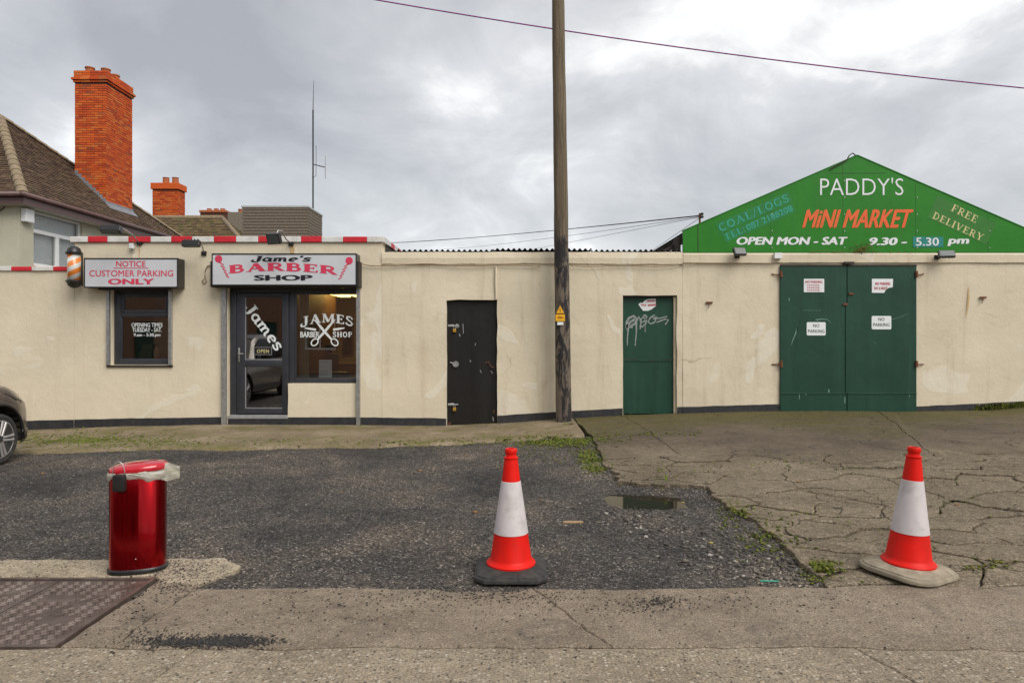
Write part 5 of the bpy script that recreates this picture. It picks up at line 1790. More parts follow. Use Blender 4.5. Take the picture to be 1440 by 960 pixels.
MB().tube([P(189, 344, W - .05), P(186, 336, W - .1), P(180, 327, W - .2), P(172, 322, W - .3)], 0.005, 6).build('lead', M['cable_paint'], sb)
MB().box(wx(193.3), wx(202), W - .03, W - .002, wz(342.6), wz(337.6)).build('bracket', M['black'], sb)
tag(MB().tube([P(300, 372, W - .02), P(292, 373.5, W - .015), P(288.5, 380, W - .015), P(288.3, 389, W - .015), P(290, 396, W - .02), P(286.5, 399, W - .02), P(284.2, 395, W - .02), P(286.5, 392, W - .02)], 0.009, 6).build('dangling_cable', M['cable_paint'], smooth=True), 'short painted cable curling down beside the barber sign', 'cable')


# rust marks and hooks on the market wall
def tee_hook(px, py, label):
    t = thing('wall_hook', P(px, py + 8, W - .01), label, 'hook')
    MB().box(wx(px - 4.6), wx(px + 4.6), W - .028, W - .004, wz(py + 1.3), wz(py - 1.3), 0.003).build('plate', M['rust'], t)
    MB().tube([P(px, py, W - .02), P(px, py + 6, W - .03), P(px - 1, py + 8, W - .05)], 0.006, 6).build('pin', M['rust'], t)


tee_hook(997, 425.4, 'rusty hook on the cream wall between green door and gates')
tee_hook(1381.5, 418.3, 'rusty hook on the cream wall right of the gates')
rs_ = MB()


def mat_rust_streak():
    m, n, b = new_mat('orange_rust_streak')
    pos = n.n('ShaderNodeNewGeometry', out=0)
    nz = n.noise(n.scale(pos, 20, 20, 3), 1.0, 5.0, 0.6)
    c = n.ramp(nz, [(0.3, (0.52, 0.33, 0.13)), (0.7, (0.60, 0.44, 0.24))])
    setp(m.node_tree, b, col=c, rough=0.85)
    return m


strokes_on('rust_streak', [([(1362.8, 403), (1362.3, 418), (1361, 432), (1359, 448)], [.8, 2.4, 1.8, .2])], mat_rust_streak(), mk, W - 0.0125)
strokes_on('rust_run', [([(195.8, 343.5), (195.8, 352), (195.8, 362)], [.8, 2.0, .6])], mat_rust_streak(), shop, W - 0.009)
strokes_on('rust_run', [([(411, 346), (411, 351), (411, 356)], [6, 6.5, 5])], mat_rust_streak(), shop, W - 0.009)

# ---- dry creeper rooted on the ledge of the green sign
dv = MB()
for (a, b, cc) in (((1205, 354), (1222, 343), (1227, 337)), ((1210, 354), (1218, 347), (1230, 345)), ((1203, 354.5), (1212, 348), (1222, 349)), ((1140, 354), (1152, 352.5), (1168, 353)), ((1170, 354.5), (1185, 353), (1198, 352.5)), ((1212, 355), (1220, 350), (1224, 352)), ((1200, 355), (1206, 350), (1208, 346))):
    dv.tube([P(*a, W - .03), P(*b, W - .045), P(*cc, W - .05)], [0.006, 0.004, 0.002], 5)
for _ in range(170):
    px, py = (random.gauss(1213, 8), random.gauss(350, 3.6)) if random.random() < .6 else (random.uniform(1135, 1290), random.gauss(354.2, 1.0))
    c = P(px, min(py, 356), W - random.uniform(.02, .06))
    v = Vector((random.gauss(0, 1), random.gauss(0, .5), random.gauss(0, 1))).normalized() * random.uniform(.012, .035)
    w2 = Vector((random.gauss(0, 1), random.gauss(0, 1), random.gauss(0, 1))).normalized() * .009
    dv.poly([c, c + v * .5 + w2, c + v, c + v * .5 - w2])
tag(dv.build('dry_creeper', M['dry'], recalc=False), 'dry brown creeper growing along the foot of the green gable sign', 'plant')

# ---- small plates on the gates
def plate(label, px0, px1, py0, py1, q, cat='sign', cut=None, r=0.02, group=None, mat='sign_white'):
    y = GTY - .006
    t = None
    if cut:
        pts = [(wx(a), y, wz(b)) for a, b in cut]
    else:
        x0, x1, z0, z1 = wx(px0), wx(px1), wz(py1), wz(py0)
        pts = []
        for (cx, cz, a0) in ((x1 - r, z1 - r, 0), (x0 + r, z1 - r, 90), (x0 + r, z0 + r, 180), (x1 - r, z0 + r, 270)):
            pts += [(cx + r * math.cos(R(a0 + d)), y, cz + r * math.sin(R(a0 + d))) for d in (0, 30, 60, 90)]
    t = MB().prism(pts, (0, .004, 0)).build('plate_sign', M[mat], None)
    return tag(t, label, cat, group)


pa = plate('white no parking plate on the left gate leaf, low', 1133, 1159.6, 453, 471.5, 0, mat='vinyl_white')
pb = plate('white no parking plate on the right gate leaf, high', 1224, 1251.5, 444.3, 463, 1, mat='vinyl_white')
for (o_, cx, dy) in ((pa, 1146.3, 0), (pb, 1237.6, -9)):
    sans('lettering', 'NO', M['sign_black'], o_, (wx(cx), GTY - .0085, wz(457.8 + dy)), 8.5 * MPP, 4.4 * MPP, bold=0.0)
    sans('lettering', 'PARKING', M['sign_black'], o_, (wx(cx), GTY - .0085, wz(465.5 + dy)), 23 * MPP, 4.6 * MPP, bold=0.0)
pcard = plate('white card with faded red print on the left gate leaf', 1129, 1157.5, 392.3, 411, 0, r=0.006)
fade = simple('faded_red_print', (0.56, 0.09, 0.11), 0.6, var=0.4, scale=80)
sans('lettering', 'NO PARKING', fade, pcard, (wx(1143), GTY - .0085, wz(396.5)), 24 * MPP, 3.6 * MPP, bold=0.03)
for (t_, y) in (('EXIT ONLY', 401), ('KEEP CLEAR', 404.5), ('AT ALL TIMES', 408)):
    strokes_on('faded_print', [([(1135 + i * 2.6, y - .9), (1136.6 + i * 2.6, y + .7)], 1.1) for i in range(7)], fade, pcard, GTY - .0085)
pd = plate('torn white no parking card on the right gate leaf', 0, 0, 0, 0, 1, cut=[(1224.3, 392.3), (1224.3, 411.8), (1241.5, 412), (1243.5, 408), (1247, 405.3), (1253.5, 404), (1254, 392.3)])
sans('lettering', 'NO PARKING', fade, pd, (wx(1239.5), GTY - .0085, wz(399)), 21 * MPP, 4 * MPP, bold=0.04)
sans('lettering', 'DAY & NIGHT', fade, pd, (wx(1236.8), GTY - .0085, wz(405.4)), 19 * MPP, 4 * MPP, bold=0.03)

# ---- cables along the wall
def cable(label, pts, r, mat, sag=0.0, n=24, group=None, name='cable'):
    pts = [Vector(p) for p in pts]
    out = []
    for a, b in zip(pts, pts[1:]):
        for i in range(n):
            t = i / n
            p = a.lerp(b, t)
            p.z -= sag * 4 * t * (1 - t) * (b - a).length
            out.append(p)
    out.append(pts[-1])
    return tag(MB().tube(out, r, 6).build(name, M[mat], smooth=True), label, 'cable', group)


q = [P(507, 370.5, W - .05)] + [P(px, 372.2 + 1.6 * math.sin(px * .05) + (2 if px > 700 else 0), W - .045) for px in range(520, 780, 20)]
cable('painted cable drooping along the store wall, left of the timber pole', q, 0.010, 'cable_paint', 0.0, 3)
q = [P(px, 374.0 + 1.0 * math.sin(px * .07) - (2.2 if px > 955 else 0), W - .045) for px in range(803, 972, 12)] + [P(980, 369.6, W - .05), P(1085, 369.9, W - .05)]
cable('painted cable along the store wall, from timber pole to gates', q, 0.009, 'cable_paint', 0.0, 3)

# ================================================================== timber pole
pb0 = gnd(791.5, 593.5)
PY_ = W - 0.30
pg = G(wx(792, PY_), PY_)
pole = thing('utility_pole', (wx(792.5, PY_), PY_, pg), 'tall weathered timber utility pole standing against the cream store', 'utility pole')
pp, pr = [], []
for i in range(61):
    z = pg - 0.3 + (9.6 + 0.3) * i / 60
    t = max(0, (z - pg)) / 7.0
    cx = wx(793.0, PY_) + (wx(784.6, PY_) - wx(793.0, PY_)) * t
    pp.append((cx + .006 * fbm(z, 1, 1, .9), PY_ + .006 * fbm(z, 2, 2, .9), z))
    pr.append((0.130 - 0.030 * t) * (1 + .03 * fbm(z, 5, 1, 2.2)))
MB().tube(pp, pr, 28).build('shaft', M['pole'], pole, smooth=50)
pz = lambda px, py: (wx(px, PY_ - .14), PY_ - .14, wz(py, PY_ - .14))
wp = MB().prism([pz(782.3, 440.3), pz(793.3, 440.3), pz(787.8, 429.5)], (0, .006, 0)).build('warning_triangle', M['yellow'], pole)
PLY = PY_ - .142
strokes_on('lightning_symbol', [([(788.2, 433), (787.0, 436), (788.4, 436.2), (787.4, 439)], .8), ([(781.6, 440.9), (794, 440.9)], .9)], M['sign_black'], wp, PLY)
yp = MB().box(wx(781.3, PLY), wx(794.3, PLY), PLY + .003, PLY + .009, wz(451.5, PLY), wz(441.8, PLY)).build('danger_plate', M['yellow'], pole)
strokes_on('print', [([(784.3, 446.9), (787, 444.6), (789, 446.4), (791.3, 445.4)], 1.1), ([(784.3, 447.2), (791.5, 447)], .9)], simple('plate_print', (0.25, 0.09, 0.01), .5), yp, PLY + .001)
MB().box(wx(783.7, PLY), wx(792.2, PLY), PLY + .003, PLY + .009, wz(457, PLY), wz(452.6, PLY), .002).build('number_tag', M['sign_white'], pole)

# ---- overhead cables
lp = P(330, -40, 17.0)
vc = np.polyfit((528, 785, 1440), (0, 42, 124), 2)
cable('thin violet overhead cable crossing the sky behind the pole', [P(px, float(np.polyval(vc, px)), 14.0) for px in range(180, 1801, 60)], 0.013, 'cable_violet', 0.0, 4, name='overhead_cable')
bk_ = P(984, 303, W + .25)
ms = thing('service_bracket', P(983.5, 322, W + .25), 'rusty service bracket with insulators above the left slope of the green gable', 'bracket')
MB().tube([(bk_.x, bk_.y, KZ + .1), bk_ + Vector((0, 0, .035))], 0.018, 8).build('post', M['rust'], ms)
for dz in (0.02, -0.03):
    MB().lathe([(.0, -.02), (.022, -.02), (.03, 0), (.022, .02), (0, .02)], 10, bk_ + Vector((.03, -.03, dz))).build('insulator', M['trim_dark'], ms)
far = P(440, 352, 42)
for i, (fx_, fz, r, lb) in enumerate(((440, 343, .014, 'thick dark service cable sloping down from the gable bracket, topmost'), (455, 341, .006, 'thin service wire just above the thick cable by the gable bracket'), (560, 352, .007, 'thin service wire directly below the thick cable by the gable bracket'), (690, 362, .006, 'thin service wire fanning low behind the corrugated roof'), (880, 378, .007, 'lowest steep service wire beside the green gable'))):
    cable(lb, [bk_ + Vector((0, 0, -.01 * i)), P(fx_, fz, 40 if i < 3 else 22)], r * .62, 'cable', 0.006 if i < 3 else 0.0, 30, 'service wires at the gable bracket')

# ================================================================== the house on the left
house = thing('hip_roofed_house', (-12.3, 17.05, -0.1), 'two storey sage rendered house with brown hipped roof and tall chimney', 'house')
HX, HY0, HY1 = -12.3, 17.05, 25.0
whb = (17.55, 19.55, 3.30, 4.74)     # window in the right-hand wall: y0, y1, z0, z1
mb = MB()
mb.box(HX - 9, HX, HY0, HY0 + .25, -.3, 4.98)                     # front
mb.box(HX - .25, HX, HY0 + .2505, whb[0], -.3, 4.98)
mb.box(HX - .25, HX, whb[1], HY1, -.3, 4.98)
mb.box(HX - .25, HX, whb[0], whb[1], -.3, whb[2])
mb.box(HX - .25, HX, whb[0], whb[1], whb[3], 4.98)
mb.box(HX - 9, HX - .26, HY1 - .25, HY1, -.3, 4.98)
mb.build('wall', M['house_wall'], house)
# window
hw = MB()
xw0, xw1 = HX - .13, HX - .06
y0, y1, z0, z1 = whb
zm = z0 + .92
ym = (y0 + y1) / 2 + 0.02
for (a, b, c, d) in ((y0, y1, z1 - .07, z1), (y0, y1, z0, z0 + .09), (y0, y0 + .07, z0 + .09, z1 - .07), (y1 - .09, y1, z0 + .09, z1 - .07), (y0 + .07, y1 - .09, zm - .05, zm + .05), (ym - .07, ym + .07, z0 + .09, zm - .05)):
    hw.box(xw0, xw1, a + .0005, b - .0005, c + .0005, d - .0005, .006)
hwo = hw.build('window', M['white_upvc'], house)
for (a, b, c, d) in ((y0 + .07, y1 - .09, zm + .05, z1 - .07), (y0 + .07, ym - .07, z0 + .09, zm - .05), (ym + .07, y1 - .09, z0 + .09, zm - .05)):
    g_ = MB()
    g_.poly([(HX - .09, a, c), (HX - .09, b, c), (HX - .09, b, d), (HX - .09, a, d)])
    g_.build('pane', M['glass_house'], hwo, recalc=False)
bl = MB()
zz_ = z0 + .05
while zz_ < z1 - .04:
    bl.box(HX - .21, HX - .19, y0 + .03, y1 - .03, zz_, zz_ + .034)
    zz_ += .040
bl.build('blind', M['blind'], hwo, kind='stuff')
MB().box(HX - .24, HX - .23, y0, y1, z0, z1).build('room_backing', M['blind'], hwo)
MB().box(HX + .001, HX + .05, y0 - .05, y1 + .05, z0 - .10, z0 - .002, .008).build('sill', M['clay'], hwo)
# roof
ZE = 5.0
B_, C_, AX = Vector((-12.0, 16.75, ZE)), Vector((-12.0, 25.3, ZE)), Vector((-15.0, 20.0, 7.93))
AL = Vector((-19.0, 20.0, 7.93))
BL, CL = Vector((-22, 16.75, ZE)), Vector((-22, 25.3, ZE))
dn = Vector((0, 0, -.03))
rb = MB()
for tri in ((B_, C_, AX), (BL, B_, AX, AL), (C_, CL, AL, AX)):
    rb.poly([p + dn for p in tri])
rb.poly([BL + dn, CL + dn, C_ + dn, B_ + dn][::-1])
roof = rb.build('roof', M['trim_dark'], house)


def tile_slope(name, e0, e1, t0, t1, mat, parent, gauge=0.1, wd=0.165, margin=0.0, skip=None):
    """rows of plain tiles on the slope with eave e0-e1 and top t0-t1"""
    e0, e1, t0, t1 = (Vector(p) for p in (e0, e1, t0, t1))
    u = (e1 - e0).normalized()
    nrm = u.cross(((t0 + t1) / 2 - (e0 + e1) / 2)).normalized()
    if nrm.z < 0:
        nrm = -nrm
    v = nrm.cross(u)
    if v.z < 0:
        v = -v
    Lv = (t0 - e0).dot(v)
    mb = MB()
    rows = int(Lv / gauge)
    rr = random.Random(3)
    for r in range(rows):
        f = (r + .5) * gauge / Lv
        a = e0.lerp(t0, f)
        b = e1.lerp(t1, f)
        ua, ub = (a - e0).dot(u), (b - e0).dot(u)
        x = ua - wd * (0.5 if r % 2 else 0.0)
        while x < ub:
            xa, xb2 = max(x + .002, ua), min(x + wd - .002, ub)
            if xb2 - xa > 0.02:
                lift = .030 + rr.uniform(-.005, .009)
                o = e0 + v * (r * gauge)
                p0 = o + u * xa + nrm * (lift + rr.uniform(-.002, .002))
                p1 = o + u * xb2 + nrm * (lift + rr.uniform(-.002, .002))
                q0, q1 = o + u * xa + v * (gauge * 1.15) + nrm * .006, o + u * xb2 + v * (gauge * 1.15) + nrm * .006
                mid = (p0 + q1) / 2
                if not (skip and skip(mid)):
                    th_ = nrm * -.030
                    mb.raw([p0, p1, q1, q0, p0 + th_, p1 + th_], [(0, 1, 2, 3), (4, 5, 1, 0), (0, 3, 4), (1, 5, 2)])
            x += wd
    return mb.build(name, mat, parent, recalc=False, kind='stuff')


CHX0, CHX1, CHY0, CHY1 = -13.58, -12.6, 21.2, 22.66
inch = lambda p: CHX0 < p.x < CHX1 and CHY0 < p.y < CHY1
tile_slope('roof_tiles', B_, C_, AX, AX, M['tile'], roof, skip=inch)
tile_slope('roof_tiles', BL, B_, AL, AX, M['tile'], roof)
# hip tiles
for (p, q) in ((B_, AX), (C_, AX), (AX, AL)):
    d = (q - p)
    n = int(d.length / .33)
    dv_ = d.normalized()
    side = dv_.cross(Vector((0, 0, 1))).normalized()
    up = side.cross(dv_).normalized()
    for i in range(n):
        a, b = p + d * (i / n), p + d * ((i + 1) / n)
        mb = MB()
        m_ = 6
        for (c, rr_) in ((a, .135), (b, .115)):
            for j in range(m_ + 1):
                t = PI * j / m_
                mb.v.append(tuple(c + side * rr_ * math.cos(t) + up * (rr_ * .75 * math.sin(t) - .02)))
        for j in range(m_):
            mb.f.append((j, j + 1, m_ + 1 + j + 1, m_ + 1 + j))
        mb.f += [tuple(range(m_ + 1)), tuple(reversed(range(m_ + 1, 2 * m_ + 2)))]
        mb.build('hip_tile', M['hip'], roof, smooth=50)
# gutter and soffit
gu = MB()
gu.tube([(-22, 16.70, ZE - .03), (-11.97, 16.70, ZE - .03)], .062, 10)
gu.tube([(-11.95, 16.64, ZE - .03), (-11.95, 25.3, ZE - .03)], .062, 10)
gu.build('gutter', M['fascia'], house, smooth=True)
fs_ = MB()
fs_.box(-22, -11.99, 16.77, 16.80, ZE - .26, ZE - .09)
fs_.box(-12.02, -11.99, 16.801, 25.3, ZE - .26, ZE - .09)
fs_.build('fascia', M['fascia'], house)
so = MB()
so.box(-22, -12.021, 16.801, HY0 - .001, ZE - .25, ZE - .235)
so.box(HX + .001, -12.021, HY0, 25.2, ZE - .25, ZE - .235)
so.build('soffit', M['white_tile'], house)
MB().box(HX + .001, HX + .14, 17.08, 17.40, 4.36, 4.70, .02).build('alarm_box', M['white_upvc'], house)
MB().tube([(HX - .35, HY0 - .02, 4.72), (HX - .6, HY0 - .04, 4.5), (HX - .75, HY0 - .03, 4.2), (HX - .95, HY0 - .02, 4.15)], .012, 6).build('loose_cable', M['cable'], house)


def brick_stack(parent, x0, x1, y0, y1, z0, z1, name='chimney', course=.0725, bl=.225, core=True, mat='brick'):
    core_ = MB().box(x0 + .008, x1 - .008, y0 + .008, y1 - .008, z0, z1 - .004).build(name, M['mortar'], parent)
    mb = MB()
    n = int((z1 - z0) / course)
    h = course - .015
    g2 = .010
    for r in range(n):
        z = z0 + r * course
        for (a0, a1, ax) in ((x0, x1, 'x'), (y0, y1, 'y')):
            L = a1 - a0
            k = max(2, int(round(L / (bl + g2))))
            w = L / k
            st = a0 - (w / 2 if r % 2 else 0)
            while st < a1 - .02:
                p, q2 = max(a0, st) + g2 / 2, min(a1, st + w) - g2 / 2
                if q2 - p > .03:
                    for s in (0, 1):
                        j = random.uniform(-.003, .004)
                        if ax == 'x':
                            f = (y0 - j, y0 + .05) if s == 0 else (y1 - .05, y1 + j)
                            mb.box(p, q2, f[0], f[1], z, z + h)
                        else:
                            f = (x0 - j, x0 + .05) if s == 0 else (x1 - .05, x1 + j)
                            mb.box(f[0], f[1], p, q2, z, z + h)
                st += w
    mb.build('brickwork', M[mat], core_, recalc=False, kind='stuff')
    return core_


CHT = wz(116, CHY0)
ch = brick_stack(house, CHX0, CHX1, CHY0, CHY1, 5.2, CHT)
# corbelled head
hz = CHT
for (e, hgt) in ((.035, .075), (.075, .075), (.02, .25)):
    hd_ = MB()
    x0, x1, y0, y1 = CHX0 - e, CHX1 + e, CHY0 - e, CHY1 + e
    nc = max(1, int(round(hgt / .0725)))
    for r in range(nc):
        for (a0, a1, ax) in ((x0, x1, 'x'), (y0, y1, 'y')):
            kk = int((a1 - a0) / .23)
            w = (a1 - a0) / kk
            for j in range(kk):
                for s in (0, 1):
                    zlo = hz + r * .0735 + .002
                    if ax == 'x':
                        f = (y0, y0 + .2) if s == 0 else (y1 - .2, y1)
                        hd_.box(a0 + j * w + .004, a0 + (j + 1) * w - .004, f[0], f[1], zlo, zlo + .064)
                    else:
                        f = (x0 - .002, x0 + .2) if s == 0 else (x1 - .2, x1 + .002)
                        hd_.box(f[0], f[1], a0 + j * w + .004, a0 + (j + 1) * w - .004, zlo, zlo + .064)
    hd_.build('corbel_course', M['brick'], ch, recalc=False)
    hz += nc * .0735
MB().box(CHX0 + .08, CHX1 - .08, CHY0 + .08, CHY1 - .08, CHT - .05, hz + .02).build('flaunching', M['hip'], ch)
for (fx_, fy) in ((.30, .2), (.74, .28), (.74, .62)):
    MB().lathe([(.13, 0), (.125, .16), (.145, .165), (.145, .2), (.10, .2), (.10, .1), (0, .1)], 16, (CHX0 + (CHX1 - CHX0) * fx_, CHY0 + (CHY1 - CHY0) * fy, hz)).build('pot', M['clay'], ch, smooth=50)
# lead flashing stepping down the front face, and the apron on the eave side
sl = (AX.z - ZE) / 3.0
st_n = 9
for i in range(st_n):
    xa = CHX0 + (CHX1 - CHX0) * i / st_n
    xb2 = CHX0 + (CHX1 - CHX0) * (i + 1) / st_n
    za = ZE + (-12.0 - xa) * sl
    zb2 = ZE + (-12.0 - xb2) * sl
    MB().prism([(xa, CHY0 - .012, za - .02), (xb2, CHY0 - .012, zb2 - .02), (xb2, CHY0 - .012, za + .10), (xa, CHY0 - .012, za + .10)], (0, .008, 0)).build('step_flashing', M['lead'], ch)
zc2 = ZE + (-12.0 - CHX1) * sl
MB().prism([(CHX1 + .006, CHY0 - .05, zc2 + .12), (CHX1 + .012, CHY0 - .05, zc2 + .05), (CHX1 + .17, CHY0 - .05, zc2 - .12), (CHX1 + .16, CHY0 - .05, zc2 - .15), (CHX1, CHY0 - .05, zc2)], (0, CHY1 - CHY0 + .1, 0)).build('apron_flashing', M['lead'], ch)

# ---- houses further back
rear = thing('rear_cottage', (-14, 27.2, 0), 'mossy hip roofed cottage behind the barber shop', 'house')
RX1 = -9.9
r0 = [Vector((-20, 27, 4.2)), Vector((-9.75, 27, 4.2)), Vector((-12.75, 30, 6.73)), Vector((-19, 30, 6.73))]
MB().box(-19.8, RX1, 27.25, 33, -.2, 4.2).build('wall', M['house_wall'], rear)
rb = MB()
rb.poly([p + dn for p in r0])
rb.poly([p + dn for p in (r0[1], Vector((-9.75, 33, 4.2)), r0[2])])
rb.poly([p + dn for p in (Vector((-9.75, 33, 4.2)), Vector((-20, 33, 4.2)), r0[3], r0[2])])
rb.poly([p + dn for p in (Vector((-20, 33, 4.2)), r0[0], r0[3])])
rrf = rb.build('roof', M['trim_dark'], rear)
tile_slope('roof_tiles', r0[0], r0[1], r0[3], r0[2], M['tile_moss'], rrf, .13, .2)
tile_slope('roof_tiles', r0[1], (-9.75, 33, 4.2), r0[2], r0[2], M['tile_moss'], rrf, .13, .2)
for (p, q) in ((r0[1], r0[2]), (r0[2], r0[3])):
    MB().tube([p, q], .10, 8).build('hip_capping', M['hip'], rrf, smooth=True)
c2 = brick_stack(rear, -16.33, -15.18, 31.0, 31.7, 5.6, wz(266, 31))
z2 = wz(266, 31)
MB().box(-16.39, -15.12, 30.94, 31.76, z2, z2 + .28, .01).build('head', M['brick'], c2)
for fx_ in (-15.86, -15.43):
    MB().lathe([(.15, 0), (.13, .28), (.16, .30), (.10, .30), (.10, .2), (0, .2)], 14, (fx_, 31.3, z2 + .28)).build('pot', M['clay'], c2, smooth=50)
slx = MB().prism([(-17.9, 32.5, 5.5), (-14.6, 32.5, 5.5), (-15.0, 32.5, 7.5), (-16.9, 32.5, 7.7)], (0, 2.5, 0))
tc_ = thing('terrace_block', (-14, 36, 0), 'distant terrace with small red chimney beside the timber box', 'house')
MB().box(-22, -13.4, 36, 42, -.2, 5.4).build('wall', M['house_wall'], tc_)
MB().prism([(-22.2, 35.8, 5.4), (-22.2, 39, 7.5), (-22.2, 42.2, 5.4)], (8.9, 0, 0)).build('roof', M['slate'], tc_)
Yc = 38.0
c3 = MB().box(wx(281.5, Yc), wx(317.5, Yc), Yc, Yc + .9, 6.2, wz(299, Yc)).build('chimney', M['mortar'], tc_)
MB().box(wx(280.5, Yc), wx(319, Yc), Yc - .06, Yc + .96, wz(299, Yc) + .001, wz(295.5, Yc), .02).build('head', M['clay'], c3)
bm2 = MB()
for r in range(18):
    for j in range(6):
        w = (wx(317.5, Yc) - wx(281.5, Yc)) / 6
        xa = wx(281.5, Yc) + j * w
        bm2.box(xa + .01, xa + w - .01, Yc - .01, Yc + .02, 6.25 + r * .08, 6.25 + r * .08 + .066)
bm2.build('brickwork', M['brick'], c3, recalc=False, kind='stuff')
for px in (290, 300, 309):
    MB().lathe([(.15, 0), (.12, .14), (.14, .15), (0, .15)], 10, (wx(px, Yc), Yc + .4, wz(295.5, Yc))).build('pot', M['clay'], c3, smooth=50)
Yc = 37
c4 = MB().box(wx(320, Yc), wx(341, Yc), Yc, Yc + .8, 6.0, wz(298, Yc), .02).build('chimney', M['render_grey'], tc_)
MB().lathe([(.13, 0), (.11, .2), (.13, .22), (0, .22)], 10, (wx(334, Yc), Yc + .4, wz(298, Yc))).build('pot', M['clay'], c4, smooth=50)

# ---- timber clad box with the aerial mast
TBY0, TBY1 = 18.0, 19.35
tbx0, tbx1 = wx(340.5, TBY0), wx(433, TBY0)
tbz = wz(291, TBY0)
tb = thing('timber_clad_block', ((tbx0 + tbx1) / 2, TBY0, 0), 'grey weathered timber clad box rising behind the barber shop', 'building')
MB().box(tbx0 + .02, tbx1 - .02, TBY0 + .02, TBY1 - .02, -.2, tbz - .02).build('core', M['trim_dark'], tb)
z = 2.95
while z < tbz - .06:
    MB().box(tbx0, tbx1, TBY0 - random.uniform(.0, .006), TBY0 + .019, z, z + .067, .003).build('board', M['board'], tb)
    MB().box(tbx1 - .019, tbx1 + random.uniform(.0, .006), TBY0 + .02, TBY1, z, z + .067, .003).build('board', M['board'], tb)
    z += .078
MB().box(tbx0 - .02, tbx1 + .02, TBY0 - .02, TBY1 + .02, tbz - .015, tbz + .035, .006).build('capping', M['grey_trim'], tb)
AY = 18.7
an = thing('aerial_mast', P(440, 291, AY), 'tall thin aerial mast with a small dipole behind the timber box', 'aerial')
# the box's right end is at this column: the mast is clamped to the back of it
an_x = wx(440.2, AY)
MB().tube([(an_x, AY, 2.0), (an_x, AY, wz(250, AY)), (an_x, AY, wz(155, AY))], .022, 8).build('mast', M['dark_metal'], an)
MB().tube([(an_x, AY, wz(155, AY)), (an_x + .02, AY, wz(113, AY))], [.012, .005], 6).build('whip', M['dark_metal'], an)
MB().tube([(an_x, AY, wz(231, AY)), (wx(457.6, AY), AY, wz(235.5, AY))], .014, 6).build('boom', M['dark_metal'], an)
MB().tube([(wx(457.6, AY), AY, wz(219, AY)), (wx(457.6, AY), AY, wz(251, AY))], .014, 6).build('dipole', M['alu'], an)
MB().tube([(an_x - .03, AY, wz(250.5, AY)), (wx(444.5, AY), AY, wz(247, AY)), (wx(444.5, AY), AY, wz(205, AY))], .007, 6).build('side_rod', M['dark_metal'], an)

# ================================================================== street things
def traffic_cone(label, px, py, yaw, base_mat, sx=1.0, tilt=(0, 0), bw=0.445, cutc=.062):
    q = gnd(px, py)
    z = (0.0 if q.y < 3.97 else (0.008 if q.x > 1.5 else -0.008))
    t = thing('traffic_cone', (q.x, q.y, z), label, 'traffic cone', 'traffic cones')
    c = Vector((q.x, q.y, z))
    h = bw / 2

    def octo(h_, zz):
        if base_mat == 'dirty_rubber':
            r_ = .13 * h_ / (bw / 2)
            o_ = []
            for (ux, uy, a0) in ((1, 1, 0), (-1, 1, 90), (-1, -1, 180), (1, -1, 270)):
                o_ += [(ux * (h_ - r_) + r_ * math.cos(R(a0 + d)), uy * (h_ - r_) + r_ * math.sin(R(a0 + d)), zz) for d in (4, 20, 36, 54, 70, 86)]
            return o_
        k = cutc * h_ / (bw / 2)
        return [(sx_ * a, sy_ * b, zz) for (sx_, sy_, a, b) in ((1, -1, h_ - k, h_), (1, -1, h_, h_ - k), (1, 1, h_, h_ - k), (1, 1, h_ - k, h_), (-1, 1, h_ - k, h_), (-1, 1, h_, h_ - k), (-1, -1, h_, h_ - k), (-1, -1, h_ - k, h_))]
    m = Matrix.Translation(c) @ Matrix.Rotation(R(tilt[0]), 4, 'X') @ Matrix.Rotation(R(tilt[1]), 4, 'Y')
    my = m @ Matrix.Rotation(R(yaw), 4, 'Z')
    mb = MB()
    rings = [(h * .95, .0), (h, .008), (h, .022), (h * .985, .030), (h * .94, .032), (h * .93, .040), (h * .70, .058), (h * .60, .062)]
    no = len(octo(h, 0))
    for r, zz in rings:
        mb.v += [tuple(my @ Vector(p)) for p in octo(r, zz)]
    for i in range(len(rings) - 1):
        mb.f += [(i * no + j, i * no + (j + 1) % no, (i + 1) * no + (j + 1) % no, (i + 1) * no + j) for j in range(no)]
    mb.f += [tuple(reversed(range(no))), tuple((len(rings) - 1) * no + j for j in range(no))]
    mb.build('base', M[base_mat], t, smooth=25)
    rad = lambda zz: .130 - (.130 - .032) * ((zz - .075) / (.745 - .075))
    lower = [(.152, .060), (.153, .070), (.146, .078), (.134, .084), (rad(.10), .10), (rad(.252), .252)]
    MB().lathe(lower, 40).xf(m).build('cone_body', M['cone_red'], t, smooth=45)
    MB().lathe([(rad(.252) + .0005, .252), (rad(.252) + .003, .254), (rad(.572) + .003, .570), (rad(.572), .572)], 40).xf(m).build('reflective_sleeve', M['cone_white'], t, smooth=45)
    MB().lathe([(rad(.572) + .0005, .572), (.042, .708), (.046, .712), (.046, .718), (.034, .722), (.032, .736), (.037, .742), (.038, .765), (.034, .772), (.022, .772), (.022, .70)], 40).xf(m).build('cone_tip', M['cone_red'], t, smooth=45)
    return t


traffic_cone('red and white traffic cone with black base on the asphalt', 718.6, 803, 0, 'rubber')
traffic_cone('red and white traffic cone with muddy grey base on cracked concrete', 1276.5, 805.5, 31, 'dirty_rubber', tilt=(1.0, 2.4), bw=.46, cutc=.11)

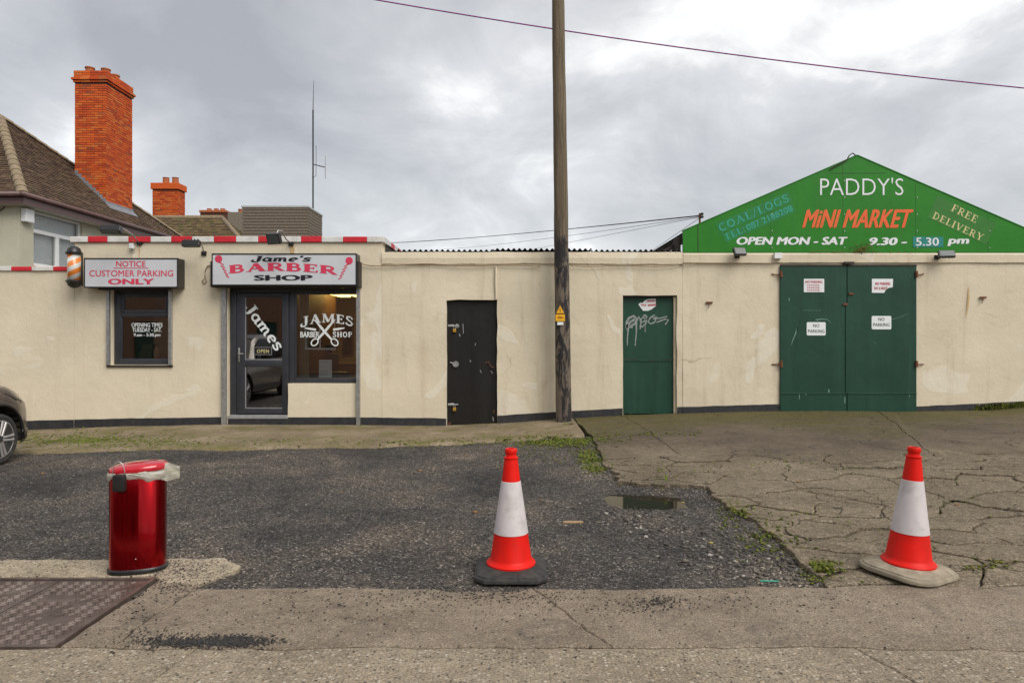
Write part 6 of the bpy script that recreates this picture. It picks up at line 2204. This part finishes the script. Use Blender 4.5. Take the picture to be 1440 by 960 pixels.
# ---- pedal bin
bq = gnd(194.5, 801)
bz = 0.006
bn_ = thing('pedal_bin', (bq.x, bq.y, bz), 'shiny red oval pedal bin with white liner flap beside the iron cover', 'bin')
mbn = Matrix.Translation((bq.x, bq.y, bz)) @ Matrix.Rotation(R(17), 4, 'Z')
BA, BB = .164, .112
MB().lathe([(.98, .0), (1.03, .006), (1.035, .022), (.985, .03)], 56, sx=BA, sy=BB, power=2.5).xf(mbn).build('base_ring', M['black'], bn_, smooth=40)
MB().lathe([(.975, .024), (.975, .600), (.95, .604)], 72, sx=BA, sy=BB, power=2.5).xf(mbn).build('body', M['bin_red'], bn_, smooth=40)
ml = mbn @ Matrix.Translation((0.003, 0, .636)) @ Matrix.Rotation(R(-3.5), 4, 'Y')
MB().lathe([(.93, -.022), (1.0, -.016), (1.015, .0), (.985, .014), (.86, .024), (.55, .033), (.0, .036)], 64, sx=BA, sy=BB, power=2.5).xf(ml).build('lid', M['lid_red'], bn_, smooth=50)
lm = MB()
nn = 72
for j, (rf_, zz) in enumerate(((.95, .622), (1.02, .619), (1.045, .606), (1.03, .592), (.99, .586))):
    for i in range(nn):
        a = 2 * PI * i / nn
        ct, st = math.cos(a), math.sin(a)
        ct2, st2 = math.copysign(abs(ct) ** .8, ct), math.copysign(abs(st) ** .8, st)
        wv = .006 * math.sin(7 * a) + .005 * math.sin(13 * a + 1)
        drop = (.010 * math.sin(3 * a + 1) + wv - .012) * (1 if j >= 3 else .2)
        lm.v.append((BA * (rf_ + wv * .6) * ct2, BB * (rf_ + wv * .6) * st2, zz + drop))
for j in range(4):
    lm.f += [(j * nn + i, j * nn + (i + 1) % nn, (j + 1) * nn + (i + 1) % nn, (j + 1) * nn + i) for i in range(nn)]
lm.xf(mbn).build('liner', M['liner'], bn_, smooth=True, recalc=False)
# puffed corner of the liner hanging over the right rim
fl = MB()
NU, NV = 22, 9
for i in range(NU):
    u = i / (NU - 1)
    for j in range(NV):
        v = j / (NV - 1) * 2 - 1
        x = -.03 + .275 * u
        zc_ = .614 - .004 * u
        hw_ = .007 + .048 * min(1, u / .72) ** 2.2
        if u > .72:
            hw_ *= 1 - .45 * (u - .72) / .28
        skew = -.022 * u * (1 if v < 0 else .3)
        zz = zc_ + v * hw_ + skew * .5
        fold = .007 * abs(math.sin(8 * u + 2.2 * v)) + .005 * abs(math.sin(15 * u - 3.1 * v + 1))
        side_ = max(0, u - .62)
        y = -BB * 1.03 * math.sqrt(max(0, 1 - (min(x, BA * .96) / BA) ** 2)) - .012 + fold - .10 * side_
        fl.v.append((x, y, zz))
for i in range(NU - 1):
    for j in range(NV - 1):
        a = i * NV + j
        fl.f.append((a, a + NV, a + NV + 1, a + 1))
off = len(fl.v)
fl.v += [(x, y + .012 + .02 * math.sin(3 * x), z_) for (x, y, z_) in fl.v]
fl.f += [tuple(k + off for k in reversed(f)) for f in fl.f[:]]
edge = [(NU - 1) * NV + j for j in range(NV)]
for a, b in zip(edge, edge[1:]):
    fl.f.append((a, b, b + off, a + off))
fl.xf(mbn).build('liner_flap', M['liner'], bn_, smooth=40, recalc=False)
hs = MB()
mh = mbn @ Matrix.Translation((-.078, -.112, .565)) @ Matrix.Rotation(R(-14), 4, 'Z')
hs.obox(mh, .075, .045, .105, .012)
hs.build('handle_clip', M['black'], bn_, smooth=40)
MB().tube([mh @ Vector((.036 * math.cos(a) , -.012, .055 + .075 * math.sin(a))) for a in np.linspace(0, PI, 16)], .0025, 6).build('wire_handle', M['steel'], bn_, smooth=True)
MB().obox(mbn @ Matrix.Translation((.01, -.117, .098)), .004, .004, .004).build('rivet', M['sign_white'], bn_)

# ---- iron cover
CX0, CX1, CY0, CY1 = -4.36, -2.15, 3.205, 4.13
cv_ = thing('manhole_cover', ((CX0 + CX1) / 2, CY0, -.02), 'large brown cast iron cover of triangular plates beside the bin', 'manhole cover')
fm = MB()
fm.box(CX0, CX1, CY0, CY0 + .022, -.05, .004, .003)
fm.box(CX0, CX1, CY1 - .022, CY1, -.05, .004, .003)
fm.box(CX0, CX0 + .022, CY0 + .023, CY1 - .023, -.05, .004, .003)
fm.box(CX1 - .022, CX1, CY0 + .023, CY1 - .023, -.05, .004, .003)
fm.build('frame', M['cover'], cv_)
wd = (CX1 - CX0 - .044) / 4
for k in range(4):
    xa = CX0 + .022 + k * wd + .002
    xb2 = xa + wd - .004
    ya, yb2 = CY0 + .025, CY1 - .025
    for (tri, up_) in (([(xa, ya), (xb2, ya), (xb2, yb2)], 0), ([(xa, ya), (xb2, yb2), (xa, yb2)], 1)):
        cxm, cym = sum(p[0] for p in tri) / 3, sum(p[1] for p in tri) / 3
        tri2 = [(cxm + (p[0] - cxm) * .985, cym + (p[1] - cym) * .985) for p in tri]
        pl = MB().prism([(p[0], p[1], -.008) for p in tri2], (0, 0, -.03)).build('cover_plate', M['cover'], cv_)
        if k < 2:
            continue
        # raised studs in alternating directions
        sb_ = MB()
        gy_ = ya + .03
        r = 0
        while gy_ < yb2 - .02:
            gx_ = xa + .03 + (.017 if r % 2 else 0)
            c = 0
            while gx_ < xb2 - .02:
                s_ = (gx_ - xa) / (xb2 - xa) - (gy_ - ya) / (yb2 - ya)
                blank = abs((gx_ - xa) / (xb2 - xa) - (.66 if up_ == 0 else .34)) < .17 and abs((gy_ - ya) / (yb2 - ya) - (.34 if up_ == 0 else .66)) < .06
                if (s_ > .06 if up_ == 0 else s_ < -.06) and not blank:
                    a = R(45 if (r + c) % 2 else -45)
                    ux, uy = math.cos(a) * .014, math.sin(a) * .014
                    vx, vy = -math.sin(a) * .005, math.cos(a) * .005
                    b_ = len(sb_.v)
                    sb_.v += [(gx_ - ux - vx, gy_ - uy - vy, -.0085), (gx_ + ux - vx, gy_ + uy - vy, -.0085), (gx_ + ux + vx, gy_ + uy + vy, -.0085), (gx_ - ux + vx, gy_ - uy + vy, -.0085), (gx_ - ux * .8, gy_ - uy * .8, -.0012), (gx_ + ux * .8, gy_ + uy * .8, -.0012)]
                    sb_.f += [(b_, b_ + 1, b_ + 5, b_ + 4), (b_ + 1, b_ + 2, b_ + 5), (b_ + 2, b_ + 3, b_ + 4, b_ + 5), (b_ + 3, b_, b_ + 4)]
                gx_ += .034
                c += 1
            gy_ += .026
            r += 1
        if sb_.v:
            sb_.build('studs', M['cover'], pl, kind='stuff')

# ---- litter
so_ = MB()
q0, q1 = gnd(792, 731.5), gnd(820, 731)
so_.obox(Matrix.Translation(((q0.x + q1.x) / 2, (q0.y + q1.y) / 2, lot_z(q0.x, q0.y) + .012)) @ Matrix.Rotation(R(2), 4, 'Z'), q1.x - q0.x, .018, .016, .003)
tag(so_.build('wood_offcut', M['pale_wood']), 'short wooden stick lying on the asphalt right of the black based cone', 'stick')
q = gnd(1082, 814)
gs = MB().obox(Matrix.Translation((q.x, q.y, lot_z(q.x, q.y) + .006)) @ Matrix.Rotation(R(-4), 4, 'Z'), .11, .010, .006, .002)
tag(gs.build('green_strap', M['pale_teal']), 'scrap of green strap on the asphalt near the pavement edge', 'litter')
q = gnd(936, 680)
gl_ = MB().poly([(q.x - .01, q.y, .05), (q.x + .012, q.y - .02, .04), (q.x + .02, q.y + .01, .08), (q.x, q.y + .03, .10)])
gl_.xf(Matrix.Translation((0, 0, G(q.x, q.y) - .012)))
tag(gl_.build('green_leaf', M['moss'], recalc=False), 'single green leaf sticking up at the pothole edge', 'leaf')

# ================================================================== car
def car(cx, wheel_y, zg):
    """crossover with its nose towards +Y; wheel_y is the front axle"""
    t = thing('parked_car', (cx, wheel_y, zg), 'taupe crossover car parked nose to the wall, cut by the left edge', 'car')
    # stations along the length measured from the front axle: y, half width, bottom, shoulder z, deck z, deck half width
    ST = [(.80, .34, .30, .48, .60, .22), (.76, .56, .24, .56, .70, .40), (.66, .73, .21, .64, .79, .56), (.52, .82, .20, .70, .85, .66), (.36, .865, .20, .76, .90, .70), (.10, .878, .20, .82, .935, .72), (-.25, .88, .20, .88, .97, .73), (-.55, .88, .20, .92, 1.02, .72), (-.62, .88, .20, .93, 1.06, .71), (-1.05, .88, .20, .95, 1.42, .60), (-1.35, .88, .20, .96, 1.53, .58), (-2.0, .88, .20, .98, 1.57, .57), (-2.7, .875, .21, 1.0, 1.52, .56), (-3.0, .865, .24, 1.0, 1.42, .57), (-3.22, .84, .30, .98, 1.12, .62), (-3.32, .80, .34, .90, 1.0, .60), (-3.36, .70, .40, .80, .88, .52)]
    ys = [s[0] for s in ST]
    fine = []
    for (a, b) in zip(ST, ST[1:]):
        for k in range(3):
            f = k / 3
            fine.append([p + (q - p) * f for p, q in zip(a, b)])
    fine.append(list(ST[-1]))
    half = []
    for (y, w, zb, zs, zt, wt_) in fine:
        half.append((y, [(0.0, zb), (w * .85, zb), (w * .96, zb + .05), (w * .99, zb + .16), (w, (zb + zs) / 2), (w * .995, zs - .10), (w * .975, zs - .02), (w * .955, zs), (wt_ + (w * .955 - wt_) * .5, zs + (zt - zs) * .5), (wt_, zt - .02), (wt_ * .93, zt), (wt_ * .5, zt + .012), (0.0, zt + .016)]))
    mb = MB()
    nh = len(half[0][1])
    full = 2 * nh - 2
    for y, pr_ in half:
        ring = [(x, z) for x, z in pr_] + [(-x, z) for x, z in pr_[-2:0:-1]]
        mb.v += [(cx + x, wheel_y + y, zg + z) for x, z in ring]
    for i in range(len(half) - 1):
        for k in range(full):
            k2 = (k + 1) % full
            mb.f.append((i * full + k, i * full + k2, (i + 1) * full + k2, (i + 1) * full + k))
    mb.f += [tuple(range(full)), tuple(reversed([(len(half) - 1) * full + k for k in range(full)]))]
    tree = BVHTree.FromPolygons([Vector(v) for v in mb.v], mb.f)
    body = mb.build('body', M['car_paint'], t, smooth=38)
    # wheel arches cut out of the body
    cutm = MB()
    for ay in (0.0, -2.53):
        for s in (-1, 1):
            a, b = sorted((s * .62, s * .98))
            seg = 28
            ring = [(wheel_y + ay + .375 * math.cos(2 * PI * k / seg), zg + .315 + .375 * math.sin(2 * PI * k / seg)) for k in range(seg)]
            cutm.prism([(cx + a, y, z) for y, z in ring], (b - a, 0, 0))
    cut = cutm.build('arch_cutter', M['black'], None)
    md = body.modifiers.new('arches', 'BOOLEAN')
    md.operation = 'DIFFERENCE'
    md.solver = 'EXACT'
    md.object = cut
    bpy.context.view_layer.update()
    dg = bpy.context.evaluated_depsgraph_get()
    nm = bpy.data.meshes.new_from_object(body.evaluated_get(dg))
    body.modifiers.clear()
    body.data = nm
    nm.materials.clear()
    nm.materials.append(M['car_paint'])
    bpy.data.objects.remove(cut)
    for ay in (0.0, -2.53):
        for s in (-1, 1):
            # dark arch lining and lip
            mb = MB()
            seg = 28
            for (rr_, xo) in ((.374, .875), (.372, .60)):
                mb.v += [(cx + s * xo, wheel_y + ay + rr_ * math.cos(PI * 1.15 * k / seg - .07 * PI), zg + .315 + rr_ * math.sin(PI * 1.15 * k / seg - .07 * PI)) for k in range(seg + 1)]
            mb.f += [(k, k + 1, seg + 2 + k, seg + 1 + k) for k in range(seg)]
            mb.build('arch_liner', M['black'], t, recalc=False)
            mb = MB()
            mb.tube([(cx + s * .878, wheel_y + ay + .385 * math.cos(PI * 1.1 * k / seg - .05 * PI), zg + .315 + .385 * math.sin(PI * 1.1 * k / seg - .05 * PI)) for k in range(seg + 1)], .020, 6)
            mb.build('arch_trim', M['black'], t, smooth=True)
            # wheel
            wc_ = Vector((cx + s * .80, wheel_y + ay, zg + .300))
            rot = Matrix.Translation(wc_) @ Matrix.Rotation(R(90 * s), 4, 'Y')
            ty = MB().lathe([(.215, -.085), (.262, -.095), (.290, -.08), (.300, -.05), (.300, .05), (.290, .08), (.262, .095), (.215, .085)], 40).xf(rot).build('wheel', M['rubber'], t, smooth=40)
            rm = MB().lathe([(.222, .070), (.222, .086), (.212, .088), (.205, .07), (.195, -.05)], 40).xf(rot)
            for k in range(5):
                a = 2 * PI * k / 5 + .3
                for da in (-.13, .13):
                    p0 = Vector((.045 * math.cos(a + da * 3), .045 * math.sin(a + da * 3), .075))
                    p1 = Vector((.210 * math.cos(a + da), .210 * math.sin(a + da), .078))
                    rm.tube([rot @ p0, rot @ ((p0 + p1) / 2 + Vector((0, 0, .006))), rot @ p1], [.020, .016, .022], 6)
            rm.build('rim', M['rim'], ty, smooth=40)
            MB().lathe([(0, .082), (.05, .080), (.058, .06)], 18).xf(rot).build('hub_cap', M['rim'], ty, smooth=40)
            MB().lathe([(0, .0), (.15, .0), (.15, -.02), (0, -.02)], 24).xf(rot).build('brake_disc', M['dark_metal'], ty, smooth=40)
    for s in (-1, 1):
        # headlamp and slit laid on the skin of the body
        for (nm_, mt_, up_l, lo_l) in (('headlamp', 'lamp_lens', ((-.12, .865), (.05, .835), (.24, .735)), ((-.12, .79), (.05, .765), (.22, .70))), ('lamp_slit', 'black', ((.15, .835), (.24, .79), (.32, .735)), ((.17, .80), (.24, .762), (.31, .722)))):
            pm_ = MB()
            for a in range(9):
                f = a / 8
                U = [np.interp(f * 2, (0, 1, 2), [q[k] for q in up_l]) for k in (0, 1)]
                Lw = [np.interp(f * 2, (0, 1, 2), [q[k] for q in lo_l]) for k in (0, 1)]
                for e in range(4):
                    y_b, z_b = U[0] + (Lw[0] - U[0]) * e / 3, U[1] + (Lw[1] - U[1]) * e / 3
                    hit = tree.ray_cast(Vector((cx + s * 2, wheel_y + y_b, zg + z_b)), Vector((-s, 0, 0)))
                    hp = hit[0] if hit[0] else Vector((cx + s * .8, wheel_y + y_b, zg + z_b))
                    pm_.v.append(tuple(hp + Vector((s * .004, .001, .002))))
            pm_.f = [(a * 4 + e, a * 4 + e + 1, a * 4 + e + 5, a * 4 + e + 4) for a in range(8) for e in range(3)]
            pm_.build(nm_, M[mt_], t, smooth=True, recalc=False)
        # side glass
        sg = MB()
        sg.poly([(cx + s * .852, wheel_y - .72, zg + .985), (cx + s * .852, wheel_y - 2.85, zg + 1.04), (cx + s * .64, wheel_y - 2.65, zg + 1.44), (cx + s * .635, wheel_y - 1.35, zg + 1.46), (cx + s * .70, wheel_y - 1.02, zg + 1.31)])
        sg.build('side_window', M['car_glass'], t, recalc=False)
        MB().box(cx + s * .88 - .006, cx + s * .88 + .006, wheel_y - 2.1, wheel_y - .42, zg + .30, zg + .40, .005).build('sill_trim', M['black'], t)
        mr_ = MB().box(cx + s * .98 - .09, cx + s * .98 + .09, wheel_y - .90, wheel_y - .80, zg + 1.0, zg + 1.13, .03)
        mr_.tube([(cx + s * .86, wheel_y - .85, zg + 1.0), (cx + s * .95, wheel_y - .85, zg + 1.04)], .02, 6)
        mr_.build('wing_mirror', M['black'], t, smooth=40)
        MB().tube([(cx + s * .885, wheel_y - 1.35, zg + .86), (cx + s * .90, wheel_y - 1.40, zg + .865), (cx + s * .90, wheel_y - 1.52, zg + .865), (cx + s * .885, wheel_y - 1.56, zg + .86)], .011, 6).build('door_handle', M['car_paint'], t, smooth=True)
        MB().box(cx + s * .80 - .06, cx + s * .80 + .06, wheel_y - 3.35, wheel_y - 3.10, zg + .80, zg + .98, .02).build('tail_lamp', M['red_tile'], t)
    ws_ = MB().poly([(cx - .66, wheel_y - .64, zg + 1.075), (cx + .66, wheel_y - .64, zg + 1.075), (cx + .57, wheel_y - 1.12, zg + 1.465), (cx - .57, wheel_y - 1.12, zg + 1.465)])
    ws_.build('windscreen', M['car_glass'], t, recalc=False)
    # front corner bumper skirt
    bp_ = MB()
    arc = [(x, y) for (y, x) in ((.22, .885), (.40, .872), (.54, .83), (.68, .74), (.78, .57), (.82, .35), (.825, 0))]
    arc = arc + [(-x, y) for x, y in arc[-2::-1]]
    for (zz, g_) in ((.20, -.05), (.24, -.02), (.34, -.012), (.37, -.03)):
        for x, y in arc:
            L = math.hypot(x, y)
            bp_.v.append((cx + x * (1 + g_ / L), wheel_y + y * (1 + g_ / L), zg + zz))
    na = len(arc)
    for i in range(3):
        bp_.f += [(i * na + k, i * na + k + 1, (i + 1) * na + k + 1, (i + 1) * na + k) for k in range(na - 1)]
    # keep the skirt ahead of the arch
    bp_.v = [(x, max(y, wheel_y + .385), z) for x, y, z in bp_.v]
    bp_.build('bumper_skirt', M['black'], t, smooth=40, recalc=False)
    MB().box(cx - .45, cx + .45, wheel_y + .78, wheel_y + .815, zg + .42, zg + .56, .01).build('grille', M['black'], t)
    return t


car(-6.845, 7.95, G(-6.5, 7.5) - .014)

# ================================================================== the far side of the street (seen only in the glass)
def row_house(x0, x1, label):
    t = thing('row_house', ((x0 + x1) / 2, -10, -.12), label, 'house', 'houses across the street')
    y = -9.0
    ops = [(x0 + .8, x0 + 2.3, .9, 2.3), (x0 + 3.4, x0 + 4.4, -.5, 2.2), (x0 + .8, x0 + 2.2, 3.5, 4.8), (x0 + 3.2, x0 + 4.6, 3.5, 4.8)]
    w = grid_wall(x0, x1, -.4, 5.4, 0, .25, ops, step=1.0, rough=0.0)
    w.v = [(x, y - yy, z) for x, yy, z in w.v]
    w.build('wall', M['brickwall'], t)
    for (a, b, c, d) in ops:
        if c < 0:
            MB().box(a, b, y - .2, y - .14, -.1, d).build('door', M['green_door'], t)
        else:
            f = MB()
            for (p, q, r, s) in ((a, b, c, c + .07), (a, b, d - .07, d), (a, a + .07, c + .07, d - .07), (b - .07, b, c + .07, d - .07), ((a + b) / 2 - .03, (a + b) / 2 + .03, c + .07, d - .07)):
                f.box(p, q, y - .16, y - .1, r, s)
            f = f.build('window', M['white_upvc'], t)
            MB().box(a + .05, b - .05, y - .15, y - .14, c + .05, d - .05).build('pane', M['car_glass'], f)
    MB().box(x0, x1, y - 8, y - 7.8, -.4, 5.4).build('back_wall', M['brickwall'], t)
    MB().prism([(x0, y + .3, 5.4), (x0, y - 3.9, 7.6), (x0, y - 8.1, 5.4)], (x1 - x0, 0, 0)).build('roof', M['slate'], t)


for i, lb_ in enumerate(('brick row house across the street, far end of the row', 'brick row house across the street, reflected in the small window', 'brick row house across the street, reflected in the shop door', 'brick row house across the street, reflected in the wide shop window', 'brick row house across the street, straight opposite the timber pole')):
    row_house(-26.5 + i * 5.31, -26.5 + i * 5.31 + 5.3, lb_)
